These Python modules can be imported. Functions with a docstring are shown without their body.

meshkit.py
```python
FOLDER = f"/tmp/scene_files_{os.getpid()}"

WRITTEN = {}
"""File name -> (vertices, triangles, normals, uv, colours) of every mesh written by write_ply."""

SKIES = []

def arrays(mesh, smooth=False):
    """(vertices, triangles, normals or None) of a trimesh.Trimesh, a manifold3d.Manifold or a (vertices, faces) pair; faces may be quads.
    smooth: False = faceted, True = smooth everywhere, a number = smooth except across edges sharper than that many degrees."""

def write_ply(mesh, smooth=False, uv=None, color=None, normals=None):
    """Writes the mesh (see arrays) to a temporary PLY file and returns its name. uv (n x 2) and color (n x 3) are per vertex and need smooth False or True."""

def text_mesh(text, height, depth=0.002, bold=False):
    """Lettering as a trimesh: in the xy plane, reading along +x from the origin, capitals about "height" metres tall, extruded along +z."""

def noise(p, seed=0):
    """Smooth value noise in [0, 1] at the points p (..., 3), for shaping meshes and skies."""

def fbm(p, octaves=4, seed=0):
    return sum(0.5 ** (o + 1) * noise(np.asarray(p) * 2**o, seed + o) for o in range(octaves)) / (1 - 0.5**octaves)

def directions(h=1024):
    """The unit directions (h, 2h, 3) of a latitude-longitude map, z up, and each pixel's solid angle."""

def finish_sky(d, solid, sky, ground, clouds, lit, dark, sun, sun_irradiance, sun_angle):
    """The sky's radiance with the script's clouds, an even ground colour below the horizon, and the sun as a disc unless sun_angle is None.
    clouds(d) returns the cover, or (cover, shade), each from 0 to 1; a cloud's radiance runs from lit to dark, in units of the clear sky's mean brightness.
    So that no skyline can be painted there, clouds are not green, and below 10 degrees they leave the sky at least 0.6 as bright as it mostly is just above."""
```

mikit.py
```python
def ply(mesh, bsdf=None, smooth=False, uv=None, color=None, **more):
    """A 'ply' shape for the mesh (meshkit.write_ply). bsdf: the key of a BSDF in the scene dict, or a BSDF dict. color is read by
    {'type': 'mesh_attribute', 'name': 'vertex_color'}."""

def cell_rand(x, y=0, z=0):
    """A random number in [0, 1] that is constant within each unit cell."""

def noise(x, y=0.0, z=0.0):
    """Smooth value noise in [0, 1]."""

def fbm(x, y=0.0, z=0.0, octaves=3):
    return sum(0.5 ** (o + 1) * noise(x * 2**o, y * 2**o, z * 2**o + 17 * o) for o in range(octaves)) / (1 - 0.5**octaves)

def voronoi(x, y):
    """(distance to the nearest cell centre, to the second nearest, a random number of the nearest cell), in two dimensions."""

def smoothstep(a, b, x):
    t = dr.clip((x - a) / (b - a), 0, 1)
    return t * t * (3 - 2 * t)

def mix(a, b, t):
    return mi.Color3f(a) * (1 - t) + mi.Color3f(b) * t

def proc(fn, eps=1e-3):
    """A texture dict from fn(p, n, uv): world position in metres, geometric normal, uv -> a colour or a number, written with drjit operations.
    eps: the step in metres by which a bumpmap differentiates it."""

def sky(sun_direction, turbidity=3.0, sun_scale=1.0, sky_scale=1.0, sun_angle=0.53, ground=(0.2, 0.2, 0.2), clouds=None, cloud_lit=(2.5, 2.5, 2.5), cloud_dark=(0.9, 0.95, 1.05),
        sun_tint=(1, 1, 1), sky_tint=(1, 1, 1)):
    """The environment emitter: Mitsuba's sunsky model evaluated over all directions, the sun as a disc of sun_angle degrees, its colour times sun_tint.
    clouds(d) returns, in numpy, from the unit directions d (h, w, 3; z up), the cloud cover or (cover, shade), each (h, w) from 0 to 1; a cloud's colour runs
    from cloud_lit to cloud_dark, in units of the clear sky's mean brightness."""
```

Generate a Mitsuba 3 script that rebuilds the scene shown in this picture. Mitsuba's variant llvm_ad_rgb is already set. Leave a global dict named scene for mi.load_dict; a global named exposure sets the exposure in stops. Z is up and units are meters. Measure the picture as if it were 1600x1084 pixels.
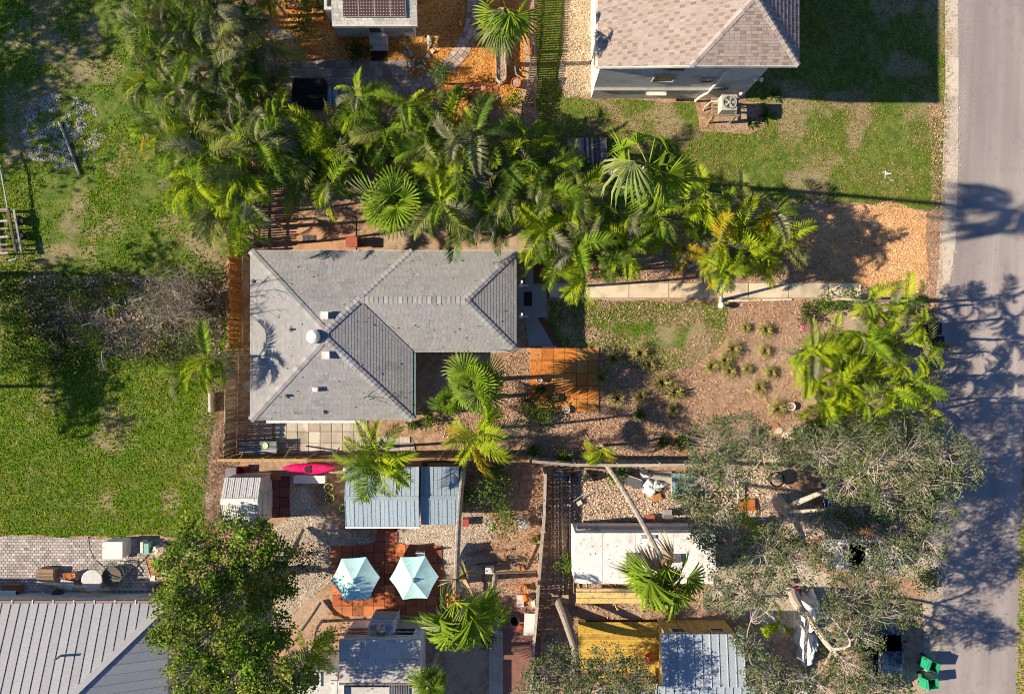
import math, numpy as np, mitsuba as mi, drjit as dr, trimesh, shapely
from shapely.geometry import Polygon, box as sbox, LineString
import mikit, meshkit
from mikit import proc, noise, fbm, voronoi, cell_rand, smoothstep, mix

T = mi.ScalarTransform4f
scene, labels = {}, {}
# ------------------------------------------------------------------ camera, sky, exposure
H, K = 40.0, 0.0375                       # flying height (m); metres per survey unit on the ground
SUN_EL, SUN_AZ = math.radians(31.0), math.radians(183.0)
SUN = (math.cos(SUN_EL) * math.cos(SUN_AZ), math.cos(SUN_EL) * math.sin(SUN_AZ), math.sin(SUN_EL))
scene['camera'] = {'type': 'perspective', 'fov': 73.74, 'fov_axis': 'x', 'near_clip': 0.5, 'far_clip': 3000.0,
                   'to_world': T().look_at(origin=[0, 0, H], target=[0, 0, 0], up=[0, 1, 0])}
scene['sky'] = mikit.sky(SUN, turbidity=3.0, sun_tint=(.95, .98, 1.05), sky_scale=0.42, sky_tint=(.84, .95, 1.2))
exposure = 2.72

# ------------------------------------------------------------------ helpers
def P(x, y, h=0.0):
    """survey drawing units (origin at the plan's corner, 800/542 the middle) of a point at height h -> metres"""
    s = K * (1 - h / H)
    return np.array([(x - 800) * s, (542 - y) * s, h])

def R(seed): return np.random.default_rng(seed)
_count = {}
def key_of(name):
    n = _count.get(name, 0); _count[name] = n + 1
    return name if n == 0 else f'{name}_{n:03d}'

class MB:
    """gathers vertices, triangles and one flat colour per piece"""
    def __init__(s, col=(.5, .5, .5)): s.v, s.f, s.c, s.n, s.col = [], [], [], 0, col
    def add(s, v, f, c=None):
        v = np.asarray(v, float).reshape(-1, 3); f = np.asarray(f, int)
        if f.shape[1] == 4: f = np.vstack([f[:, [0, 1, 2]], f[:, [0, 2, 3]]])
        c = np.asarray(s.col if c is None else c, float)
        s.v.append(v); s.f.append(f + s.n); s.c.append(np.broadcast_to(c, v.shape)); s.n += len(v); return s
    def box(s, c, size, rz=0.0, col=None, tilt=None):
        sx, sy, sz = np.asarray(size, float) / 2
        v = np.array([[x, y, z] for x in (-sx, sx) for y in (-sy, sy) for z in (-sz, sz)])
        if tilt is not None: v = v @ rot(*tilt).T
        v = v @ rot(0, 0, rz).T + np.asarray(c, float)
        return s.add(v, BOXF, col)
    def tube(s, pts, r, n=6, col=None, caps=True):
        pts = np.asarray(pts, float); m = len(pts); r = np.broadcast_to(np.asarray(r, float), m)
        d = np.gradient(pts, axis=0); d /= np.linalg.norm(d, axis=1, keepdims=True) + 1e-12
        ref = np.array([0, 0, 1.0]) if abs(d[:, 2]).mean() < .8 else np.array([1.0, 0, 0])
        a = np.cross(d, ref); a /= np.linalg.norm(a, axis=1, keepdims=True) + 1e-12; b = np.cross(d, a)
        t = np.arange(n) * 2 * math.pi / n
        v = (pts[:, None] + r[:, None, None] * (np.cos(t)[None, :, None] * a[:, None] + np.sin(t)[None, :, None] * b[:, None])).reshape(-1, 3)
        i = np.arange(m - 1)[:, None] * n; j = np.arange(n)[None]; k = (j + 1) % n
        f = np.stack([i + j, i + n + j, i + n + k, i + k], -1).reshape(-1, 4)
        f = np.vstack([f[:, [0, 1, 2]], f[:, [0, 2, 3]]])
        if caps:
            f = np.vstack([f] + [[[b0, b0 + (q + 1 if e else q), b0 + (q if e else q + 1)] for q in range(1, n - 1)] for b0, e in ((0, 0), ((m - 1) * n, 1))])
        return s.add(v, f, col)
    def lathe(s, prof, c, n=16, col=None, M=None):
        prof = np.asarray(prof, float); t = np.arange(n) * 2 * math.pi / n; m = len(prof)
        v = np.stack([prof[:, None, 0] * np.cos(t), prof[:, None, 0] * np.sin(t), np.broadcast_to(prof[:, None, 1], (m, n))], -1).reshape(-1, 3)
        if M is not None: v = v @ M.T
        i = np.arange(m - 1)[:, None] * n; j = np.arange(n)[None]; k = (j + 1) % n
        f = np.stack([i + j, i + k, i + n + k, i + n + j], -1).reshape(-1, 4)
        return s.add(v + np.asarray(c, float), f, col)
    def poly(s, pts, col=None):
        pts = np.asarray(pts, float)
        return s.add(pts, [[0, i, i + 1] for i in range(1, len(pts) - 1)], col)
    def slab(s, poly, z0, z1, col=None):
        p = poly if isinstance(poly, Polygon) else Polygon([q[:2] for q in poly])
        for g in getattr(p, 'geoms', [p]):
            m = trimesh.creation.extrude_polygon(g, z1 - z0, engine='earcut')
            s.add(m.vertices + [0, 0, z0], m.faces, col)
        return s
    def sheet(s, poly, z, col=None):
        p = poly if not isinstance(poly, (list, tuple, np.ndarray)) else Polygon([q[:2] for q in poly])
        for g in getattr(p, 'geoms', [p]):
            v, f = trimesh.creation.triangulate_polygon(g, engine='earcut')
            v = np.c_[v, np.full(len(v), z)]; f = np.array(f)
            a, b, c = v[f[:, 0]], v[f[:, 1]], v[f[:, 2]]
            flip = np.cross(b - a, c - a)[:, 2] < 0; f[flip] = f[flip][:, ::-1]
            s.add(v, f, col)
        return s
    def hexa(s, low, up, col=None):
        """solid between two polygons of the same number of corners"""
        n = len(low); v = np.vstack([low, up])
        f = [[i, (i + 1) % n, n + (i + 1) % n, n + i] for i in range(n)]
        f = [[a, b, c] for a, b, c, d in f] + [[a, c, d] for a, b, c, d in f]
        f += [[n, n + i, n + i + 1] for i in range(1, n - 1)] + [[0, i + 1, i] for i in range(1, n - 1)]
        return s.add(v, f, col)
    def arrays(s): return (np.vstack(s.v), np.vstack(s.f)), np.vstack(s.c)
    def ply(s, mat='paint', smooth=False):
        m, c = s.arrays(); c = np.clip(c, 0, .999)      # the piece's colour travels in uv: red (root, 10 bit) and green in u, blue in v
        return mikit.ply(m, 'mat_' + mat, smooth, uv=np.c_[np.floor(np.sqrt(c[:, 0]) * 1023) + .25 + .5 * c[:, 1], c[:, 2]])

BOXF = np.array([[0, 1, 3], [0, 3, 2], [4, 6, 7], [4, 7, 5], [0, 4, 5], [0, 5, 1], [2, 3, 7], [2, 7, 6], [0, 2, 6], [0, 6, 4], [1, 5, 7], [1, 7, 3]])
def rot(rx=0, ry=0, rz=0):
    cx, sx, cy, sy, cz, sz = math.cos(rx), math.sin(rx), math.cos(ry), math.sin(ry), math.cos(rz), math.sin(rz)
    return (np.array([[cz, -sz, 0], [sz, cz, 0], [0, 0, 1]]) @ np.array([[cy, 0, sy], [0, 1, 0], [-sy, 0, cy]]) @ np.array([[1, 0, 0], [0, cx, -sx], [0, sx, cx]]))
def mat4(R3=np.eye(3), t=(0, 0, 0), s=1.0):
    m = np.eye(4); m[:3, :3] = R3 * s; m[:3, 3] = t; return m

def thing(name, label, cat, group=None, kind=None):
    k = key_of(name); labels[k] = {'label': label, 'category': cat}
    if group: labels[k]['group'] = group
    if kind: labels[k]['kind'] = kind
    return k
def _shape(mb, mat, smooth, M):
    d = mb.ply(mat, smooth) if isinstance(mb, MB) else mb
    return d if M is None else {**d, 'to_world': T(np.asarray(M).tolist())}
def part(parent, name, mb, mat='paint', smooth=False, label=None, kind=None, M=None):
    k = key_of(parent + '__' + name); scene[k] = _shape(mb, mat, smooth, M)
    if label or kind: labels[k] = {**({'label': label} if label else {}), **({'kind': kind} if kind else {})}
    return k
def solo(name, label, cat, mb, mat='paint', smooth=False, group=None, kind=None, M=None):
    k = thing(name, label, cat, group, kind); scene[k] = _shape(mb, mat, smooth, M); return k
def structure(name, mb, mat, label=None):
    k = key_of(name); scene[k] = mb.ply(mat); labels[k] = {'kind': 'structure', **({'label': label} if label else {})}; return k
def stuff(name, label, cat, mb, mat='paint'):
    return solo(name, label, cat, mb, mat, kind='stuff')

def plan(pts, h=0.0): return [P(x, y, h) for x, y in pts]
def ragged(pts, amp=.12, step=.35, seed=1, h=0.0):
    """polygon of survey points with an uneven edge"""
    line = LineString([p[:2] for p in plan(list(pts) + [pts[0]], h)])
    n = max(8, int(line.length / step)); q = np.array([line.interpolate(i / n, normalized=True).coords[0] for i in range(n)])
    o = np.stack([meshkit.fbm(np.c_[q * .9, np.full(n, seed * 3.1 + k * 17)], 3) - .5 for k in (0, 1)], 1)
    return Polygon(q + o * amp * 3).buffer(0)
def scatter(poly, n, rng):
    x0, y0, x1, y1 = poly.bounds; out = np.zeros((0, 2))
    while len(out) < n:
        q = rng.uniform((x0, y0), (x1, y1), (n * 2, 2)); out = np.vstack([out, q[shapely.contains_xy(poly, q[:, 0], q[:, 1])]])
    return out[:n]
def jit(cols, n, rng, amt=.18):
    """n colours picked from a list, each a little lighter or darker"""
    c = np.asarray(cols, float)[rng.integers(0, len(cols), n)]
    return np.clip(c * (1 + rng.normal(0, amt, (n, 1))) * (1 + rng.normal(0, .022, (n, 3))), .004, .9)

def leaves(mb, c, size, cols, rng, up=.7, aspect=.5, droop=.2):
    """one folded rhombus per leaf"""
    n = len(c); size = np.broadcast_to(size, n)[:, None]
    d = rng.normal(0, 1, (n, 3)) * [1, 1, .45]; d[:, 2] -= droop; d /= np.linalg.norm(d, axis=1, keepdims=True)
    w = np.cross(d, rng.normal(0, 1 - up, (n, 3)) + [0, 0, up]); w /= np.linalg.norm(w, axis=1, keepdims=True) + 1e-9
    u = np.cross(w, d)
    mid = c + d * size * .5 + u * size * .08
    v = np.stack([c, mid + w * size * aspect * .5, c + d * size, mid - w * size * aspect * .5], 1).reshape(-1, 3)
    i = np.arange(n)[:, None] * 4
    mb.add(v, np.vstack([i + [0, 2, 1], i + [0, 3, 2]]), np.repeat(cols, 4, 0))
def tufts(mb, c, h, blades, cols, rng, spread=.8, wide=.018):
    """blades: thin triangles leaning out of each centre; c (n,3)"""
    n = len(c); m = n * blades; c = np.repeat(c, blades, 0); h = np.repeat(np.broadcast_to(h, n), blades) * rng.uniform(.6, 1.15, m)
    a = rng.uniform(0, 2 * math.pi, m); l = rng.uniform(.15, 1, m) * spread
    d = np.stack([np.cos(a) * l, np.sin(a) * l, np.ones(m)], 1); w = np.stack([-np.sin(a), np.cos(a), a * 0], 1) * wide
    o = c + np.stack([np.cos(a), np.sin(a), a * 0], 1) * (h * .15)[:, None]
    v = np.stack([o - w, o + w, o + d * h[:, None]], 1).reshape(-1, 3)
    mb.add(v, np.arange(m * 3).reshape(-1, 3), np.repeat(np.repeat(cols, blades, 0) * rng.uniform(.75, 1.25, (m, 1)), 3, 0))
def chips(mb, c, size, cols, rng, tilt=.45, aspect=.45):
    """flat flakes lying unevenly"""
    n = len(c); a = rng.uniform(0, 2 * math.pi, n); s = np.broadcast_to(size, n)[:, None]
    d = np.stack([np.cos(a), np.sin(a), rng.normal(0, tilt, n)], 1) * s / 2
    w = np.stack([-np.sin(a), np.cos(a), rng.normal(0, tilt, n)], 1) * s / 2 * aspect
    v = np.stack([c - d - w, c + d - w, c + d + w, c - d + w], 1); v[..., 2] -= np.minimum(v[..., 2].min(1) - .012, 0)[:, None]
    i = np.arange(n)[:, None] * 4
    mb.add(v.reshape(-1, 3), np.vstack([i + [0, 1, 2], i + [0, 2, 3]]), np.repeat(cols, 4, 0))
def stones(mb, c, size, cols, rng, flat=.6):
    n = len(c); s = np.broadcast_to(size, n)[:, None, None]
    o = np.array([[1, 0, 0], [0, 1, 0], [-1, 0, 0], [0, -1, 0], [0, 0, 1], [0, 0, -1.]]) * [1, 1, flat]
    v = c[:, None] + o[None] * s / 2 * rng.uniform(.6, 1.2, (n, 6, 1)) + rng.normal(0, .12, (n, 6, 3)) * s
    a = rng.uniform(0, 6.28, n); q = v - c[:, None]
    v = c[:, None] + np.stack([q[..., 0] * np.cos(a)[:, None] - q[..., 1] * np.sin(a)[:, None], q[..., 0] * np.sin(a)[:, None] + q[..., 1] * np.cos(a)[:, None], q[..., 2]], -1)
    f = np.array([[0, 1, 4], [1, 2, 4], [2, 3, 4], [3, 0, 4], [1, 0, 5], [2, 1, 5], [3, 2, 5], [0, 3, 5]])
    mb.add(v.reshape(-1, 3), (np.arange(n)[:, None, None] * 6 + f[None]).reshape(-1, 3), np.repeat(cols, 6, 0))

# ------------------------------------------------------------------ materials
def piece_colour(p, n, uv):
    r = dr.floor(uv.x); return mi.Color3f(dr.square(r / 1023), (uv.x - r - .25) * 2, uv.y)
VC = proc(piece_colour)
def principled(col, rough=.8, spec=.3, **more): return {'type': 'principled', 'base_color': col, 'roughness': rough, 'specular': spec, **more}
def rgb(*c): return {'type': 'rgb', 'value': list(c)}
def two(b): return {'type': 'twosided', 'bsdf': b}
def t_paint(p, n, uv):
    a = fbm(p.x * 1.7, p.y * 1.7, p.z * 1.7, 3); b = noise(p.x * 21, p.y * 21, p.z * 21)
    return mix(piece_colour(p, n, uv), (.10, .085, .07), .04 + .30 * smoothstep(.45, .8, a) + .2 * smoothstep(.6, .95, b))
def t_wood(p, n, uv):
    g = .08 + .5 * smoothstep(.5, .85, noise(p.x * 9, p.y * 9, p.z * 3)) * smoothstep(.3, .7, noise(p.x * 40, p.y * 40, p.z * 8))
    return mix(piece_colour(p, n, uv), (.06, .045, .035), g)
scene['mat_paint'] = two(principled(proc(t_paint), .75, .25))
scene['mat_wood'] = two(principled(proc(t_wood), .8, .2))
scene['mat_plain'] = two(principled(VC, .85, .15))
def t_gloss(p, n, uv):
    a = fbm(p.x * 2.3, p.y * 2.3, p.z * 2.3, 3); b = noise(p.x * 26, p.y * 9, p.z * 15); c = piece_colour(p, n, uv)
    return mix(c, c * .62 + mi.Color3f(.05, .045, .04), .6 * smoothstep(.45, .75, a) * smoothstep(.3, .8, b) + .15 * smoothstep(.5, .7, a))
scene['mat_gloss'] = two(principled(proc(t_gloss), .34, .45))
scene['mat_metal'] = two(principled(VC, .5, .35))
scene['mat_glass_pane'] = principled(rgb(.015, .02, .025), .06, .6)
scene['mat_leaf'] = {'type': 'principledthin', 'base_color': VC, 'roughness': .42, 'diff_trans': .55, 'eta': 1.45}
scene['mat_blade'] = {'type': 'principledthin', 'base_color': VC, 'roughness': .6, 'diff_trans': .5}
def t_soil(p, n, uv):
    a, b, c = fbm(p.x * .45, p.y * .45, 3, 3), fbm(p.x * 5, p.y * 5, 1, 3), noise(p.x * 26, p.y * 26)
    col = mix((.29, .19, .13), (.42, .29, .205), smoothstep(.3, .7, b))
    col = mix(col, (.42, .335, .27), smoothstep(.5, .72, a) * .8)
    return col * (.72 + .56 * c)
def t_lawn(p, n, uv):
    a, b, c = fbm(p.x * .55, p.y * .55, 8, 3), fbm(p.x * 4, p.y * 4, 2, 3), noise(p.x * 22, p.y * 22)
    col = mix((.075, .135, .022), (.14, .19, .04), smoothstep(.3, .7, b))
    col = mix(col, (.32, .255, .175), smoothstep(.54, .72, a) * .7)
    return col * (.65 + .7 * c)
def t_ochre(p, n, uv):
    a, b = fbm(p.x * 1.1, p.y * 1.1, 5, 3), voronoi(p.x * 15, p.y * 15)
    col = mix((.46, .20, .05), (.60, .33, .11), smoothstep(.35, .65, a))
    return col * (.55 + .8 * b[2])
def t_ochre_pale(p, n, uv):
    a, b = fbm(p.x * 1.1, p.y * 1.1, 5, 3), voronoi(p.x * 16, p.y * 16)
    return mix((.60, .37, .19), (.74, .50, .29), smoothstep(.35, .65, a)) * (.7 + .5 * b[2])
def t_pale(p, n, uv):
    a, b = fbm(p.x * 1.3, p.y * 1.3, 4, 3), voronoi(p.x * 17, p.y * 17)
    return mix((.36, .32, .27), (.54, .48, .41), smoothstep(.3, .7, a)) * (.6 + .65 * b[2])
def t_asphalt(p, n, uv):
    a, b, c = fbm(p.x * .5, p.y * .12, 1, 3), noise(p.x * 30, p.y * 30), fbm(p.x * 2.2, p.y * .35, 6, 3)
    s = fbm(p.x * 3, p.y * 3, 9, 3); x = p.x - .0415 * p.y; lane = fbm(x * 1.5, p.y * .04, 3, 3); fine = noise(x * 9, p.y * .25, 5)
    col = mix((.285, .263, .272), (.345, .32, .328), smoothstep(.3, .7, a)) * (.74 + .16 * c + .14 * b + .30 * lane + .08 * fine - .06)
    return mix(col, (.22, .195, .198), smoothstep(.6, .8, s) * .3)
def t_concrete(p, n, uv):
    a, b, c = fbm(p.x * .9, p.y * .9, 2, 3), noise(p.x * 24, p.y * 24), fbm(p.x * 5, p.y * 5, 7, 3)
    col = mix((.44, .40, .345), (.58, .535, .47), smoothstep(.3, .7, a))
    return mix(col, (.28, .24, .2), smoothstep(.58, .8, c) * .6) * (.88 + .24 * b)
for nm, fn, rg in (('soil', t_soil, .95), ('lawn', t_lawn, .95), ('ochre', t_ochre, .95), ('pale', t_pale, .95), ('ochre_pale', t_ochre_pale, .95), ('asphalt', t_asphalt, .9), ('concrete', t_concrete, .85)):
    scene['mat_' + nm] = two(principled(proc(fn), rg, .15))

# ================================================================== THE GROUND AND ITS SHEETS
m = MB(); m.sheet(Polygon([(-420, -420), (420, -420), (420, 420), (-420, 420)]), 0); structure('ground', m, 'soil')
LAWN_W = ragged([(-300, -200), (372, -200), (368, 60), (352, 200), (356, 380), (350, 600), (330, 700), (318, 838), (-300, 838)], .15, .4, 2)
m = MB(); m.sheet(LAWN_W, .004); structure('lawn', m, 'lawn', 'patchy green lawn at the west side')
LAWN_E = ragged([(838, -120), (888, -120), (882, 60), (872, 140), (905, 152), (1000, 158), (1240, 165), (1484, -120), (1484, 160), (1472, 330), (1340, 318), (1250, 318), (1100, 300), (960, 300), (838, 300)], .12, .4, 3)
m = MB(); m.sheet(LAWN_E, .004); structure('lawn', m, 'lawn')
LAWN_E2 = ragged([(1165, -200), (1486, -200), (1482, 162), (1165, 164)], .05, .4, 3)
m = MB(); m.sheet(LAWN_E2, .008); structure('lawn', m, 'lawn')
LAWN_F = ragged([(858, 470), (1000, 470), (1140, 475), (1135, 530), (1080, 575), (1000, 580), (930, 545), (858, 540)], .2, .4, 4)
m = MB(); m.sheet(LAWN_F, .004); structure('lawn', m, 'lawn')
OCHRE_N = ragged([(405, -60), (826, -60), (820, 120), (800, 165), (735, 170), (700, 215), (640, 190), (430, 100), (395, 60)], .15, .4, 5)
m = MB(); m.sheet(OCHRE_N, .004); structure('mulch_bed', m, 'ochre', 'bed of orange wood chips')
OCHRE_E = ragged([(1225, 345), (1300, 325), (1400, 318), (1448, 335), (1452, 400), (1446, 452), (1380, 458), (1348, 440), (1240, 436)], .25, .4, 6)
OCHRE_PALE = [(.62, .40, .22), (.52, .32, .17), (.70, .50, .30)]
m = MB(); m.sheet(OCHRE_E, .004); structure('mulch_bed', m, 'ochre_pale')
SIDE_GRAVEL = ragged([(890, -60), (930, -60), (920, 150), (880, 152), (872, 120), (886, 50)], .12, .3, 7)
m = MB(); m.sheet(SIDE_GRAVEL, .008); structure('gravel_path', m, 'pale')
ROAD = Polygon([p[:2] for p in plan([(1512, -900), (1491, 0), (1480, 160), (1477, 300), (1470, 430), (1457, 700), (1446, 1084), (1420, 1900), (1565, 1900), (1590, 1084), (1597, 700), (1640, 0), (1690, -900)])])
m = MB(); m.sheet(ROAD, .012); structure('road', m, 'asphalt', 'pale worn asphalt street')
edge = ragged([(1477, -60), (1497, -60), (1497, 200), (1496, 300), (1493, 380), (1478, 470), (1462, 470), (1468, 380), (1471, 300), (1476, 160)], .06, .3, 8)
m = MB(); m.sheet(edge, .016); structure('road_edge', m, 'concrete', 'pale crumbling edge of the street')
edge = ragged([(1446, 860), (1462, 870), (1476, 940), (1482, 960), (1470, 1000), (1446, 1084), (1440, 1084), (1443, 960)], .1, .3, 9)
m = MB(); m.sheet(edge, .016); structure('road_edge', m, 'pale')
m = MB((.40, .37, .365))
for k, (pts, w) in enumerate([([(1554, 345), (1551, 400), (1548, 470)], .03), ([(1562, 355), (1557, 410)], .025), ([(1523, 900), (1521, 980)], .02), ([(1510, 440), (1508, 520)], .03), ([(1585, 500), (1587, 660)], .09)]):
    m.sheet(LineString([p[:2] for p in plan(pts)]).buffer(w).intersection(ROAD), .0165 + k * .0008)
structure('road_marking', m, 'plain', 'faint pale seams along the street')
GRAVEL_S = ragged([(452, 766), (475, 760), (500, 800), (530, 825), (560, 838), (620, 842), (620, 806), (655, 812), (718, 800), (760, 802), (775, 815), (770, 838), (745, 852), (735, 880), (705, 905), (690, 872), (660, 862), (560, 850), (524, 860), (520, 905), (500, 925), (470, 945), (440, 985), (425, 985), (430, 930), (440, 880), (420, 830), (455, 808)], .08, .3, 10)
m = MB(); m.sheet(GRAVEL_S, .006); structure('gravel_path', m, 'pale', 'pale gravel path winding past the sheds')
GRAVEL_E = ragged([(885, 738), (1080, 740), (1200, 735), (1290, 800), (1330, 830), (1240, 842), (1180, 838), (1100, 822), (1060, 818), (890, 818)], .12, .3, 11)
m = MB(); m.sheet(GRAVEL_E, .006); structure('gravel_yard', m, 'pale', 'gravel yard beside the white trailer')
m = MB(); m.sheet(ragged([(1110, 880), (1250, 870), (1300, 900), (1300, 1000), (1240, 990), (1150, 960), (1110, 930)], .15, .3, 12), .006); structure('gravel_yard', m, 'pale')
m = MB(); m.sheet(ragged([(1320, 855), (1400, 868), (1446, 856), (1444, 905), (1380, 900), (1320, 890)], .12, .3, 13), .006); structure('gravel_yard', m, 'pale')
SAND = ragged([(40, 170), (75, 150), (115, 150), (150, 175), (160, 215), (140, 255), (90, 262), (45, 245), (30, 210)], .3, .4, 14)
m = MB(); m.sheet(ragged([(730, 780), (845, 735), (848, 960), (740, 955), (700, 900)], .15, .3, 15), .004); structure('earth', m, 'soil')

# loose cover: chips, gravel and litter, each its own flake
BROWN = [(.50, .34, .235), (.42, .27, .185), (.30, .19, .13), (.56, .42, .32), (.45, .32, .24)]
def litter(name, label, cat, poly, n, size, cols, seed, z=.012, kind=chips, mat='plain', dens=None):
    r = R(seed); q = scatter(poly, n, r)
    if dens is not None:
        d = meshkit.fbm(np.c_[q * dens[0], np.full(n, seed * 1.7)], 3); q = q[d > dens[1]]
    s = r.uniform(size[0], size[1], len(q)); mb = MB()
    kind(mb, np.c_[q, np.full(len(q), z)], s, jit(cols, len(q), r), r)
    return stuff(name, label, cat, mb, mat)
FRONT = ragged([(862, 470), (1270, 470), (1262, 560), (1250, 660), (1235, 715), (1000, 722), (830, 712), (780, 690), (700, 690), (660, 660), (760, 590), (800, 550), (940, 560)], .1, .4, 16)
litter('mulch', 'brown wood mulch spread over the front yard between the grass clumps', 'mulch', FRONT.difference(LAWN_F.buffer(-1.3)), 34000, (.035, .10), BROWN, 21)
litter('mulch', 'brown mulch and dry leaf litter along the concrete walkway', 'mulch', ragged([(870, 385), (1240, 380), (1345, 438), (870, 440)], .1, .4, 17), 11000, (.035, .10), BROWN, 22)
litter('mulch', 'bright orange wood chips around the house with solar panels', 'mulch', OCHRE_N, 24000, (.03, .085), [(.64, .32, .08), (.54, .23, .055), (.72, .43, .14), (.40, .165, .045)], 23)
litter('mulch', 'pale orange chip pile beside the street edge', 'mulch', OCHRE_E, 20000, (.03, .08), [(.76, .48, .26), (.66, .38, .18), (.82, .58, .36), (.54, .31, .15)], 24)
litter('mulch', 'dry leaf litter on bare soil of the southern yards', 'mulch', ragged([(735, 735), (1100, 735), (1100, 1000), (850, 1000), (735, 960)], .1, .4, 18), 13000, (.035, .11), BROWN + [(.46, .19, .08)], 25)
litter('gravel', 'pale gravel stones on the winding path by the sheds', 'gravel', GRAVEL_S, 11000, (.04, .09), [(.56, .49, .42), (.66, .59, .51), (.44, .38, .33), (.36, .30, .25)], 26, .01, stones)
litter('gravel', 'pale gravel mixed with fallen leaves beside the white trailer', 'gravel', GRAVEL_E, 9000, (.05, .13), [(.64, .53, .43), (.72, .64, .56), (.44, .27, .17), (.56, .45, .36), (.58, .48, .39)], 27, .012, chips)
litter('gravel', 'white shell gravel left in a ragged round patch on the lawn', 'gravel', SAND, 9000, (.03, .10), [(.50, .49, .49), (.60, .59, .58), (.40, .39, .38)], 28, .02, stones, dens=(1.5, .46))
litter('gravel', 'brown and grey litter along the street edge', 'gravel', ragged([(1452, 165), (1480, 165), (1472, 430), (1462, 700), (1448, 700), (1440, 470), (1455, 320)], .08, .3, 19), 5000, (.035, .09), BROWN, 29)
litter('gravel', 'fine pale side yard chips between the picket fence and pink-roofed house', 'gravel', SIDE_GRAVEL, 3500, (.04, .09), [(.56, .45, .30), (.66, .55, .38), (.46, .34, .21)], 30)

# ------------------------------------------------------------------ grass
def lawn_grass(label, poly, n, seed, thr, cols, h=(.07, .16), bl=5, wide=.022, extra=None, spread=.9):
    r = R(seed); q = scatter(poly, n, r)
    d = meshkit.fbm(np.c_[q * .42, np.full(n, seed * .7)], 4, seed) * .65 + meshkit.fbm(np.c_[q * 2.1, np.full(n, 3.3)], 2, seed + 9) * .35
    t = np.full(n, thr) if extra is None else thr + extra(q)
    k = d + r.uniform(-.09, .09, n) > t; q, d = q[k], d[k]
    t2 = meshkit.fbm(np.c_[q * .9, np.full(len(q), 9.1)], 3, seed)
    c = np.where((t2 > .5)[:, None], jit(cols[:2], len(q), r), jit(cols[1:], len(q), r))
    mb = MB(); tufts(mb, np.c_[q, np.full(len(q), .01)], r.uniform(h[0], h[1], len(q)), bl, c, r, spread, wide)
    return stuff('grass', label, 'grass', mb, 'blade')
G1 = [(.27, .44, .016), (.20, .37, .015), (.36, .48, .03), (.48, .47, .11)]
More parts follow.
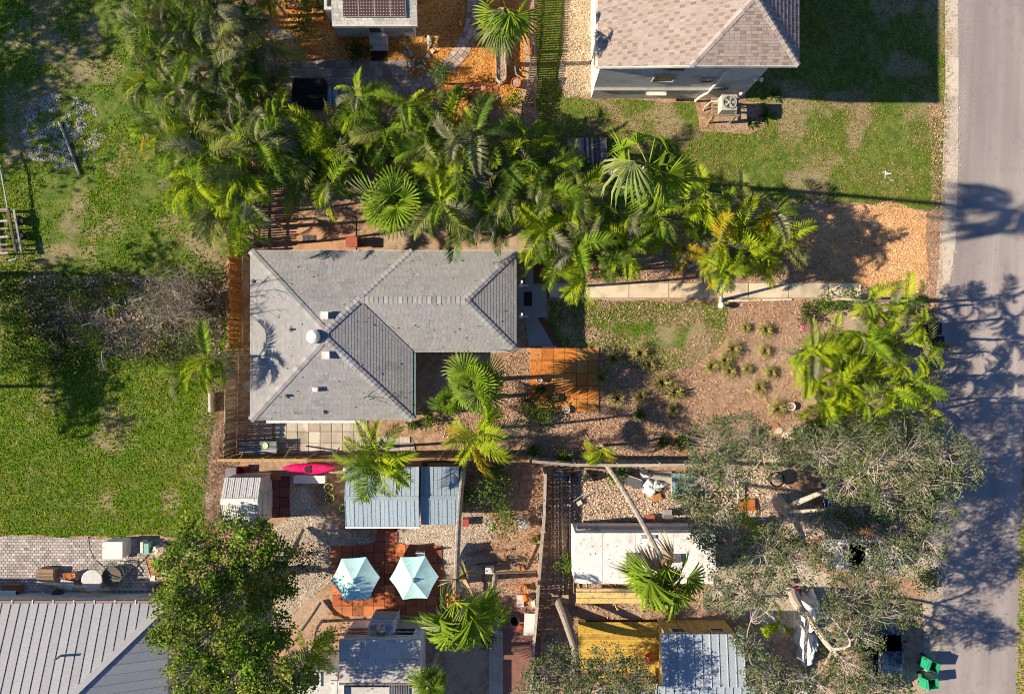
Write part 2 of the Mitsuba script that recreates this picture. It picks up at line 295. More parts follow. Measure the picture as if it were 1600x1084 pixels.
TANGLE = ragged([(40, 432), (150, 428), (250, 432), (352, 425), (352, 560), (250, 556), (120, 548), (50, 520)], .5, .5, 32)
m = MB(); m.sheet(TANGLE, .0055); structure('earth', m, 'soil')
litter('leaf_litter', 'grey and brown dead leaf litter under the western tangle', 'leaf litter', TANGLE, 9000, (.05, .2), [(.36, .33, .30), (.26, .22, .19), (.44, .41, .38), (.2, .15, .11)], 33)
def north_thin(q): return .16 * shapely.contains_xy(TANGLE, q[:, 0], q[:, 1]) + np.where(q[:, 1] > 1.5, .045, -.09) + .10 * np.exp(-((q[:, 0] + 16.9) / 1.3) ** 2)
lawn_grass('short patchy green grass of the western lawn', LAWN_W.intersection(sbox(-32, -14, -14, 22)), 52000, 41, .455, G1, (.03, .08), 6, .026, extra=north_thin, spread=1.7)
lawn_grass('sunlit yellow-green grass south of the pink-roofed house', LAWN_E.union(LAWN_E2), 30000, 42, .44, [(.26, .30, .045), (.36, .32, .09), (.46, .34, .16), (.50, .36, .19)], (.03, .07), 5, .02, spread=1.5)
lawn_grass('small patch of green grass beside the concrete walkway', LAWN_F, 7500, 43, .52, [(.16, .31, .02), (.20, .32, .03), (.32, .31, .10)], (.03, .08), 5, .02, spread=1.5)
lawn_grass('grass strip at the far side of the street', ragged([(1592, 820), (1640, 820), (1640, 1100), (1586, 1100)], .1, .3, 31), 1500, 44, .4, G1)

r = R(47); wc = scatter(LAWN_W.intersection(sbox(-32, -12, -14, 16)), 260, r); q = np.repeat(wc, 38, 0) + r.normal(0, .22, (260 * 38, 2)); q = q[shapely.contains_xy(LAWN_W, q[:, 0], q[:, 1])]; mb = MB()
leaves(mb, np.c_[q, r.uniform(.02, .12, len(q))], r.uniform(.04, .11, len(q)), jit([(.13, .29, .015), (.10, .22, .02), (.17, .31, .02)], len(q), r), r, .85, .6)
stuff('weeds', 'clumps of broad-leaved weeds growing through the western lawn', 'weeds', mb, 'leaf')
litter('gravel', 'pale grit washed over the edge of the street', 'gravel', ragged([(1474, 150), (1500, 160), (1502, 330), (1484, 480), (1474, 700), (1466, 900), (1476, 1000), (1450, 1084), (1440, 1084), (1450, 700), (1466, 430), (1474, 300)], .12, .3, 45), 7000, (.02, .06), [(.5, .46, .43), (.42, .38, .35), (.58, .53, .49), (.34, .28, .23)], 48, .018)

# ================================================================== PAVING
def pavers(holder, poly, du, dv, rz, o, cols, seed, z=.012, thick=.03, gap=.008, stagger=True, name='paver', mat='paint', asparts=True, amt=.14):
    """blocks laid in rows and clipped to a plan polygon"""
    r = R(seed); c, s = math.cos(rz), math.sin(rz); L = shapely.affinity.rotate(shapely.affinity.translate(poly, -o[0], -o[1]), -rz, origin=(0, 0), use_radians=True)
    x0, y0, x1, y1 = L.bounds; one = MB(); k = 0
    for j in range(math.floor(y0 / dv), math.ceil(y1 / dv)):
        off = (du / 2 if (j % 2 and stagger) else 0)
        for i in range(math.floor((x0 - off) / du), math.ceil((x1 - off) / du)):
            b = sbox(i * du + off + gap, j * dv + gap, (i + 1) * du + off - gap, (j + 1) * dv - gap).intersection(L)
            if b.is_empty or b.area < .15 * du * dv or b.geom_type != 'Polygon': continue
            b = b.convex_hull; q = np.array(b.exterior.coords)[:-1]
            if not b.exterior.is_ccw: q = q[::-1]
            ce = q.mean(0); q2 = ce + (q - ce) * (1 - .02 / max(du, dv))
            def w(a, h): return np.c_[a[:, 0] * c - a[:, 1] * s + o[0], a[:, 0] * s + a[:, 1] * c + o[1], np.full(len(a), h) + r.normal(0, .003)]
            mb = MB() if asparts else one
            mb.hexa(w(q, z), w(q2, z + thick), jit(cols, 1, r, amt)[0])
            if asparts: part(holder, name, mb, mat)
            k += 1
    if not asparts: part(holder, name, one, mat, kind='stuff')
    return k
def rect(x0, y0, x1, y1, h=0): return Polygon([p[:2] for p in plan([(x0, y0), (x1, y0), (x1, y1), (x0, y1)], h)])
def base(name, poly, mat, z=.008, col=(.2, .18, .16), label=None):
    mb = MB(col); mb.sheet(poly, z); return structure(name, mb, mat, label)

pat = Polygon([p[:2] for p in plan([(-60, 836), (264, 843), (268, 948), (-60, 942)])])
k = base('patio', pat, 'plain', .006, (.16, .15, .15), 'grey block paving behind the metal-roofed house')
pavers(k, pat, .24, .16, 0, P(0, 842)[:2], [(.46, .44, .45), (.39, .375, .39), (.54, .52, .52), (.43, .405, .41)], 51, asparts=False)
walk = rect(855, 442, 1345, 466)
k = base('walkway', walk, 'plain', .006, (.12, .1, .08), 'concrete slab walkway from the street to the porch')
pavers(k, walk, 62.3 * K, 24 * K, 0, (P(858, 0)[0], P(0, 466)[1]), [(.64, .55, .41), (.68, .59, .45), (.60, .53, .42)], 52, stagger=False, name='slab', mat='paint', thick=.05, gap=.018, amt=.05)
m = MB((.30, .32, .34)); m.slab(Polygon([p[:2] for p in plan([(806, 444), (853, 444), (854, 496), (840, 496), (866, 541), (826, 541), (820, 498), (806, 498)])]), .0, .09)
structure('porch', m, 'paint', 'grey concrete porch pad with a tapering ramp')
m = MB((.30, .32, .34)); m.slab(rect(820, 392, 833, 444), .0, .08); structure('path', m, 'paint')
m = MB((.15, .065, .04)); m.slab(Polygon([p[:2] for p in plan([(840, 497), (852, 497), (878, 541), (866, 541)])]), 0, .1); structure('brick_edging', m, 'paint')
m = MB((.15, .065, .03)); m.slab(rect(833, 385, 852, 442), 0, .07); structure('brick_edging', m, 'paint')
deck = rect(829, 543, 936, 643)
k = base('deck', deck, 'plain', .01, (.07, .035, .015), 'orange stained wooden tile deck')
pavers(k, deck, 17.8 * K, 20 * K, 0, P(829, 643)[:2], [(.58, .215, .045), (.62, .26, .065), (.52, .18, .04), (.60, .28, .09)], 53, stagger=False, name='tile', mat='wood', thick=.07, gap=.008, amt=.08)
slabs = Polygon([p[:2] for p in plan([(430, 655), (574, 655), (574, 682), (645, 682), (650, 708), (432, 709)])])
k = base('patio', slabs, 'plain', .006, (.2, .17, .13), 'pale concrete slab patio south of the grey-roofed house')
pavers(k, slabs, 17.6 * K, 17.6 * K, 0, P(430, 709)[:2], [(.55, .515, .47), (.60, .56, .51), (.46, .42, .37), (.52, .48, .44)], 54, stagger=False, name='slab', mat='paint', thick=.04, gap=.01, amt=.08)
m = MB((.5, .34, .24)); m.sheet(Polygon([p[:2] for p in plan([(425, 265), (562, 265), (562, 395), (425, 395)])]), .006); structure('patio', m, 'soil', 'bare tan patio north of the grey-roofed house')
m = MB((.50, .30, .19)); m.slab(Polygon([p[:2] for p in plan([(440, 348), (556, 343), (556, 396), (440, 396)])]), 0, .05); structure('patio', m, 'paint')
bp = rect(420, 744, 453, 808)
k = base('brick_pad', bp, 'plain', .01, (.06, .02, .02), 'dark red paver pad beside the white shed')
pavers(k, bp, 17 * K, 16 * K, 0, P(420, 808)[:2], [(.17, .055, .055), (.21, .07, .065), (.14, .05, .05)], 55, stagger=False, thick=.04)
terr = Polygon([p[:2] for p in plan([(518, 852), (560, 852), (590, 845), (590, 822), (621, 822), (621, 850), (690, 852), (692, 900), (700, 960), (520, 962)])])
k = base('terrace', terr, 'plain', .01, (.1, .03, .015), 'terracotta terrace under the pale blue umbrellas')
pavers(k, terr, .62, .62, 0, P(518, 962)[:2], [(.50, .15, .06), (.42, .12, .05), (.36, .11, .07), (.54, .19, .08)], 56, stagger=False, thick=.05, gap=.006)
m = MB((.25, .24, .235)); m.sheet(Polygon([p[:2] for p in plan([(445, 94), (640, 94), (650, 130), (640, 150), (450, 165), (440, 120)])]), .01); k = structure('patio', m, 'plain', 'grey paver patio in front of the solar-panel house')
pavers(k, Polygon([p[:2] for p in plan([(447, 96), (636, 96), (640, 148), (560, 160), (450, 160)])]), .5, .5, 0, P(445, 160)[:2], [(.30, .28, .275), (.36, .335, .32), (.26, .25, .25)], 57, stagger=True, thick=.03)
arc = [(640, 140), (672, 125), (700, 105), (722, 80), (738, 45), (742, 10), (742, -40)]
q = np.array([p[:2] for p in plan(arc)]); ln = LineString(q)
k = base('path', ln.buffer(.42, cap_style=2), 'plain', .01, (.25, .21, .18), 'curved paver path through the orange chips')
for i in range(26):
    a = np.array(ln.interpolate((i + .04) / 26, True).coords[0]); b = np.array(ln.interpolate((i + .96) / 26, True).coords[0]); d = (b - a) / np.linalg.norm(b - a); n_ = np.array([-d[1], d[0]])
    for s in (-1, 0, 1):
        lo = [a + n_ * (s * .3 - .14), b + n_ * (s * .3 - .14), b + n_ * (s * .3 + .14), a + n_ * (s * .3 + .14)]
        mb = MB(); mb.hexa(np.c_[lo, [.012] * 4], np.c_[np.mean(lo, 0) + (np.array(lo) - np.mean(lo, 0)) * .97, [.04] * 4], jit([(.46, .38, .34), (.40, .34, .31), (.52, .43, .38)], 1, R(60 + i * 3 + s))[0]); part(k, 'paver', mb)
m = MB((.46, .41, .35)); m.slab(Polygon([p[:2] for p in plan([(764, 985), (786, 985), (786, 1084), (764, 1084)])]), 0, .05)
structure('path', m, 'paint'); m = MB((.27, .14, .11)); m.slab(Polygon([p[:2] for p in plan([(778, 934), (822, 932), (822, 972), (790, 978)])]), 0, .045); structure('path', m, 'paint')
m = MB((.24, .12, .10)); m.slab(Polygon([p[:2] for p in plan([(784, 980), (845, 980), (845, 1100), (784, 1100)])]), 0, .03); structure('path', m, 'paint')

# ================================================================== BUILDINGS
def frame(poly3, up=None):
    """origin, u along the eave (horizontal), v up the slope, n of a planar 3-D polygon, and its corners in (u, v)"""
    p = np.asarray(poly3, float); n = np.zeros(3)
    for i in range(len(p)): n += np.cross(p[i], p[(i + 1) % len(p)])
    n /= np.linalg.norm(n); n = n if n[2] > 0 else -n
    u = np.cross([0, 0, 1.0], n) if up is None else np.cross(up, n); u /= np.linalg.norm(u); v = np.cross(n, u)
    o = p[np.argmin(p @ v)]
    return o, u, v, n, np.c_[(p - o) @ u, (p - o) @ v]
def shingles(mb, poly3, du, dv, cols, seed, lo=.006, hi=.03, gap=.0025, amt=.038, dash=None):
    o, u, v, n, q = frame(poly3); pg = Polygon(q).buffer(0); r = R(seed); x0, y0, x1, y1 = pg.bounds; shapely.prepare(pg)
    for j in range(0, math.ceil((y1 - y0) / dv)):
        off = r.uniform(0, du); rowc = r.normal(1, .02)
        for i in range(-1, math.ceil((x1 - x0) / du) + 1):
            w = r.uniform(.95, 1.0) * du
            b = sbox(x0 + i * du + off + gap, y0 + j * dv, x0 + i * du + off + w, y0 + (j + 1) * dv + .0)
            if not pg.contains(b):
                b = b.intersection(pg)
                if b.is_empty or b.geom_type != 'Polygon' or b.area < 1e-4: continue
                b = b.convex_hull
            c = np.array(b.exterior.coords)[:-1]
            if not b.exterior.is_ccw: c = c[::-1]
            h = hi - (hi - lo) * np.clip((c[:, 1] - y0 - j * dv) / dv, 0, 1) + r.uniform(0, .002)
            base_ = o + c[:, :1] * u + c[:, 1:] * v; nn = len(c)
            vv = np.vstack([base_, base_ + h[:, None] * n]); k = np.arange(nn); k2 = (k + 1) % nn
            f = np.vstack([np.c_[k, k2, nn + k2], np.c_[k, nn + k2, nn + k], [[nn, nn + a, nn + a + 1] for a in range(1, nn - 1)]])
            col = jit(cols, 1, r, amt)[0] * rowc
            pc = o + c[0, 0] * u + c[0, 1] * v
            if dash is None: col = col * (1 - .16 * (meshkit.fbm(np.array([[pc[0] * 1.1, pc[1] * 1.1, seed * .3]]), 3)[0] > .64) * r.uniform(.2, 1))
            elif (i + j * 2) % 4 == 0 and r.random() < .85: col = np.asarray(dash) * r.normal(1, .08)
            mb.add(vv, f, np.clip(col, .01, .9))
def caps(parent, a, b, m, cols, seed, pitch=.25, w=.19, hip=True, name='ridge_cap'):
    """bent cap pieces along a hip or ridge from a (low) to b (high)"""
    a, b = np.asarray(a, float), np.asarray(b, float); L = np.linalg.norm(b - a); d = (b - a) / L; n = max(1, int(L / pitch)); r = R(seed)
    s = np.cross(d, [0, 0, 1.0]); s /= np.linalg.norm(s); drop = w * m * (.7071 if hip else 1)
    for i in range(n):
        p, q = a + d * (i * L / n), a + d * ((i + 1.12) * L / n)
        def row(x, h): return [x - s * w + [0, 0, h - drop], x + [0, 0, h + .01], x + s * w + [0, 0, h - drop]]
        lo = np.array(row(p, .0) + row(q, -.0)); hi_ = np.array(row(p, .062) + row(q, .035)); v = np.vstack([lo, hi_])
        f = [[6, 7, 10], [6, 10, 9], [7, 8, 11], [7, 11, 10], [0, 1, 7], [0, 7, 6], [1, 2, 8], [1, 8, 7], [2, 5, 11], [2, 11, 8], [3, 0, 6], [3, 6, 9], [5, 4, 10], [5, 10, 11], [4, 3, 9], [4, 9, 10]]
        mb = MB(); mb.add(v, f, jit(cols, 1, r, .1)[0]); part(parent, name, mb, 'plain')
def slope_slab(mb, poly3, thick=.12, col=None):
    p = np.asarray(poly3, float); n = frame(p)[3]
    lo = p - [0, 0, thick]
    if np.cross(p[1] - p[0], p[2] - p[1])[2] < 0: p, lo = p[::-1], lo[::-1]
    mb.hexa(lo, p - [0, 0, .004], col)
def metal_panels(parent, poly3, w, col, seed, rib=(.035, .045), amt=.05, up=None, name='roof_panel', mat='metal', start=0.0, corr=0):
    """standing-seam panels laid across a slope, each a part with its own seam"""
    o, u, v, n, q = frame(poly3, up); pg = Polygon(q).buffer(0); x0, y0, x1, y1 = pg.bounds; r = R(seed)
    for i in range(math.ceil((x1 - x0 + start) / w)):
        a0 = x0 - start + i * w
        b = sbox(a0 + .006, y0 - 1, a0 + w - .006, y1 + 1).intersection(pg)
        if b.is_empty or b.area < .01: continue
        c_ = np.clip(np.asarray(col) * (1 + r.normal(0, amt)), .01, .9); mb = MB(c_)
        for g in getattr(b, 'geoms', [b]):
            if g.geom_type != 'Polygon': continue
            g = g.convex_hull; c = np.array(g.exterior.coords)[:-1]; c = c if g.exterior.is_ccw else c[::-1]
            W = lambda cc, h: o + cc[:, :1] * u + cc[:, 1:] * v + n * h
            mb.hexa(W(c, 0), W(c, .022))
            for kx in ([a0 + .006] + [a0 + w * t for t in np.arange(1, corr + 1) / (corr + 1)]):
                sg = sbox(kx, y0 - 1, kx + rib[0], y1 + 1).intersection(g)
                if sg.is_empty or sg.geom_type != 'Polygon' or sg.area < .002: continue
                e = np.array(sg.convex_hull.exterior.coords)[:-1]; e = e if sg.convex_hull.exterior.is_ccw else e[::-1]
                mb.hexa(W(e, .02), W(e, .022 + rib[1] * (1 if kx < a0 + .01 else .5)))
        part(parent, name, mb, mat)
def window(parent, c, w, h, rz, n, fcol=(.7, .7, .7), name='window', bars=1):
    """frame and pane standing proud of a wall; n: outward direction in plan, rz: wall angle"""
    c = np.asarray(c, float); mb = MB(fcol); t = .07
    for s in (-1, 1):
        mb.box(c + [s * (w / 2) * math.cos(rz), s * (w / 2) * math.sin(rz), 0] + np.r_[np.array(n) * .03, 0], (t, .06, h + t), rz)
        mb.box(c + [0, 0, s * h / 2] + np.r_[np.array(n) * .03, 0], (w - t, .058, t), rz)
    if bars: mb.box(c + np.r_[np.array(n) * .025, 0], (w - t, .04, .035), rz)
    k = part(parent, name, mb, 'paint')
    g = MB((.02, .025, .03)); g.box(c + np.r_[np.array(n) * .01, 0], (w - t, .012, h - t), rz); part(k, 'pane', g, 'glass_pane')
    return k
def wall_ring(mb, poly, z0, z1, col, t=.15):
    p = poly if isinstance(poly, Polygon) else Polygon(poly)
    mb.slab(p.difference(p.buffer(-t, join_style=2)), z0, z1, col)

# ---- the grey-roofed house in the middle
GREY = [(.292, .305, .33), (.282, .294, .318), (.302, .314, .338), (.29, .302, .325)]
home = thing('house', 'single-storey house with an L-shaped grey shingle hip roof in the middle', 'house')
xW, xB, xE, yN, yS, yw, e, mm = -14.38, -5.46, .24, 5.29, -4.02, -.24, 2.45, .29
hx, hy = (xB - xW) / 2, 0; cx = (xW + xB) / 2; aN = np.array([cx, yN - hx, e + hx * mm]); aS = np.array([cx, yS + hx, e + hx * mm])
hw = (yN - yw) / 2; yr = yw + hw; zr = e + hw * mm; rW = np.array([xB - (yN - yr), yr, zr]); rE = np.array([xE - hw, yr, zr])
c = lambda x, y: np.array([x, y, e])
planes = [[c(xB, yN), c(xW, yN), aN], [c(xW, yN), c(xW, yS), aS, aN], [c(xW, yS), c(xB, yS), aS], [c(xB, yS), c(xB, yw), rW, aN, aS],
          [c(xE, yN), c(xB, yN), rW, rE], [c(xE, yw), c(xE, yN), rE], [c(xB, yw), c(xE, yw), rE, rW]]
mb = MB((.30, .30, .30))
for p in planes: slope_slab(mb, p, .14)
roof = part(home, 'roof', mb, 'plain'); mb = MB()
for k, p in enumerate(planes): shingles(mb, p, .24, .165, GREY, 100 + k, hi=.017)
part(roof, 'shingle', mb, 'plain', kind='stuff')
CAPC = [(.315, .328, .352), (.295, .306, .33), (.33, .342, .365)]
for k, (a, b, hip) in enumerate([(c(xW, yN), aN, 1), (c(xW, yS), aS, 1), (c(xB, yS), aS, 1), (c(xB, yN), aN, 1), (c(xE, yN), rE, 1), (c(xE, yw), rE, 1), (rE, rW, 0), (aS, aN, 0)]):
    caps(roof, a, b, mm, CAPC, 120 + k, hip=bool(hip))
mb = MB((.20, .20, .205)); v_ = (rW - c(xB, yw)); n_ = 14
mb.tube([c(xB, yw) + v_ * t + [0, 0, .02] for t in np.linspace(0, 1, n_)], .045, 5); part(roof, 'valley_flashing', mb, 'plain')
foot = Polygon([(xW, yN), (xE, yN), (xE, yw), (xB, yw), (xB, yS), (xW, yS)]).buffer(-.5, join_style=2)
mb = MB((.62, .60, .55)); wall_ring(mb, foot, 0, e - .13, None); part(home, 'wall', mb)
mb = MB((.78, .78, .77))
for (x0, y0, x1, y1) in ((xW, yN, xE, yN), (xE, yN, xE, yw), (xE, yw, xB, yw), (xW, yS, xW, yN)):
    d = np.array([x1 - x0, y1 - y0]); L = np.hypot(*d); o_ = np.array([d[1], -d[0]]) / L
    ce = np.array([(x0 + x1) / 2, (y0 + y1) / 2]); ce = ce + o_ * .012 * (1 if foot.distance(shapely.Point(ce + o_)) > .9 else -1)
    mb.box((*ce, e - .085), (L - .03, .03, .15), math.atan2(d[1], d[0]))
part(home, 'fascia', mb)
mb = MB((.12, .20, .20)); mb.box((xB + .10, (yS + yw) / 2, e - .08), (.15, yw - yS - .2, .12)); part(home, 'gutter', mb, 'gloss', label='dark teal gutter along the inner corner')
mb = MB((.66, .76, .74)); mb.box((xW + 3.3, yS - .09, e - .09), (4.9, .14, .13)); part(home, 'gutter', mb, 'gloss', label='pale gutter above the slab patio')
for x in (-13.2, -9.5, -7): window(home, (x, yS + .5, 1.4), 1.2, 1.0, 0, (0, -1))
for x in (-3.8, -1.6): window(home, (x, yw + .5, 1.4), 1.1, 1.0, 0, (0, -1))
mb = MB((.30, .10, .06)); mb.box((xE - .48, 2.5, 1.08), (.06, .95, 2.1)); dk = part(home, 'door', mb); mb = MB((.6, .5, .3)); mb.tube([(xE - .43, 2.2, 1.0), (xE - .38, 2.2, 1.0)], .03); part(dk, 'handle', mb, 'metal')
for y_ in (446, 494):
    mb = MB((.80, .80, .80)); mb.box(P(814, y_, 0) + [0, 0, 1.16], (.14, .14, 2.3)); mb.box(P(814, y_, 0) + [0, 0, .08], (.24, .24, .16)); part(home, 'porch_post', mb, label='white porch post')
    mb = MB((.80, .80, .80)); mb.box(P(817, y_, .9) + [0, 0, 0], (.62, .07, .08)); mb.box(P(823, y_, .45), (.08, .07, .9)); part(home, 'porch_rail', mb, label='short white porch rail')
def roof_z(x, y):
    for p in planes:
        if Polygon([q[:2] for q in p]).contains(shapely.Point(x, y)):
            n = frame(p)[3]; return p[0][2] - (n[0] * (x - p[0][0]) + n[1] * (y - p[0][1])) / n[2]
    return e
def on_roof(px, py):
    h = 3.2
    for _ in range(4): q = P(px, py, h); h = roof_z(q[0], q[1])
    return np.array([q[0], q[1], h])
for px, py in ((509, 493), (511, 555)):
    o = on_roof(px, py); mb = MB((.80, .80, .79)); mb.box(o + [0, 0, .12], (.34, .34, .3)); mb.box(o + [0, 0, .29], (.40, .40, .04)); part(home, 'roof_vent', mb, label='square white roof vent')
o = on_roof(492, 526) + [0, 0, .05]; mb = MB((.80, .80, .80))
mb.lathe([(.24, -.15), (.24, .1), (.34, .12), (.36, .3), (.33, .4), (.22, .46), (0, .48)], o, 18)
for k in range(18): a = k * math.pi / 9; mb.box(o + [.365 * math.cos(a), .365 * math.sin(a), .21], (.015, .06, .17), a)
part(home, 'turbine_vent', mb, 'gloss', label='round white turbine vent by the roof peak')
for px, py, r_, h_ in ((455, 515, .05, .25), (448, 618, .07, .22), (507, 643, .03, .15), (396, 440, .06, .15)):
    o = on_roof(px, py); mb = MB((.13, .13, .14)); mb.tube([o - [0, 0, .1], o + [0, 0, h_]], r_, 9); mb.lathe([(.16, .02), (.08, .07), (.06, .12)], o, 10, (.25, .25, .26)); part(home, 'vent_pipe', mb)
o = on_roof(494, 608); mb = MB((.62, .64, .66)); mb.box(o + [0, 0, .12], (.30, .24, .26)); mb.box(o + [.08, 0, .27], (.16, .24, .06)); part(home, 'roof_vent', mb, label='small grey box vent on the south slope')
r = R(139); q = scatter(Polygon([(xW, yN), (xE, yN), (xE, yw), (xB, yw), (xB, yS), (xW, yS)]), 200, r); q = q[meshkit.fbm(np.c_[q * .7, q[:, :1] * 0], 3) > .47]
mb = MB(); chips(mb, np.array([[x, y, roof_z(x, y) + .045] for x, y in q]), r.uniform(.04, .12, len(q)), jit([(.20, .13, .08), (.14, .12, .09), (.30, .21, .12)], len(q), r), r)
stuff('leaf_litter', 'scattered dry leaf bits lying on the grey shingle roof', 'leaf litter', mb, 'plain')
mb = MB((.13, .10, .08)); r = R(140)
for i in range(9):
    p = on_roof(565 + r.uniform(0, 55), 618 + r.uniform(0, 10)) + [0, 0, .05]; a = r.uniform(-.6, .8); q = p + [math.cos(a) * .7, math.sin(a) * .7, .02]; z = roof_z(q[0], q[1]) + .06
    mb.tube([p, (p + q) / 2 + [0, .08, .05], [q[0], q[1], z]], [.012, .01, .005], 4)
solo('fallen_twig', 'thin dry palm twig lying on the south slope of the grey roof', 'twig', mb, 'plain')

# ---- pink-roofed two-storey house
nb = thing('house', 'two-storey house with a pink-tan shingle roof beside the street', 'house')
E2 = 6.6; A = P(1248, 105, E2); B = P(1080, 100, E2); C_ = P(932, 113, 3.54); ym = .5 * (A[1] + B[1]); A[1] = B[1] = ym
ms = .56; xr = (A[0] + B[0]) / 2; hr = (A[0] - B[0]) / 2; Rg = np.array([xr, ym + hr, E2 + hr * ms]); Yb = 27.0
planes2 = [[C_, B, Rg, [xr, Yb, Rg[2]], [C_[0], Yb, E2 - ms * (B[0] - C_[0])]], [B, A, Rg], [A, [A[0], Yb, E2], [xr, Yb, Rg[2]], Rg]]
C_[2] = E2 - ms * (B[0] - C_[0]); mb = MB((.34, .28, .27))
for p in planes2: slope_slab(mb, p, .16)
roof2 = part(nb, 'roof', mb, 'plain'); PINK = [(.325, .287, .278), (.31, .27, .26), (.34, .303, .293)]
mb = MB()
for k, p in enumerate(planes2): shingles(mb, p, *((.14, .27) if k != 1 else (.27, .14)), PINK, 150 + k, hi=.03, amt=.05, dash=(.25, .195, .18))
part(roof2, 'shingle', mb, 'plain', kind='stuff')
PC = [(.375, .34, .33), (.355, .32, .31)]
caps(roof2, B, Rg, ms, PC, 160, .26, .15); caps(roof2, A, Rg, ms, PC, 161, .26, .15); caps(roof2, Rg, [xr, Yb, Rg[2]], ms, PC, 162, .26, .15, hip=False)
xw, xe, yw2 = 4.62, 13.45, 14.62
m_ = lambda x: E2 - ms * (B[0] - x) - .18
wall = [[xw, yw2, 0], [xe, yw2, 0], [xe, yw2, E2 - .14], [B[0], yw2, E2 - .14], [xw, yw2, m_(xw)]]
mb = MB((.52, .56, .58)); w3 = np.array(wall); mb.hexa(w3 + [0, .18, 0], w3); mb.box((xe - .09, (yw2 + Yb) / 2 + .1, (E2 - .14) / 2), (.18, Yb - yw2 - .2, E2 - .14)); part(nb, 'wall', mb, label='stucco wall with its blue shade put into the colour')  # south face coloured blue-grey for its shade, unlike the cream side
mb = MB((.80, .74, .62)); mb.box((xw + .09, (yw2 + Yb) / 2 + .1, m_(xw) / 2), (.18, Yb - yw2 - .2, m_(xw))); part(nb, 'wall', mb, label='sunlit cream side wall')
mb = MB((.50, .50, .46)); mb.box(((xw + 12.2) / 2, yw2 - .05, .72), (12.2 - xw, .1, 1.44)); mb.box(((xw + 12.2) / 2, yw2 - .085, 1.47), (12.2 - xw, .16, .06), col=(.36, .37, .36)); part(nb, 'foundation', mb, label='grey concrete base of the wall')
mb = MB((.78, .77, .74))
for a, b in ((B, A), (C_, B)):
    a, b = np.array(a), np.array(b); d = b - a; L = np.linalg.norm(d); mid = (a + b) / 2
    mb.box(mid + [0, -.02, -.09], (L - .02, .03, .19), math.atan2(d[1], d[0]), tilt=(0, -math.asin(d[2] / L), 0))
mb.box((A[0] + .02, (ym + Yb) / 2, E2 - .09), (.03, Yb - ym, .17)); part(nb, 'fascia', mb)
mb = MB((.8, .76, .66)); mb.box((C_[0] - .06, (C_[1] + Yb) / 2, C_[2] - .08), (.12, Yb - C_[1], .12)); part(nb, 'gutter', mb)
def on_wall(px, py):           # point of the south wall seen at a survey position
    t = (542 - py) * K / yw2; return np.array([(px - 800) * K / t, yw2, H * (1 - 1 / t)])
for (px, py, w, h) in ((1038, 122, 1.15, .95), (1105, 125, .7, .55), (1056, 107, 1.0, .5), (1124, 104, .55, .35)):
    window(nb, on_wall(px, py), w, h, 0, (0, -1), (.42, .45, .47), bars=0)
o = on_wall(1026, 140); mb = MB((.78, .77, .72)); mb.box(o + [0, -.2, 0], (1.1, .3, .07)); window(nb, o + [0, -.1, -.2], 1.0, .35, 0, (0, -1), (.78, .77, .72), bars=0); part(nb, 'sill', mb)
p0, p1 = on_wall(1137, 106) + [0, -.12, 0], on_wall(1106, 141) + [0, -.15, 0]; p2 = p1 + [-.25, -.25, -.6]; p2[2] = .15; mb = MB((.72, .72, .68))
mb.tube([p0, p1, [p1[0] - .3, p1[1] - .1, p1[2] - .25], [p1[0] - .45, p1[1] - .1, .1]], .07, 8); part(nb, 'downspout', mb)
for px, py in ((1181, 120), (1190, 120), (1158, 142)):
    mb = MB((.8, .8, .78)); mb.lathe([(.0, .1), (.07, .08), (.1, 0), (.1, -.08), (0, -.1)], on_wall(px, py) + [0, -.15, 0], 10); part(nb, 'wall_lamp', mb)
mb = MB((.36, .28, .25)); mb.sheet(Polygon([p[:2] for p in plan([(1085, 155), (1190, 160), (1195, 200), (1170, 210), (1095, 205)])]), .014); structure('mulch_bed', mb, 'soil')
# condenser on its stand
ac = thing('air_conditioner', 'square grey air conditioner with a round fan on a timber stand', 'air conditioner')
o = P(1140, 160, 2.0); o[2] = 0
mb = MB((.46, .47, .44)); mb.box(o + [0, 0, 1.62], (.86, .86, .72)); part(ac, 'cabinet', mb)
mb = MB((.40, .41, .39)); mb.lathe([(.36, 0), (.40, .05), (.34, .045), (.33, -.02)], o + [0, 0, 1.985], 22); part(ac, 'fan_ring', mb)
mb = MB((.09, .09, .09)); mb.lathe([(.33, .0), (.0, .005)], o + [0, 0, 1.99], 22); part(ac, 'fan_well', mb)
mb = MB((.42, .42, .40))
for k in range(5):
    a = k * 2 * math.pi / 5; d = np.array([math.cos(a), math.sin(a), 0]); s = np.array([-math.sin(a), math.cos(a), 0]); q = o + [0, 0, 2.02]
    mb.add([q + d * .06 - s * .03, q + d * .3 - s * .09, q + d * .3 + s * .09 + [0, 0, .03], q + d * .06 + s * .03], [[0, 1, 2, 3]])
mb.lathe([(.0, .07), (.08, .05), (.09, 0)], o + [0, 0, 2.0], 12); part(ac, 'fan', mb)
for sx in (-1, 1):
    for sy in (-1, 1): mb = MB((.30, .23, .17)); mb.box(o + [sx * .62, sy * .5, .6], (.1, .1, 1.2)); part(ac, 'leg', mb, 'wood')
mb = MB((.30, .23, .17))
for sy in (-1, 0, 1): mb.box(o + [0, sy * .45, 1.23], (1.6, .12, .06))
for sx in (-1, 1): mb.box(o + [sx * .72, 0, 1.17], (.08, 1.15, .08))
part(ac, 'platform', mb, 'wood'); mb = MB((.55, .5, .42)); mb.tube([o + [-.4, .2, 1.6], o + [-.8, .3, 1.3], o + [-.9, .35, .3], o + [-.9, .2, .05]], .04, 6); part(ac, 'pipe', mb)

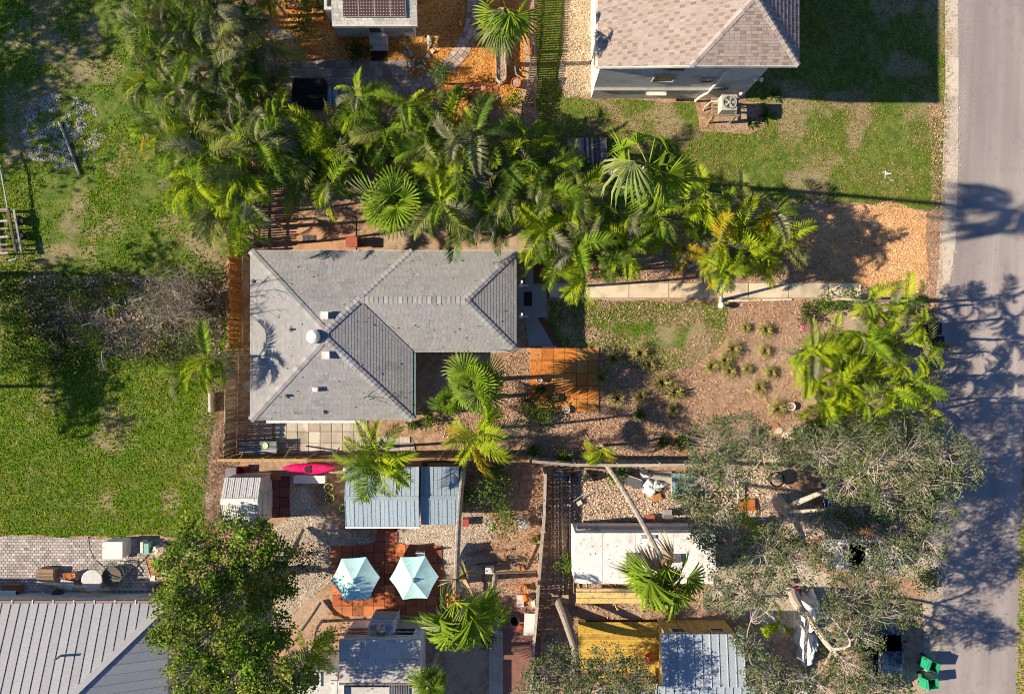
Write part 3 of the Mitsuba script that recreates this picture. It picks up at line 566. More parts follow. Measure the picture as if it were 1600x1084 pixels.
# ---- small house with solar panels at the top
so = thing('house', 'small white house with solar panels on its roof and a door to the grey patio', 'house')
zS = 3.3; y0 = 17.3; x0, x1 = P(519, 0, zS)[0], P(652, 0, zS)[0]; Yt = 22.5
rp = [[x0, y0, zS], [x1, y0, zS], [x1, Yt, zS + .9], [x0, Yt, zS + .9]]; mb = MB((.44, .45, .46)); slope_slab(mb, rp, .16); k = part(so, 'roof', mb, 'plain')
mb = MB(); shingles(mb, rp, .3, .2, [(.46, .47, .48), (.40, .41, .42), (.52, .53, .53)], 170); part(k, 'shingle', mb, 'plain', kind='stuff')
wx0, wx1, wy = P(530, 58)[0], P(650, 58)[0], P(0, 58)[1]
mb = MB((.60, .61, .63)); wall_ring(mb, Polygon([(wx0, wy), (wx1, wy), (wx1, Yt), (wx0, Yt)]), 0, zS - .05, None); part(so, 'wall', mb)
mb = MB((.74, .75, .76)); mb.box(((x0 + x1) / 2, y0 - .03, zS - .09), (x1 - x0, .06, .2)); part(so, 'fascia', mb)
for px in (555, 622): window(so, ((px - 800) * K * .985, wy, 1.75), 1.45, .9, 0, (0, -1), (.66, .67, .68))
mb = MB((.55, .55, .56)); mb.box(((591 - 800) * K, wy - .03, 1.2), (1.0, .06, 2.1)); d_ = part(so, 'door', mb); g = MB((.05, .035, .03)); g.box(((591 - 800) * K, wy - .062, 1.35), (.62, .01, 1.3)); part(d_, 'pane', g, 'gloss')
for k in range(3):
    mb = MB((.56, .57, .58)); mb.box(((593 - 800) * K, wy - .16 - k * .28, .29 - k * .09), (1.02, .28, .58 - k * .18 - .01)); part(so, 'step', mb)
o_, u_, v_, n_, _q = frame(rp)
def t_cells(p, n, uv):
    gx, gy = (p.x + 9.86) / .150, (p.y - 17.3) / .150
    fx, fy = dr.abs(gx - dr.floor(gx) - .5), dr.abs(gy - dr.floor(gy) - .5)
    line = dr.maximum(smoothstep(.455, .475, fx), smoothstep(.455, .475, fy)); dia = smoothstep(.80, .83, fx + fy)
    return mix(mix((.075, .05, .05), (.13, .115, .115), line), (.62, .60, .60), dia)
scene['mat_solar'] = principled(proc(t_cells), .18, .5)
for i in range(4):
    a = P(537, 0, zS)[0] + i * .85 + .0
    q = np.array([[a + .01, 17.62, 0], [a + .84, 17.62, 0], [a + .84, 20.2, 0], [a + .01, 20.2, 0]])
    q[:, 2] = zS + (q[:, 1] - y0) * .9 / (Yt - y0) + .14
    mb = MB((.5, .5, .5)); mb.hexa(q - [0, 0, .05], q - [0, 0, .004]); kk = part(so, 'solar_panel', mb, 'metal')
    mb = MB(); ce = q.mean(0); q2 = ce + (q - ce) * [.965, .985, 1]; q2[:, 2] = zS + (q2[:, 1] - y0) * .9 / (Yt - y0) + .139; mb.poly(q2); part(kk, 'cell_sheet', mb, 'solar')

# ---- metal-roofed house, south-west corner
me = thing('house', 'house with a pale grey standing-seam metal roof at the south-west corner', 'house')
e4, s4 = 2.85, .35; xe4, ye4 = P(262, 0, e4)[0], P(0, 942, e4)[1]; t = 9.0
cor = np.array([xe4, ye4, e4]); top = cor + [-t, -t, t * s4]
n_sl = [cor, top, [-40, ye4 - t, e4 + t * s4], [-40, ye4, e4]]; e_sl = [cor, [xe4, ye4 - 2 * t, e4], top]
mb = MB((.36, .37, .39)); slope_slab(mb, n_sl, .12); slope_slab(mb, e_sl, .12); k = part(me, 'roof', mb, 'plain')
metal_panels(k, n_sl, .50, (.325, .352, .41), 180, (.022, .032), .035); metal_panels(k, e_sl, .50, (.33, .36, .42), 181, (.022, .03), .03)
mb = MB((.50, .52, .55)); d = (top - cor); mb.hexa(np.array([cor + [-.12, .12, -.0], cor + [.12, -.12, 0], top + [.12, -.12, 0], top + [-.12, .12, 0]]) + [0, 0, .03], np.array([cor + [-.12, .12, .05], cor + [.12, -.12, .05], top + [.12, -.12, .05], top + [-.12, .12, .05]]) + [0, 0, .03]); part(k, 'hip_cap', mb, 'metal')
mb = MB((.26, .20, .19)); mb.box(((xe4 - 40) / 2, ye4 + .085, e4 - .03), (xe4 + 40, .13, .12)); kg = part(me, 'gutter', mb, 'paint', label='dark brown gutter along the metal roof')
for i in range(9): mb = MB((.62, .64, .66)); mb.box((xe4 - .6 - i * 1.12, ye4 + .09, e4 + .045), (.06, .24, .03)); part(kg, 'bracket', mb)
mb = MB((.58, .56, .52)); wall_ring(mb, Polygon([(-40, ye4 - .45), (xe4 - .45, ye4 - .45), (xe4 - .45, ye4 - 17), (-40, ye4 - 17)]), 0, e4 - .12, None); part(me, 'wall', mb)
o = P(86, 1030, 4.2); mb = MB((.30, .31, .33)); mb.tube([o - [0, 0, .6], o + [0, 0, .12]], .06, 8); part(me, 'vent_pipe', mb)

# ---- white metal shed
sh = thing('shed', 'small white metal shed with a ribbed gable roof beside the red paver pad', 'shed')
zr5, ze5 = 2.35, 1.85; xa, xb = P(351, 0, ze5)[0], P(408, 0, ze5)[0]; yt, yb, ymid = P(0, 746, ze5)[1], P(0, 823, ze5)[1], P(0, 783, zr5)[1]
nsl = [[xb, yt, ze5], [xa, yt, ze5], [xa, ymid, zr5], [xb, ymid, zr5]]; ssl = [[xa, yb, ze5], [xb, yb, ze5], [xb, ymid, zr5], [xa, ymid, zr5]]
mb = MB((.6, .6, .62)); slope_slab(mb, nsl, .05); slope_slab(mb, ssl, .05); k = part(sh, 'roof', mb, 'plain')
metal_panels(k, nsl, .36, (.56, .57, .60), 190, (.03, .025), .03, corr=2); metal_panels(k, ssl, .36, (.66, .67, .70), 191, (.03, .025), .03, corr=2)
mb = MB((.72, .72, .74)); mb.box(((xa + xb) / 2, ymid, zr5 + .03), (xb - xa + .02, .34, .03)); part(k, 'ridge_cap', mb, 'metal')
for x, cc in ((xb - .02, (.55, .55, .57)), (xa + .06, (.6, .6, .62))):
    g = np.array([[x, yb + .05, 0], [x, yt - .05, 0], [x, yt - .05, ze5 - .05], [x, ymid, zr5 - .06], [x, yb + .05, ze5 - .05]]); mb = MB(cc); mb.hexa(g, g + [-.04, 0, 0]); part(sh, 'wall', mb)
for y in (yt - .06, yb + .06): mb = MB((.55, .55, .57)); mb.box(((xa + xb) / 2, y, ze5 / 2 - .03), (xb - xa - .14, .04, ze5 - .07)); part(sh, 'wall', mb)
mb = MB((.5, .5, .52)); mb.box((xb, (yt + yb) / 2 - .2, .85), (.03, 1.1, 1.55)); dk = part(sh, 'door', mb); mb = MB((.1, .1, .1)); mb.box((xb + .03, (yt + yb) / 2 + .2, .9), (.03, .04, .14)); part(dk, 'handle', mb)

# ---- blue-roofed garden building, in two heights
bl = thing('garden_building', 'low garden building under a pale blue ribbed metal roof in two heights', 'building')
def gable_ew(parent, px0, px1, py0, py1, pym, ze, zr, col, seed, w, wallcol):
    xa, xb = P(px0, 0, ze)[0], P(px1, 0, ze)[0]; yt, yb, ymid = P(0, py0, ze)[1], P(0, py1, ze)[1], P(0, pym, zr)[1]
    n1 = [[xb, yt, ze], [xa, yt, ze], [xa, ymid, zr], [xb, ymid, zr]]; s1 = [[xa, yb, ze], [xb, yb, ze], [xb, ymid, zr], [xa, ymid, zr]]
    mb = MB(np.array(col) * .8); slope_slab(mb, n1, .08); slope_slab(mb, s1, .08); k = part(parent, 'roof', mb, 'plain')
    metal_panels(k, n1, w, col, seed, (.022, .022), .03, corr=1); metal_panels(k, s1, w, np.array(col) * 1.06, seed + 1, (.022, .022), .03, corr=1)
    mb = MB(np.array(col) * .92); mb.box(((xa + xb) / 2, ymid, zr + .04), (xb - xa, .22, .03)); part(k, 'ridge_cap', mb, 'metal')
    i = .18; a, b, cc, d = xa + i, xb - i, yb + i, yt - i
    mb = MB(wallcol); wall_ring(mb, Polygon([(a, cc), (b, cc), (b, d), (a, d)]), 0, ze - .1, None)
    for x in (a, b - .1): g = np.array([[x, cc, ze - .1], [x, d, ze - .1], [x, ymid, zr - .14]]); mb.hexa(g + [.1, 0, 0], g)
    part(parent, 'wall', mb); return xa, xb, yb, yt, ymid
BLUE = (.33, .43, .53)
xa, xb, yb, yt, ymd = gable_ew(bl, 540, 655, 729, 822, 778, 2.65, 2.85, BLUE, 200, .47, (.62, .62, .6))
mb = MB((.80, .81, .80)); mb.box(((xa + xb) / 2, yb - .06, 2.6), (xb - xa + .04, .1, .16)); part(bl, 'gutter', mb, 'gloss', label='white gutter along the south edge')
mb = MB((.80, .81, .80)); mb.box((xa - .09, yt - .35, 2.3), (.16, .55, .5)); part(bl, 'gutter_box', mb)
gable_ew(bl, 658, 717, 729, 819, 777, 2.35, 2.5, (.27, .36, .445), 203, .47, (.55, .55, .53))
for x in (-8.5, -6.4): window(bl, (x, yb + .18, 1.4), .9, .8, 0, (0, -1))

# ---- bottom house with the flat pale roof
bt = thing('house', 'house with a flat pale grey roof south of the blue umbrellas', 'house')
zf = 3.0; fl = rect(530, 999, 657, 1068, zf)
mb = MB((.47, .45, .46)); mb.slab(fl, zf - .18, zf); k = part(bt, 'roof', mb, 'paint')
mb = MB(); x0, y0, x1, y1 = fl.bounds; shingles(mb, [[x0, y0, zf], [x1, y0, zf], [x1, y1, zf + .01], [x0, y1, zf + .01]], .9, .28, [(.50, .475, .485), (.46, .44, .45), (.53, .51, .51)], 210, hi=.012, lo=.004, amt=.02); part(k, 'felt_strip', mb, 'plain', kind='stuff')
mb = MB((.20, .20, .21)); mb.box(((x0 + x1) / 2, y0 + .02, zf + .03), (x1 - x0, .1, .1)); part(k, 'roof_edge', mb)
nwy = P(0, 968)[1]; wl = Polygon([(x0 + .12, nwy), (x1 - .1, nwy), (x1 - .1, y0 - 2), (x0 + .12, y0 - 2)])
mb = MB((.58, .60, .63)); wall_ring(mb, wl, 0, zf - .2, None); part(bt, 'wall', mb)
for px in (566, 634): window(bt, ((px - 800) * K * .98, nwy, 1.75), 1.35, 1.0, 0, (0, 1), (.74, .75, .76))
lo2 = rect(518, 1073, 668, 1180, 2.8); mb = MB((.55, .56, .57)); mb.slab(lo2, 2.66, 2.8); part(bt, 'lower_roof', mb)
mb = MB((.22, .24, .27)); xx = P(620, 0, 2.9)[0]
for i in range(9): mb.box((xx - .4 + i * .13, P(0, 1081, 2.86)[1], 2.86), (.06, .9, .05))
part(bt, 'roof_grille', mb)
sw = rect(455, 1046, 527, 1180, 2.5); mb = MB((.56, .57, .58)); mb.slab(sw, 2.3, 2.5); wg = part(bt, 'side_roof', mb)
mb = MB((.70, .70, .71)); x0, y0, x1, y1 = sw.bounds; wall_ring(mb, sw.buffer(-.1), 0, 2.28, None); part(bt, 'wall', mb)
for px in (463, 488):
    o = P(px, 1060, 2.52); mb = MB((.76, .77, .78)); mb.box(o + [0, 0, .03], (.95 if px > 470 else .6, .75, .08)); kk = part(wg, 'skylight', mb); mb = MB(); mb.box(o + [0, 0, .075], (.75 if px > 470 else .42, .55, .02)); part(kk, 'pane', mb, 'glass_pane')
for i in range(2): mb = MB((.72, .73, .74)); mb.box(P(522 + i * 11, 1077, 2.95) + [0, 0, 0], (.34, 1.0, .12)); part(bt, 'roof_duct', mb)
hu = thing('shelf_unit', 'open white shelf unit cluttered with coloured things against the flat-roofed house', 'shelf')
o = P(597, 984, 2.2); o = np.array([(597 - 800) * K * .955, nwy + .35, 0]); mb = MB((.74, .74, .74))
for s in (-1, 1): mb.box(o + [s * .68, 0, 1.05], (.05, .6, 2.1))
for z in (.4, 1.0, 1.6, 2.08): mb.box(o + [0, 0, z], (1.3, .58, .04))
part(hu, 'rack', mb); r = R(215)
for i in range(22):
    mb = MB(jit([(.6, .6, .6), (.5, .25, .15), (.2, .3, .5), (.65, .5, .4), (.3, .3, .32), (.6, .2, .12)], 1, r)[0]); mb.box(o + [r.uniform(-.55, .55), r.uniform(-.2, .2), 2.16 + r.uniform(0, .08)], r.uniform(.1, .28, 3), r.uniform(0, 3)); part(hu, 'clutter_item', mb)

# ---- white trailer
tr = thing('trailer', 'white flat-roofed camping trailer with dark roof hatches beside the gravel yard', 'trailer')
zt = 2.65; body = rect(898, 833, 1118, 911, zt); x0, y0, x1, y1 = body.bounds
mb = MB((.70, .70, .70)); mb.slab(body.buffer(-.06).buffer(.06), .45, zt - .06); part(tr, 'body', mb)
mb = MB((.80, .80, .80)); mb.slab(body.buffer(-.08).buffer(.1), zt - .06, zt); rk = part(tr, 'roof', mb)
mb = MB((.55, .55, .56))
for x in (x0 + 1.5, x0 + 3.3, x0 + 5.4): mb.box((x, (y0 + y1) / 2, zt + .004), (.03, y1 - y0 - .1, .012))
part(rk, 'seam', mb)
mb = MB((.36, .34, .33)); mb.box(((x0 + x1) / 2, y1 + .012, 1.5), (x1 - x0 - .6, .02, .6)); part(tr, 'stripe', mb, label='grey stripe along the trailer side')
for k, (px, py, w, d, h, cc) in enumerate(((987, 873, .66, .72, .24, (.13, .13, .14)), (1056, 871, .5, .46, .2, (.14, .14, .15)), (1013, 838, .86, .2, .1, (.30, .33, .34)))):
    o = P(px, py, zt); mb = MB(cc); q = np.array([[-w / 2, -d / 2], [w / 2, -d / 2], [w / 2, d / 2], [-w / 2, d / 2]]); mb.hexa(np.c_[q + o[:2], [zt] * 4], np.c_[q * .9 + o[:2], [zt + h] * 4])
    mb.hexa(np.c_[q * .6 + o[:2], [zt + h] * 4], np.c_[q * .5 + o[:2], [zt + h + .02] * 4], np.array(cc) * .8); part(tr, 'roof_hatch' if k < 2 else 'roof_vent', mb, 'gloss')
r = R(219); q = scatter(body.buffer(-.15), 150, r); lt = MB(); chips(lt, np.c_[q, np.full(len(q), zt + .012)], r.uniform(.03, .1, len(q)), jit([(.25, .17, .1), (.4, .33, .26), (.18, .17, .12)], len(q), r), r)
stuff('leaf_litter', 'scattered dry leaf bits lying on the white trailer roof', 'leaf litter', lt, 'plain')
for px, w in ((925, .62), (905, .4)): o = np.array([(px - 800) * K * .98, y1, 1.75]); window(tr, o, w, .5, 0, (0, 1), (.5, .5, .5), bars=0)
for sx in (.35, .5):
    for y in (y0 + .12, y1 - .12): mb = MB((.03, .03, .03)); mb.lathe([(.1, -.09), (.3, -.09), (.33, -.05), (.33, .05), (.3, .09), (.1, .09)], (x0 + (x1 - x0) * sx, y, .33), 16, M=rot(math.pi / 2)); part(tr, 'wheel', mb)

# ---- yellow cabin, its deck and screen
cb = thing('cabin', 'yellow cabin with a blue metal roof, oak shade in its colour, beside the yellow deck', 'cabin')
zc = 2.7; cbr = rect(1033, 990, 1162, 1068, zc); x0, y0, x1, y1 = cbr.bounds
r1 = [[x1, y1, zc], [x0, y1, zc], [x0, y0, zc + .35], [x1, y0, zc + .35]]; mb = MB((.3, .36, .42)); slope_slab(mb, r1, .1); k = part(cb, 'roof', mb, 'plain')
metal_panels(k, r1, .46, (.36, .43, .52), 220, (.035, .04), .04)  # panels toned darker and bluer, with the oak's shade put into the colour
r2 = [[x0 - .3, y0 - .05, zc + .12], [x0 - .3, y0 - 4, zc - .15], [x1 + .6, y0 - 4, zc - .15], [x1 + .6, y0 - .05, zc + .12]]; r2 = [[a, b, cc] for a, b, cc in r2]
mb = MB((.3, .36, .42)); slope_slab(mb, r2, .1); k = part(cb, 'lower_roof', mb, 'plain'); metal_panels(k, r2, .46, (.35, .43, .52), 221, (.035, .04), .04)  # lower roof panels take the same oak-shade tone
lo3 = [[x0 - 3.4, y0 - .4, zc - .1], [x0 - 3.4, y0 - 4, zc - .3], [x0 - .34, y0 - 4, zc - .3], [x0 - .34, y0 - .4, zc - .1]]; mb = MB((.3, .36, .42)); slope_slab(mb, lo3, .1); k = part(cb, 'porch_roof', mb, 'plain'); metal_panels(k, lo3, .46, (.42, .50, .60), 222, (.035, .04), .04)
ywn = P(0, 968)[1]; wx0, wx1 = P(1027, 0)[0] , x1 - .25
mb = MB((.52, .36, .13)); wall_ring(mb, Polygon([(wx0, ywn), (wx1, ywn), (wx1, y0 - 3.5), (wx0, y0 - 3.5)]), 0, zc - .12, None); part(cb, 'wall', mb, label='yellow board wall')
for i in range(34): mb = MB(jit([(.50, .36, .13), (.55, .40, .15)], 1, R(900 + i), .06)[0]); mb.box((wx0 + .06 + i * .14, ywn + .014, 1.28), (.128, .03, 2.5)); (wx0 + .06 + i * .14 < wx1) and part(cb, 'plank', mb, 'wood')
for px in (1058, 1118): window(cb, ((px - 800) * K * .965, ywn + .04, 1.7), .75, .6, 0, (0, 1), (.55, .5, .42), bars=0)
dk2 = rect(902, 968, 1028, 1064)
k = base('deck', dk2, 'plain', .02, (.14, .09, .02), 'yellow painted plank deck beside the cabin')
x0, y0, x1, y1 = dk2.bounds
for i in range(25):
    yy = y1 - .07 - i * .143
    if yy > y0: mb = MB(jit([(.62, .42, .085), (.66, .47, .12), (.56, .37, .07)], 1, R(930 + i), .07)[0]); mb.box(((x0 + x1) / 2, yy, .32), (x1 - x0 - .02, .134, .04)); part(k, 'plank', mb, 'wood')
sc_ = thing('plank_screen', 'pale yellow plank bench screen between the trailer and the yellow deck', 'screen')
for i, (py, hh, col) in enumerate(((921, 1.0, (.68, .56, .30)), (929, .98, (.72, .58, .26)), (938, .96, (.70, .55, .22)))):
    a, b = P(900, py, hh), P(1012, py, hh); mb = MB(col); mb.box((a + b) / 2, (b[0] - a[0], .17 if i < 1 else .30, .04)); part(sc_, 'plank', mb, 'wood')
for px in (918, 955, 1000): mb = MB((.60, .46, .2)); mb.box(P(px, 915, .5) + [0, -.03, 0], (.09, .09, 1.0)); part(sc_, 'post', mb, 'wood'); mb = MB((.6, .46, .2)); mb.box(P(px + 8, 947, .45), (.09, .09, .9)); part(sc_, 'post', mb, 'wood')

# ================================================================== FENCES
def fence(label, pts, h, cols, side=1, pick=.14, gap=.012, rails=(.35, 1.0, 1.65), posts=2.4, seed=1, lean=0.02, cat='fence', brace=(), name='fence', top=False, flat='paint'):
    k = thing(name, label, cat); r = R(seed); q = [p for p in plan(pts)]; ln = LineString([a[:2] for a in q]); L = ln.length
    shapes = []
    for i in range(8):
        mb = MB(jit(cols, 1, r, .14)[0]); hh = h * (1 + r.normal(0, .012)); w = pick - gap
        mb.hexa([[-w / 2, -.011, 0], [w / 2, -.011, 0], [w / 2, .011, 0], [-w / 2, .011, 0]], [[-w / 2, -.011, hh], [w / 2, -.011, hh], [w / 2, .011, hh], [-w / 2, .011, hh]]); shapes.append(mb.ply('wood'))
    n = int(L / pick)
    for i in range(n):
        a = ln.interpolate((i + .5) * pick); b = ln.interpolate((i + .5) * pick + .05); an = math.atan2(b.y - a.y, b.x - a.x)
        part(k, 'picket', shapes[r.integers(8)], M=mat4(rot(0, 0, an) @ rot(r.normal(0, lean), r.normal(0, lean * .6), 0), (a.x, a.y, .02)))
    pn = max(2, int(round(L / posts)) + 1)
    for i in range(pn):
        d = min(L * i / (pn - 1), L - .02); a = ln.interpolate(d); b = ln.interpolate(min(L, d + .02)); an = math.atan2(b.y - a.y, b.x - a.x) if L - d > .02 else an
        nn = np.array([-math.sin(an), math.cos(an)]) * side
        mb = MB(jit(cols, 1, r, .1)[0]); mb.box((a.x + nn[0] * .10, a.y + nn[1] * .10, h / 2), (.09, .09, h), an); part(k, 'post', mb, 'wood')
        if i < pn - 1:
            e_ = ln.interpolate(min(L, L * (i + 1) / (pn - 1))); mid = np.array([(a.x + e_.x) / 2, (a.y + e_.y) / 2]); LL = math.hypot(e_.x - a.x, e_.y - a.y); an2 = math.atan2(e_.y - a.y, e_.x - a.x)
            n2 = np.array([-math.sin(an2), math.cos(an2)]) * side
            for z in rails:
                if z < h: mb = MB(jit(cols, 1, r, .1)[0] * 1.15); mb.box((*(mid + n2 * .035), z), (LL - .02, .04, .09), an2); part(k, 'rail', mb, 'wood')
            if top: mb = MB(jit(cols, 1, r, .1)[0] * 1.2); mb.box((*(mid + n2 * .02), h + .04), (LL - .01, .16, .035), an2); part(k, 'top_rail', mb, 'wood')
    for (px, py) in brace:
        a, b = P(px + 6, py, .5), P(px - 5, py + 10, h - .1); mb = MB((.40, .27, .13)); mb.tube([a + [0, .25, 0], b], .045, 4); part(k, 'brace', mb, 'wood')
    return k
STAIN, WARM, OLD = [(.36, .155, .035), (.30, .125, .03), (.40, .19, .05)], [(.36, .23, .11), (.31, .19, .09), (.42, .28, .14)], [(.36, .32, .28), (.28, .25, .22), (.43, .39, .34)]
fence('orange-brown picket fence along the west side of the grey-roofed house', [(378, 375), (378, 545)], 1.8, STAIN, -1, seed=301)
fence('weathered tan picket fence along the west side of the grey-roofed house', [(373, 548), (371, 640), (369, 712)], 1.75, [(.36, .27, .18), (.30, .22, .15), (.42, .33, .23)], -1, seed=302)
fence('brown picket fence with rails between the slab patio and the pink kayak', [(362, 711), (560, 711), (700, 709), (826, 712)], 1.85, WARM, 1, seed=303, brace=((380, 706), (449, 706), (524, 706), (810, 703)), top=True)
fence('weathered grey picket fence along the south edge of the mulch yard', [(830, 713), (860, 718), (960, 719), (1085, 718)], 1.8, OLD, 1, seed=304, top=True)
fence('weathered silvery picket fence running south beside the stacked pipes', [(851, 730), (849, 810), (843, 870), (838, 940), (832, 1010), (829, 1070)], 1.3, OLD, -1, seed=305, top=True, lean=.04)
fence('thin dark picket fence between the orange chips and the pink-roofed house', [(838, -40), (832, 60), (826, 130), (812, 205)], 1.25, [(.19, .15, .12), (.24, .19, .15)], 1, seed=306, gap=.05, rails=(.3, 1.0))
fence('dark slatted fence north of the grey-roofed house', [(409, 285), (409, 386)], 1.3, [(.07, .06, .06), (.10, .085, .08)], -1, seed=307, gap=.055, rails=(.3, 1.0))
# leaning and fallen panels
def panel(label, corners, n, cols, seed):
    """boards across the quad corners (a,b along the boards' ends, c,d the far ends)"""
    k = thing('fallen_fence', label, 'fence'); a, b, c_, d_ = [np.asarray(x, float) for x in corners]; r = R(seed)
    up = np.cross(b - a, d_ - a); up /= np.linalg.norm(up); up = up if up[2] > 0 else -up
    for i in range(n):
        t0, t1 = (i + .06) / n, (i + .94) / n
        lo = np.array([a + (b - a) * t0, a + (b - a) * t1, d_ + (c_ - d_) * t1, d_ + (c_ - d_) * t0]); e_ = r.normal(0, .03)
        lo[2:] += (lo[2:] - lo[:2][::-1]) * e_; lo += up * r.uniform(0, .012)
        mb = MB(jit(cols, 1, r, .15)[0]); lo = lo if np.cross(lo[1] - lo[0], lo[2] - lo[1])[2] > 0 else lo[::-1]; mb.hexa(lo, lo + up * .022); part(k, 'board', mb, 'wood')
    for f in (.2, .8):
        p, q = a + (d_ - a) * f, b + (c_ - b) * f; mb = MB(np.array(cols[0]) * .9); mb.tube([p - up * .03, q - up * .03], .04, 4); part(k, 'batten', mb, 'wood')
    return k
GB = [(.20, .165, .145), (.27, .225, .195), (.15, .125, .11)]
panel('grey fence panel leaning over beside the red flower pot', [P(838, 112, 1.1), P(824, 152, 1.1), P(836, 160, .15), P(840, 122, .15)], 13, GB, 311)
panel('dark grey fence panel leaning over the palms near the red flower pot', [P(816, 158, 1.0), P(810, 205, 1.0), P(838, 208, .2), P(841, 174, .2)], 13, GB, 312)
panel('black and white striped pallet panel lying on the lawn beside the tall fan palm', [P(887, 216, .35), P(948, 216, .35), P(950, 256, .3), P(888, 256, .3)], 17, [(.36, .35, .37), (.12, .11, .12), (.5, .48, .5), (.2, .18, .19)], 313)
k = thing('pipe_stack', 'long dark planks and pipes stored side by side along the silvery fence', 'planks')
r = R(320)
for i in range(7):
    x = 862 + i * 5.6; y0 = 738 + r.uniform(0, 12); y1 = 890 + r.uniform(-35, 40); mb = MB(jit([(.34, .25, .19), (.27, .19, .14), (.42, .36, .30), (.30, .31, .34)], 1, r)[0]); a, b = P(x + r.normal(0, 1), y0, .3), P(x + r.normal(0, 1.5), y1, .28)
    mb.box((a + b) / 2, (.08 if i % 2 else .05, abs(a[1] - b[1]), .06), r.normal(0, .01)); part(k, 'plank', mb, 'wood')

# ================================================================== PALMS
def frond_mesh(seed, L, el, curve, cols, nl=26, ll=.52, w=.062, vee=.62, droop=.5, dead=False):
    """feather frond growing from the origin towards +x: a rachis with folded leaflets on both sides"""
    r = R(seed); s = np.linspace(0, 1, 15); th = el - curve * s ** 1.4; ds = L / 14
    pts = np.zeros((15, 3)); pts[1:, 0] = np.cumsum(np.cos(th[:-1]) * ds); pts[1:, 2] = np.cumsum(np.sin(th[:-1]) * ds)
    pts[:, 1] = (s ** 2) * L * r.normal(0, .07)
    mb = MB(); rc = np.array(cols[0]) * [1.25, 1.2, .9]; mb.tube(pts, np.linspace(.026, .006, 15), 4, rc, caps=False)
    q = np.linspace(.16, .995, nl); tw = r.normal(0, .25)
    for side in (-1, 1):
        f = q + r.normal(0, .006, nl); f = np.clip(f, .12, 1); o = np.stack([np.interp(f, s, pts[:, k]) for k in range(3)], 1); a = np.interp(f, s, th)
        t = np.stack([np.cos(a), 0 * a, np.sin(a)], 1); u = np.stack([-np.sin(a), 0 * a, np.cos(a)], 1); y = np.array([0, 1.0, 0])[None] * side
        ln = ll * (.45 + .75 * np.sin(math.pi * (.18 + .74 * (f - .16) / .84))) * r.uniform(.86, 1.1, nl)
        v_ = vee + tw * side + r.normal(0, .12, nl)
        d1 = t * (.55 + .5 * f[:, None] ** 2) + y * .8 + u * v_[:, None]; d1 /= np.linalg.norm(d1, axis=1, keepdims=True)
        d2 = d1 - np.array([0, 0, 1.0]) * (droop * r.uniform(.6, 1.6, nl))[:, None]; d2 /= np.linalg.norm(d2, axis=1, keepdims=True)
        p1, p2 = o + d1 * ln[:, None] * .5, o + d1 * ln[:, None] * .5 + d2 * ln[:, None] * .5
        wv = t * (w / 2) * r.uniform(.7, 1.2, nl)[:, None] * (.3 if dead else 1)
        v = np.stack([o - wv * .5, o + wv * .5, p1 - wv, p1 + wv, p2], 1).reshape(-1, 3); i = np.arange(nl)[:, None] * 5
        c = jit(cols, nl, r, .14); mb.add(v, np.vstack([i + [0, 1, 3], i + [0, 3, 2], i + [2, 3, 4]]), np.repeat(c, 5, 0))
    return mb
PAL = {'green': [(.17, .285, .025), (.13, .235, .022), (.21, .315, .035)], 'deep': [(.09, .165, .03), (.075, .14, .028), (.115, .19, .04)],
       'lime': [(.29, .40, .02), (.34, .43, .028), (.25, .36, .02)], 'olive': [(.22, .265, .07), (.18, .22, .065), (.26, .29, .105)], 'ash': [(.22, .24, .14), (.17, .195, .11), (.28, .29, .19)],
       'gold': [(.38, .31, .02), (.30, .28, .02), (.42, .28, .03)], 'dead': [(.24, .20, .155), (.19, .155, .12), (.30, .26, .21)], 'grey': [(.38, .365, .34), (.30, .285, .265), (.46, .44, .41)]}
FR = {}
for ci, (nm, cols) in enumerate(PAL.items()):
    for vi, (el, cu) in enumerate(((1.25, 1.0), (.95, 1.35), (.6, 1.3), (.25, 1.1), (-.35, .7))):
        for z in range(2):
            dead = nm in ('dead', 'grey')
            FR[nm, vi, z] = frond_mesh(500 + ci * 20 + vi * 2 + z, 1.9, el - (.35 if dead else 0), cu + z * .18, cols, nl=24 if dead else 33, ll=.45 if dead else .56, w=(.06 if nm == 'grey' else .035) if dead else .06, droop=.9 if dead else (.3 if z else .75), dead=dead).ply('leaf')
def trunk_mb(base, top, r0, r1, col, seed, bend=.0, rings=True, n=8):
    r = R(seed); base, top = np.asarray(base, float), np.asarray(top, float); m = max(8, int(np.linalg.norm(top - base) / .16)); s = np.linspace(0, 1, m)
    pts = base + (top - base) * s[:, None]; off = np.array([r.normal(0, 1), r.normal(0, 1), 0]) * bend; pts = pts + off * np.sin(math.pi * s)[:, None]
    rad = (r0 + (r1 - r0) * s) * (1 + (.07 * (np.arange(m) % 2) if rings else 0)) * (1 + .35 * np.exp(-s * 14)); mb = MB()
    cc = jit([col, np.array(col) * .8], m, r, .08)
    for i in range(m - 1): mb.tube(pts[i:i + 2], [rad[i], rad[i + 1]], n, cc[i], caps=i == m - 2)
    return mb
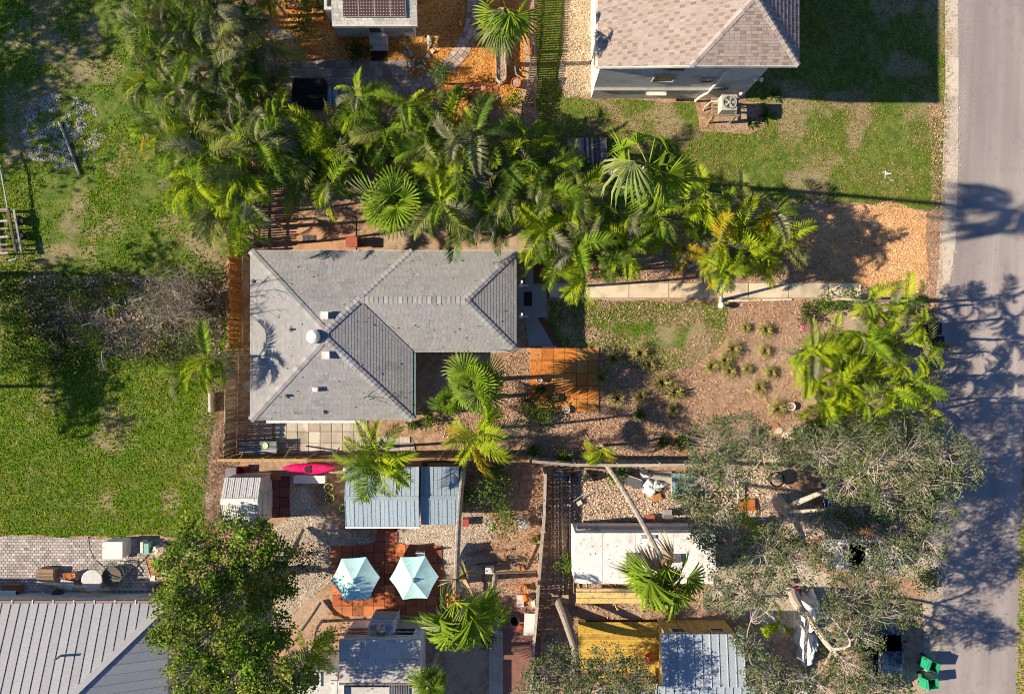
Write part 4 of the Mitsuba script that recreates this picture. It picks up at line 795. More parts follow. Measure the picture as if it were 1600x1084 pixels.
def palm(label, px, py, h, hue, seed, R_=1.0, n=10, base=None, group=None, deadn=1, trunk_col=(.33, .29, .25), name='feather_palm', ash=True, mix_=('green', 'olive', 'deep')):
    """feather-leaved palm with its crown seen at (px,py)"""
    r = R(seed); k = thing(name, label, 'palm', group); top = P(px, py, h)
    b = np.array([top[0] + r.normal(0, .35), top[1] + r.normal(0, .35), 0]) if base is None else np.r_[P(*base)[:2], 0]
    part(k, 'trunk', trunk_mb(b, top, .085, .065, trunk_col, seed, .12), 'plain')
    mb = MB(np.array(PAL['green'][0]) * 1.25); mb.tube([top - [0, 0, .25], top + [0, 0, .1], top + [0, 0, .42]], [.07, .085, .03], 7); part(k, 'crownshaft', mb, 'leaf')
    a0 = r.uniform(0, 6.28)
    for i in range(n):
        v = [0, 1, 1, 2, 2, 2, 3, 3, 3, 4, 3, 2, 1][i % 13]; hu = hue if r.random() < .55 else mix_[r.integers(len(mix_))]
        q = r.random()
        if q < (.17 if ash is True else .07): hu = 'lime'
        elif q < .32 and ash: hu = 'ash'
        az = a0 + i * 2.4 + r.normal(0, .35) if r.random() < .6 else r.normal(-1.75, .75)       # the wind bends part of the fronds one way
        m = mat4(rot(0, 0, az) @ rot(r.normal(0, .55), r.normal(0, .2), 0), top + [0, 0, .32], R_ * r.uniform(.7, 1.18))
        part(k, 'frond', FR[hu, v, r.integers(2)], M=m)
    for i in range(deadn): part(k, 'dead_frond', FR['grey' if r.random() < .4 else 'dead', 3 + r.integers(2), r.integers(2)], M=mat4(rot(0, 0, r.uniform(0, 6.28)), top + [0, 0, .05], R_ * r.uniform(.7, 1.0)))
    return k
ORD = 'first second third fourth fifth sixth seventh eighth ninth tenth eleventh twelfth thirteenth'.split()
HUEW = {'green': 'green', 'deep': 'dark green', 'olive': 'olive green', 'lime': 'bright green', 'gold': 'golden'}
def rows_of(pts, n):
    """(row word, place from the west) of each point, in n rows from north to south"""
    o = np.argsort([p[1] for p in pts], kind='stable'); out = [None] * len(pts); names = {2: ('northern', 'southern'), 3: ('northern', 'middle', 'southern'), 4: ('northernmost', 'second', 'third', 'southernmost')}[n]
    for k, ch in enumerate(np.array_split(o, n)):
        for j, i in enumerate(sorted(ch, key=lambda i: pts[i][0])): out[i] = (names[k], ORD[j])
    return out
def grove(tag, nrows, pts, seed, hues, h=(3.6, 5.6), n=9, R_=(.78, 1.05), lean=None, **kw):
    r = R(seed); pl = rows_of(pts, nrows)
    for i, (px, py) in enumerate(pts):
        hu = hues[r.integers(len(hues))]
        palm(f'{HUEW[hu]} palm, {pl[i][1]} from the west in the {pl[i][0]} row of the {tag}', px, py, r.uniform(*h), hu, seed * 100 + i, r.uniform(*R_), n + r.integers(0, 3), group='feather palms of the ' + tag, base=None if lean is None else (px + lean[0] + r.normal(0, 6), py + lean[1] + r.normal(0, 6)), **kw)
grove('lawn clump', 4, [(232, 45), (268, 22), (300, 50), (338, 20), (350, 70), (385, 40), (255, 88), (300, 100), (345, 112), (392, 95), (238, 128), (280, 145), (322, 158), (368, 146), (405, 130), (320, -15), (265, -25), (420, 75)], 1, ['deep', 'green', 'deep', 'olive'], deadn=3, R_=(.75, .95), mix_=('deep', 'olive', 'ash', 'deep'), ash='few lime')
grove('fence clump', 3, [(265, 190), (305, 200), (350, 195), (395, 185), (288, 232), (330, 245), (372, 235), (405, 225), (312, 285), (350, 290), (388, 275), (340, 330), (375, 345), (385, 315)], 2, ['green', 'olive', 'green', 'lime'], deadn=2, mix_=('olive', 'green'))
grove('patio thicket', 4, [(435, 192), (462, 208), (512, 206), (450, 235), (492, 245), (528, 225), (550, 195), (545, 260), (520, 290), (470, 280), (580, 175), (575, 225), (605, 205), (430, 250), (562, 158), (440, 215)], 3, ['green', 'olive', 'deep', 'green'], h=(3.4, 5.0), deadn=2)
grove('roof thicket', 4, [(640, 195), (665, 225), (690, 190), (715, 225), (735, 255), (745, 210), (770, 240), (700, 265), (725, 300), (765, 290), (795, 265), (820, 235), (845, 265), (800, 310), (760, 335), (720, 345), (835, 320), (860, 300), (885, 265), (900, 300), (690, 320), (880, 340), (850, 360), (915, 345), (640, 165)], 4, ['green', 'olive', 'green', 'lime', 'deep'], deadn=2)
grove('porch clump', 3, [(940, 320), (965, 355), (935, 370), (985, 330), (900, 385), (945, 395), (1000, 365), (1020, 340), (975, 395)], 5, ['deep', 'green', 'olive'], h=(3.2, 4.6), deadn=1, mix_=('deep', 'green'))
grove('walkway clump', 4, [(1068, 320), (1098, 305), (1125, 335), (1085, 365), (1120, 380), (1062, 385), (1150, 360), (1100, 405), (1135, 405), (1155, 320), (1185, 355), (1205, 335), (1192, 395), (1215, 375), (1160, 395)], 6, ['lime', 'olive', 'lime', 'gold'], h=(2.8, 4.0), deadn=1, mix_=('olive', 'green', 'lime'), R_=(.72, .98))
grove('mulch clump', 3, [(1268, 548), (1295, 530), (1325, 552), (1350, 525), (1275, 590), (1305, 575), (1340, 585), (1370, 555), (1392, 520), (1365, 490), (1400, 570), (1285, 630), (1270, 665), (1315, 620), (1258, 578), (1312, 600), (1345, 625), (1252, 548), (1332, 518), (1375, 590), (1300, 660), (1350, 655)], 7, ['lime', 'green', 'lime'], h=(2.0, 3.3), deadn=1, mix_=('green', 'olive', 'lime'), R_=(.6, .9), lean=(-10, 2))
grove('street clump', 3, [(1412, 470), (1432, 505), (1395, 480), (1425, 560), (1420, 600), (1405, 640), (1380, 610), (1435, 640), (1350, 470), (1440, 540)], 8, ['green', 'lime', 'olive'], h=(3.2, 4.6), n=5, deadn=1, R_=(.7, .9))
def infill(tag, outline, count, dist, seed, hues, h, **kw):  # low palms added between the crowns; dark hues put gap shade into colour
    poly = Polygon([p[:2] for p in plan(outline)]); q = scatter(poly, 4000, R(seed)); keep = []
    for p in q:
        if len(keep) < count and all((p[0] - k[0]) ** 2 + (p[1] - k[1]) ** 2 > dist ** 2 for k in keep): keep.append(p)
    grove(tag, 4, [(800 + p[0] / K, 542 - p[1] / K) for p in keep], seed, hues, h=h, **kw)
infill('west understorey', [(235, -20), (420, -20), (425, 110), (440, 190), (545, 200), (545, 275), (480, 262), (400, 270), (360, 350), (310, 320), (270, 230), (240, 120)], 40, 1.15, 31, ['deep', 'green', 'olive', 'deep'], (2.2, 3.4), n=7, R_=(.7, .95), deadn=3, mix_=('deep', 'ash', 'olive', 'deep'), ash='few lime')
infill('east understorey', [(560, 180), (700, 185), (800, 225), (900, 255), (960, 320), (1010, 340), (1000, 400), (890, 400), (840, 372), (760, 345), (690, 340), (700, 280), (560, 270)], 44, 1.15, 32, ['deep', 'green', 'olive', 'green'], (2.2, 3.4), n=7, R_=(.7, .95), deadn=3, mix_=('deep', 'ash', 'olive', 'deep'), ash='few lime')
palm('bright green feather palm overhanging the start of the walkway by the porch', 912, 432, 4.2, 'lime', 801, 1.0, 12, deadn=0, mix_=('lime', 'green'))
palm('green feather palm at the corner of the grey roof by the porch', 868, 402, 4.0, 'green', 802, .95, 11, deadn=0, mix_=('lime', 'green'))
palm('yellow feather palm at the lawn edge, the yellowest of the western clump', 238, 210, 3.6, 'gold', 803, .6, 8, deadn=0, mix_=('gold', 'lime'))
palm('tall bright feather palm over the brown picket fence beside the sabal palm', 745, 678, 5.0, 'lime', 804, 1.15, 14, deadn=0, mix_=('lime', 'green', 'gold'))
palm('feather palm hanging over the brown fence and the blue metal roof', 592, 712, 4.4, 'lime', 805, 1.15, 18, deadn=0, mix_=('lime', 'green'), ash=False)
palm('small yellow-green feather palm beside the base of the leaning tall palm', 935, 700, 2.4, 'lime', 806, .55, 11, deadn=0, mix_=('gold', 'lime'))
palm('yellow-green feather palm beside the blue tub under the oak', 1172, 818, 2.6, 'lime', 807, .72, 11, deadn=0, mix_=('lime', 'gold'))
palm('bright feather palm in the shade north of the flat-roofed house', 490, 1010, 2.8, 'lime', 808, .8, 12, deadn=0, mix_=('lime', 'green'))
palm('feather palm west of the picket fence with a frond over the grey roof', 330, 560, 3.6, 'green', 809, .95, 10, deadn=2, mix_=('lime', 'olive'))
palm('small palm at the lawn side of the bare bush', 290, 585, 2.6, 'green', 810, .7, 9, deadn=2, mix_=('lime', 'olive'))
palm('green palm under the oak with leaves reaching to the shaded street', 1345, 722, 3.4, 'lime', 811, .8, 9, deadn=0)
palm('bright palm between the cabin and the white tarp', 1215, 970, 3.0, 'lime', 812, .55, 8, deadn=0, mix_=('lime',))
palm('palm with a pale ringed trunk standing by the white globe light', 1128, 425, 4.6, 'lime', 813, .8, 9, base=(1127, 470), deadn=0, trunk_col=(.6, .58, .54))
palm('palm with a white ringed trunk in the clump beside the oak', 1333, 690, 3.6, 'green', 814, .6, 6, base=(1334, 618), deadn=0, trunk_col=(.62, .62, .62))

def fan_leaf(seed, Rr, pet, el, cols, spread=2.1, nseg=20, droop=.5, tipdroop=.35, dead=False):
    """fan leaf growing towards +x: stalk, then pleated segments with free, drooping tips"""
    r = R(seed); mb = MB(); s = np.linspace(0, 1, 6); th = el - .35 * s
    p = np.zeros((6, 3)); p[1:, 0] = np.cumsum(np.cos(th[:-1]) * pet / 5); p[1:, 2] = np.cumsum(np.sin(th[:-1]) * pet / 5)
    mb.tube(p, np.linspace(.025, .016, 6), 4, np.array(cols[0]) * [1.5, 1.4, 1.0], caps=False)
    o, a = p[-1], th[-1] - droop * .6; t = np.array([math.cos(a), 0, math.sin(a)]); u = np.array([-math.sin(a), 0, math.cos(a)]); y = np.array([0, 1.0, 0])
    ph = np.linspace(-spread, spread, nseg + 1); f1 = .32 if tipdroop < .5 else .5
    def at(phi, rad, lift=0, dr_=0): return o + (t * np.cos(phi) + y * np.sin(phi)) * rad + u * (lift + .12 * rad * np.abs(np.sin(phi))) - np.array([0, 0, 1.0]) * dr_
    for i in range(nseg):
        a0, a1, am = ph[i], ph[i + 1], (ph[i] + ph[i + 1]) / 2; rl = Rr * (.72 + .28 * np.cos(am * .75)) * r.uniform(.92, 1.06)
        c = jit(cols, 1, r, .12)[0]; dd = tipdroop * r.uniform(.5, 1.5) * Rr
        k = .42 if tipdroop < .5 else .46
        L_, R2, M_ = at(a0, rl * f1, -.012, dd * .18), at(a1, rl * f1, -.012, dd * .18), at(am, rl * f1, .03, dd * .16)
        l2, r2 = at(am - (am - a0) * k, rl * .82, 0, dd * .5), at(am + (a1 - am) * k, rl * .82, 0, dd * .5); tip = at(am, rl, 0, dd)
        mb.add([o, L_, M_, R2, l2, r2, tip], [[0, 1, 2], [0, 2, 3], [1, 4, 2], [2, 5, 3], [4, 5, 2], [4, 6, 5]], c)
    return mb
FANC = {'fan': [(.12, .215, .03), (.15, .25, .036), (.10, .185, .028)], 'pale': [(.21, .28, .10), (.26, .32, .12), (.17, .25, .08)], 'bright': [(.19, .31, .026), (.23, .34, .036), (.155, .265, .026)], 'straw': [(.38, .30, .18), (.46, .38, .25), (.30, .23, .14)]}
FL = {}
for ci, (nm, cols) in enumerate(FANC.items()):
    for vi, el in enumerate((1.2, .8, .35, -.1, -.6)):
        for z in range(2):
            FL['s', nm, vi, z] = fan_leaf(700 + ci * 20 + vi * 2 + z, 1.05, .62, el, cols, 2.3, 24, .3, .34).ply('leaf')       # stiff
            FL['w', nm, vi, z] = fan_leaf(800 + ci * 20 + vi * 2 + z, 1.05, .85, el, cols, 1.3, 15, 1.2, .7).ply('leaf')  # drooping
def fan_palm(label, px, py, h, seed, kind='s', hue='fan', alt='pale', n=22, sc=1.0, base=None, skirt=0, fruit=False, trunk=(.13, .11), name='fan_palm', tc=(.36, .33, .30), wind=None):
    r = R(seed); k = thing(name, label, 'palm'); top = P(px, py, h); b = np.array([top[0], top[1], 0]) if base is None else np.r_[P(*base)[:2], 0]; top = np.asarray(top)
    part(k, 'trunk', trunk_mb(b, top, trunk[0], trunk[1], tc, seed, .18 if base is not None else .05), 'plain')
    for i in range(n):
        v = min(4, int((i / n) ** .85 * 5)); hu = hue if r.random() < .7 else alt
        part(k, 'frond', FL[kind, hu, v, r.integers(2)], M=mat4(rot(0, 0, i * 2.39996 + r.normal(0, .3) if wind is None or r.random() < wind[1] else r.normal(wind[0], .72)) @ rot(r.normal(0, .42), r.normal(0, .22), 0), top + [0, 0, .15], sc * r.uniform(.65, 1.22)))
    for i in range(skirt): part(k, 'dead_frond', FL[kind, 'straw', 4, r.integers(2)], M=mat4(rot(0, .25, r.uniform(0, 6.28)), top - [0, 0, .1], sc * r.uniform(.8, 1.05)))
    if fruit:
        mb = MB(); c = top + r.normal(0, .15, (40, 3)) + [0, 0, .02]; stones(mb, c, r.uniform(.08, .16, 40), jit([(.42, .19, .04), (.46, .28, .06), (.32, .10, .03)], 40, r), r, 1.0); part(k, 'fruit', mb, 'plain', kind='stuff')
    return k
fan_palm('tall fan palm with drooping leaves whose shadow crosses the street', 1012, 262, 14.1, 821, 'w', 'bright', 'pale', 15, 1.25, base=(940, 278), skirt=2, wind=(-1.5, .5))
fan_palm('dense fan palm rising beside the north edge of the grey roof', 622, 315, 4.6, 822, 's', 'bright', 'pale', 34, 1.35)
fan_palm('round bright fan palm beside the inner corner of the grey house', 738, 600, 4.6, 823, 's', 'bright', 'pale', 30, 1.12)
fan_palm('smaller fan palm half hidden beside the round bright fan palm', 700, 628, 3.0, 824, 's', 'bright', 'fan', 12, .7)
fan_palm('tall fan palm with a curved bare trunk and orange fruit beside the umbrellas', 712, 938, 13.0, 825, 'w', 'bright', 'pale', 22, 1.15, base=(727, 715), skirt=3, fruit=True, wind=(-1.5, .22))
fan_palm('tall fan palm with a leaning trunk crossing the white trailer roof', 1040, 885, 13.0, 826, 'w', 'bright', 'pale', 19, 1.08, base=(942, 718), skirt=3, fruit=True, wind=(-1.25, .0))
fan_palm('fan palm at the top beside the galvanised planter', 790, 15, 6.6, 827, 'w', 'bright', 'pale', 15, 1.05, skirt=4, wind=(-1.6, .4))
fan_palm('small spiky fan palm against the flat-roofed house', 672, 1068, 4.2, 828, 's', 'fan', 'bright', 20, .72)
fan_palm('shaded fan palm among the pots south of the log beds', 770, 958, 5.5, 829, 'w', 'fan', 'bright', 12, .6)

# ================================================================== TREES AND SHRUBS
def curve(a, b, r, bend=.18, m=7, sag=.0):
    a, b = np.asarray(a, float), np.asarray(b, float); L = np.linalg.norm(b - a); o = r.normal(0, 1, 3) * bend * L; s = np.linspace(0, 1, m)[:, None]
    return a + (b - a) * s + o * (np.sin(math.pi * s) * .5) + np.array([0, 0, sag * L]) * np.sin(math.pi * s)
def tree(label, base_, fork, blobs, seed, bark, leafc, lsize, nleaf, ntwig=26, r0=.3, twigr=.018, extra=(), clump=.22, name='tree', cat='tree', flat=.75, up=.7, limb_from=None, aspect=.55, outer=.55):
    """trunk, limbs reaching into every crown clump, twigs there, leaves along the twigs; blobs: (xyz, r)"""
    r = R(seed); k = thing(name, label, cat); base_, fork = np.asarray(base_, float), np.asarray(fork, float)
    mb = MB(); tr = curve(base_, fork, r, .12, 9); mb.tube(tr, np.linspace(r0 * 1.25, r0 * .8, 9), 9, bark)
    for (pts, ra, rb) in extra: mb.tube(np.array([np.asarray(p, float) for p in pts]), np.linspace(ra, rb, len(pts)), 8, bark)
    part(k, 'trunk', mb, 'wood')
    nodes = [(fork, r0 * .7)]; limbs = MB(); lv, lc = [], []
    order = sorted(range(len(blobs)), key=lambda i: np.linalg.norm(np.asarray(blobs[i][0]) - fork))
    for i in order:
        c, rad = np.asarray(blobs[i][0], float), blobs[i][1]
        d = [np.linalg.norm(c - p) + .35 * max(0, p[2] - c[2]) * 4 - q * 1.5 for p, q in nodes]; j = int(np.argmin(d)); p0, q0 = nodes[j]
        L = np.linalg.norm(c - p0); ra = min(q0 * .85, .03 + .035 * rad + .012 * L); pts = curve(p0, c, r, .2, 8, .05); limbs.tube(pts, np.linspace(ra, max(.02, ra * .45), 8), 6, jit([bark], 1, r, .06)[0])
        nodes.append((pts[4], ra * .75)); nodes.append((c, max(.03, ra * .5)))
        for t in range(int(ntwig * rad)):
            s = pts[r.integers(4, 8)]; dd = r.normal(0, 1, 3) * [1, 1, flat]; dd /= np.linalg.norm(dd); dd[2] = dd[2] * .9 + .05; tip = c + dd * rad * np.array([1, 1, flat]) * r.uniform(.7, 1.08)
            tw = curve(s, tip, r, .3, 6); limbs.tube(tw, np.linspace(twigr * 1.5, twigr * .35, 6), 3, jit([bark], 1, r, .08)[0], caps=False)
            nl = max(3, int(nleaf * r.uniform(.3, 1.7))); f = r.uniform(outer, 1.05, nl); q = np.stack([np.interp(f, np.linspace(0, 1, 6), tw[:, x]) for x in range(3)], 1) + r.normal(0, clump, (nl, 3)) * [1, 1, .7]
            lv.append(q); lc.append(np.clip(jit(leafc, 1, r, .2)[0] * (1 + r.normal(0, .18, (nl, 1))), .004, .9))
    part(k, 'branches', limbs, 'wood'); cr = MB(); q = np.vstack(lv); cc = np.vstack(lc)
    leaves(cr, q, r.uniform(lsize[0], lsize[1], len(q)), cc, r, up, aspect); part(k, 'crown', cr, 'leaf', kind='stuff')
    return k
def B_(*l): return [(P(x, y, h), rr) for x, y, h, rr in l]
PALE, GRYB, DKB = (.46, .42, .38), (.30, .265, .23), (.17, .14, .115)
OAKL = [(.13, .175, .08), (.16, .205, .10), (.105, .15, .065), (.21, .245, .145)]
tree('broad grey-green oak with pale twigs spreading over the trailer yard and street edge', P(1214, 782), P(1236, 800, 2.6),
     B_((1112, 690, 5.6, 1.5), (1160, 682, 6, 1.5), (1140, 728, 5.6, 1.4), (1098, 745, 5.2, 1.3), (1195, 708, 6.2, 1.2), (1285, 705, 6.6, 1.5), (1330, 690, 6.8, 1.4), (1372, 720, 7, 1.6), (1420, 702, 7, 1.6), (1470, 704, 7, 1.5), (1505, 728, 6.6, 1.1),
        (1440, 748, 6.6, 1.5), (1392, 768, 6.6, 1.4), (1325, 752, 6.2, 1.2), (1480, 750, 6.6, 1.1), (1365, 832, 5.6, 1.4), (1412, 818, 6, 1.5), (1450, 842, 5.8, 1.3), (1305, 852, 6, 1.4), (1245, 878, 6, 1.4), (1185, 866, 5.6, 1.4), (1140, 856, 5.2, 1.2), (1105, 832, 5, 1.0), (1128, 796, 5, 1.1), (1095, 800, 4.8, .8), (1460, 800, 6, 1.1), (1345, 790, 6, 1.2), (1300, 795, 5.8, .9), (1400, 868, 6, 1.3), (1250, 700, 6, 1.1), (1220, 852, 5.6, 1.1), (1075, 770, 4.8, .8), (1430, 790, 6.2, 1.2)),
     831, PALE, OAKL, (.08, .16), 25, 38, .36, 0.014, extra=(([P(1214, 782), P(1226, 806, 1.2), P(1243, 786, 2.6), P(1300, 762, 4.6)], .3, .1), ([P(1236, 800, 2.4), P(1254, 836, 3.6), P(1262, 870, 4.8)], .2, .09), ([P(1216, 786, .6), P(1222, 812, 1.6), P(1211, 835, 2.4)], .16, .06)), clump=.12, outer=.68, name='oak_tree')
tree('grey-green oak between the yellow cabin and the parked blue car', P(1240, 925), P(1262, 962, 2.6),
     B_((1150, 925, 5.4, 1.3), (1118, 915, 5, 1.1), (1195, 915, 5.6, 1.2), (1335, 930, 6, 1.5), (1372, 908, 6, 1.4), (1300, 965, 6, 1.2), (1392, 948, 6, 1.1), (1345, 980, 6, 1.3), (1330, 1040, 5.6, 1.3), (1362, 1072, 5.6, 1.2), (1290, 1078, 5.6, 1.2), (1190, 1052, 5, 1.2), (1232, 1064, 5, 1.1), (1168, 1000, 4.8, .8), (1400, 1078, 5.4, .9), (1420, 960, 5.8, .8), (1200, 1090, 5, 1.1)),
     832, PALE, OAKL, (.08, .16), 25, 38, .26, 0.014, extra=(([P(1262, 962, 2.6), P(1290, 1005, 3.8), P(1330, 1050, 5)], .16, .06), ([P(1262, 962, 2.6), P(1258, 1020, 3.6), P(1262, 1080, 4.4)], .12, .05)), clump=.12, outer=.68, name='oak_tree')
tree('grey-green oak leaning over the yellow deck from the silvery fence', P(878, 945), P(900, 1040, 3.6),
     B_((848, 1058, 4.8, 1.2), (900, 1052, 4.8, 1.2), (950, 1038, 4.8, 1.2), (992, 1058, 4.8, 1.1), (832, 1082, 4.6, 1.1), (922, 1086, 4.8, 1.2), (1000, 1088, 4.8, 1.2), (872, 1024, 4.4, .8), (975, 1078, 4.8, 1.0), (880, 1095, 4.6, 1.2)),
     833, GRYB, OAKL, (.08, .16), 25, 36, .22, .015, extra=(([P(866, 925), P(880, 960, 1.4), P(900, 1020, 2.9), P(906, 1060, 4)], .24, .12),), clump=.12, outer=.68, name='oak_tree')
tree('big leafy yellow-green tree beside the metal-roofed house', P(372, 905), P(358, 920, 2.6),
     [(c_ + np.array([.4, 0, 0]), r_) for c_, r_ in B_((300, 850, 4.4, 1.3), (350, 838, 4.2, 1.2), (392, 842, 3.6, 1.1), (262, 880, 4.6, 1.1), (330, 885, 4.2, 1.3), (378, 885, 3.4, 1.2), (418, 868, 2.7, .8), (290, 925, 4.6, 1.4), (340, 945, 4.2, 1.4), (398, 935, 3.1, 1.1), (436, 915, 2.5, .7), (262, 965, 5.6, 1.2), (312, 1000, 6, 1.5), (370, 1000, 5.4, 1.4), (420, 992, 4.6, 1.0), (290, 1052, 6.4, 1.5), (350, 1062, 6.8, 1.5), (410, 1052, 6.4, 1.4), (452, 1064, 5.4, 1.0), (248, 930, 4.8, .8), (290, 822, 3.8, .8), (240, 1000, 5.4, .7), (330, 1095, 6.4, 1.4), (400, 1095, 6.4, 1.4))],
     834, GRYB, [(.18, .29, .035), (.14, .24, .03), (.23, .335, .045), (.10, .18, .028), (.31, .33, .07), (.155, .26, .03)], (.09, .20), 44, 26, .28, .016, clump=.18, name='leafy_tree', aspect=.7)
for i, (a, b, ra) in enumerate((((472, 826, .25), (432, 894, 2.4), .12), ((474, 828, .25), (452, 872, 1.8), .09), ((500, 940, .2), (470, 985, 1.4), .12))):
    r = R(840 + i); mb = MB((.40, .34, .28)); mb.tube(curve(P(*a), P(*b), r, .08, 8), np.linspace(ra, ra * .8, 8), 8); solo('cut_trunk', ['pale cut tree trunk leaning beside the gravel path, longer of the two', 'pale cut trunk leaning beside the longer one, shorter of the two', 'bare pale trunk in the dark bed beside the bright feather palm'][i], 'trunk', mb, 'wood')
def shrub(label, px, py, rr, h, cols, seed, n=260, ls=(.10, .2), stems=7, name='shrub', cat='shrub', group=None, up=.6, aspect=.5):
    r = R(seed); k = thing(name, label, cat, group); o = P(px, py, h * .5); o[2] = 0; st = MB((.2, .16, .12)); cs = []
    for i in range(stems):
        a = r.uniform(0, 6.28); tip = o + np.array([math.cos(a) * rr * r.uniform(.2, .9), math.sin(a) * rr * r.uniform(.2, .9), h * r.uniform(.6, 1)]); st.tube(curve(o, tip, r, .15, 5), np.linspace(.025, .008, 5), 4); cs.append(tip)
    part(k, 'stem', st, 'plain'); cs = np.array(cs)[r.integers(0, stems, n)] + r.normal(0, 1, (n, 3)) * [rr * .33, rr * .33, h * .16]; cs[:, 2] = np.maximum(cs[:, 2], .06)
    lb = MB(); leaves(lb, cs, r.uniform(*ls, n), jit(cols, n, r), r, up, aspect); part(k, 'foliage', lb, 'leaf', kind='stuff'); return k
SHG, SHY, SHD = [(.105, .185, .028), (.13, .22, .035), (.085, .15, .026)], [(.19, .24, .02), (.23, .27, .03), (.15, .2, .02)], [(.055, .095, .024), (.07, .11, .028), (.045, .075, .02)]
for i, (px, py, rr, h, cols, lb) in enumerate([
        (800, 160, .65, 1.3, SHY, 'bright yellow-green shrub below the red flower pot'), (470, 42, .75, 1.0, SHG, 'green shrub west of the solar-panel house'), (445, 8, .8, 1.0, SHG, 'green shrub left of the terracotta pot at the top'), (478, 8, .5, .8, SHG, 'green shrub right of the terracotta pot at the top'), (505, 10, .55, .9, SHD, 'dark shrub touching the solar-panel house'),
        (735, 190, .9, .8, SHD, 'dark purple low shrub in the stone-edged bed'), (720, 148, .35, .6, SHG, 'small shrub beside the stepping stones in the orange chips'), (762, 165, .3, .4, SHG, 'small green plant inside the stone-edged bed'),
        (690, 120, .5, 2.0, SHG, 'slim upright shrub at the end of the curved path'), (1065, 692, .6, .6, SHD, 'dark low shrub in the mulch near the grey fence'), (828, 632, .95, 1.0, SHD, 'dark glossy shrub beside the orange deck'), (850, 650, .6, .8, SHG, 'green shrub between the dark shrub and the blue bowl'),
        (880, 712, .6, .8, SHG, 'broad-leaved green shrub beside the small yellow palm'), (835, 706, .35, .6, SHG, 'small round shrub next to the brown fence'), (668, 655, .5, .7, SHG, 'green plant at the corner of the grey house'), (646, 664, .25, .4, SHG, 'tiny green plant beside the slab patio'),
        (1320, 470, .8, 1.0, SHG, 'green shrub at the street end of the walkway'), (1285, 470, .7, .9, SHG, 'grey-green shrub beside the pink flowers'), (1262, 492, .6, .7, SHD, 'shrub with pink flowers beside the walkway'), (762, 776, 1.25, 2.2, SHG, 'large green shrub beside the curved palm trunk'),
        (790, 810, .8, 1.5, SHG, 'lanky green shrub leaning over the gravel patio edge'), (780, 742, .9, 1.4, SHG, 'green shrub under the brown fence beside the log beds'), (725, 770, .5, 1.2, SHG, 'green shrub left of the curved palm trunk'),
        (880, 880, .6, .9, SHG, 'yellow-flowering green plant among the dark planks'), (30, 520, 1.2, 1.6, SHD, 'dark ivy-covered bush at the west edge of the lawn'), (62, 480, 1.3, 1.4, SHD, 'dark low bush beside the dead frond pile'), (20, 455, 1.1, 1.4, SHD, 'dark bush below the boat trailer'), (90, 540, .9, .8, SHD, 'dark weedy bush south of the dead frond pile'),
        (480, 870, 1.0, 1.6, SHD, 'dark bush beside the cut trunks'), (515, 1000, .7, 1.4, SHD, 'dark leafy bush left of the flat-roofed house'), (725, 890, .5, 2.4, SHG, 'young bamboo-like plant at the gravel patio edge'), (1262, 545, .7, 1.3, SHY, 'bright shrub at the west edge of the bright palm clump'), (1335, 545, .8, 1.6, SHG, 'green shrub inside the bright palm clump by the street'), (1395, 545, .7, 1.3, SHG, 'green shrub at the foot of the slender street palms'), (1415, 612, .7, 1.2, SHG, 'green shrub at the street edge below the black bins'), (1300, 640, .7, 1.2, SHY, 'yellow-green shrub below the bright palm clump'), (1340, 1010, .8, 2.2, SHD, 'dark shrub beside the parked blue car'), (1295, 1010, .7, 1.4, SHD, 'dark shrub right of the white tarp'),
        (1400, 850, .8, 1.0, SHG, 'shrub in the pale driveway under the oak'), (1440, 905, .8, .7, SHD, 'low weedy shrub at the street edge'), (760, 1000, .5, .8, SHG, 'large-leaved green plant beside the black pots'), (640, 186, .6, 1.0, SHG, 'shrub at the south end of the rocks'), (1290, 690, .8, 1.2, SHG, 'shrub beside the hexagonal stepping stones'), (1400, 690, .9, 1.6, SHD, 'shaded shrub under the oak beside the street palms'), (960, 738, .5, .5, SHG, 'low plant beside the grey fence in the gravel yard'), (420, 112, .9, 1.2, SHD, 'dark shrub at the west end of the grey patio'), (560, 80, .6, .6, SHD, 'low grey-green plants left of the house steps')]):
    shrub(lb, px, py, rr, h, cols, 900 + i, int(330 * rr + 120))
r = R(940); ug = [(x + r.normal(0, 9), y + r.normal(0, 7)) for x, y in [(25, 440), (60, 445), (100, 450), (135, 440), (175, 455), (215, 440), (245, 470), (40, 500), (85, 505), (120, 520), (155, 545), (200, 555), (245, 530), (265, 560), (15, 560), (55, 560), (100, 570), (290, 515), (335, 520), (350, 545), (300, 440), (330, 425)]]; pl = rows_of(ug, 2)
ORD += 'fourteenth'.split()
for i, (px, py) in enumerate(ug): shrub(f'low tangled weed bush, {pl[i][1]} from the west in the {pl[i][0]} row around the dead fronds', px, py, r.uniform(.9, 1.5), r.uniform(.9, 2.1), [SHD, SHD, SHG, [(.15, .24, .03), (.11, .19, .025)]][i % 4], 1300 + i, int(r.uniform(420, 760)), (.07, .17), name='weed_bush', cat='bush', group='weed bushes of the western tangle')
mb = MB(); c = P(1258, 508, .6) + R(9).normal(0, .16, (26, 3)); leaves(mb, c, .14, jit([(.62, .03, .32), (.7, .06, .42)], 26, R(8)), R(8)); solo('blossom', 'cluster of vivid pink blossoms beside the mulch yard shrubs', 'blossom', mb, 'leaf', kind='stuff')
r = R(950); mb = MB((.36, .31, .26)); o = P(312, 476, 0)
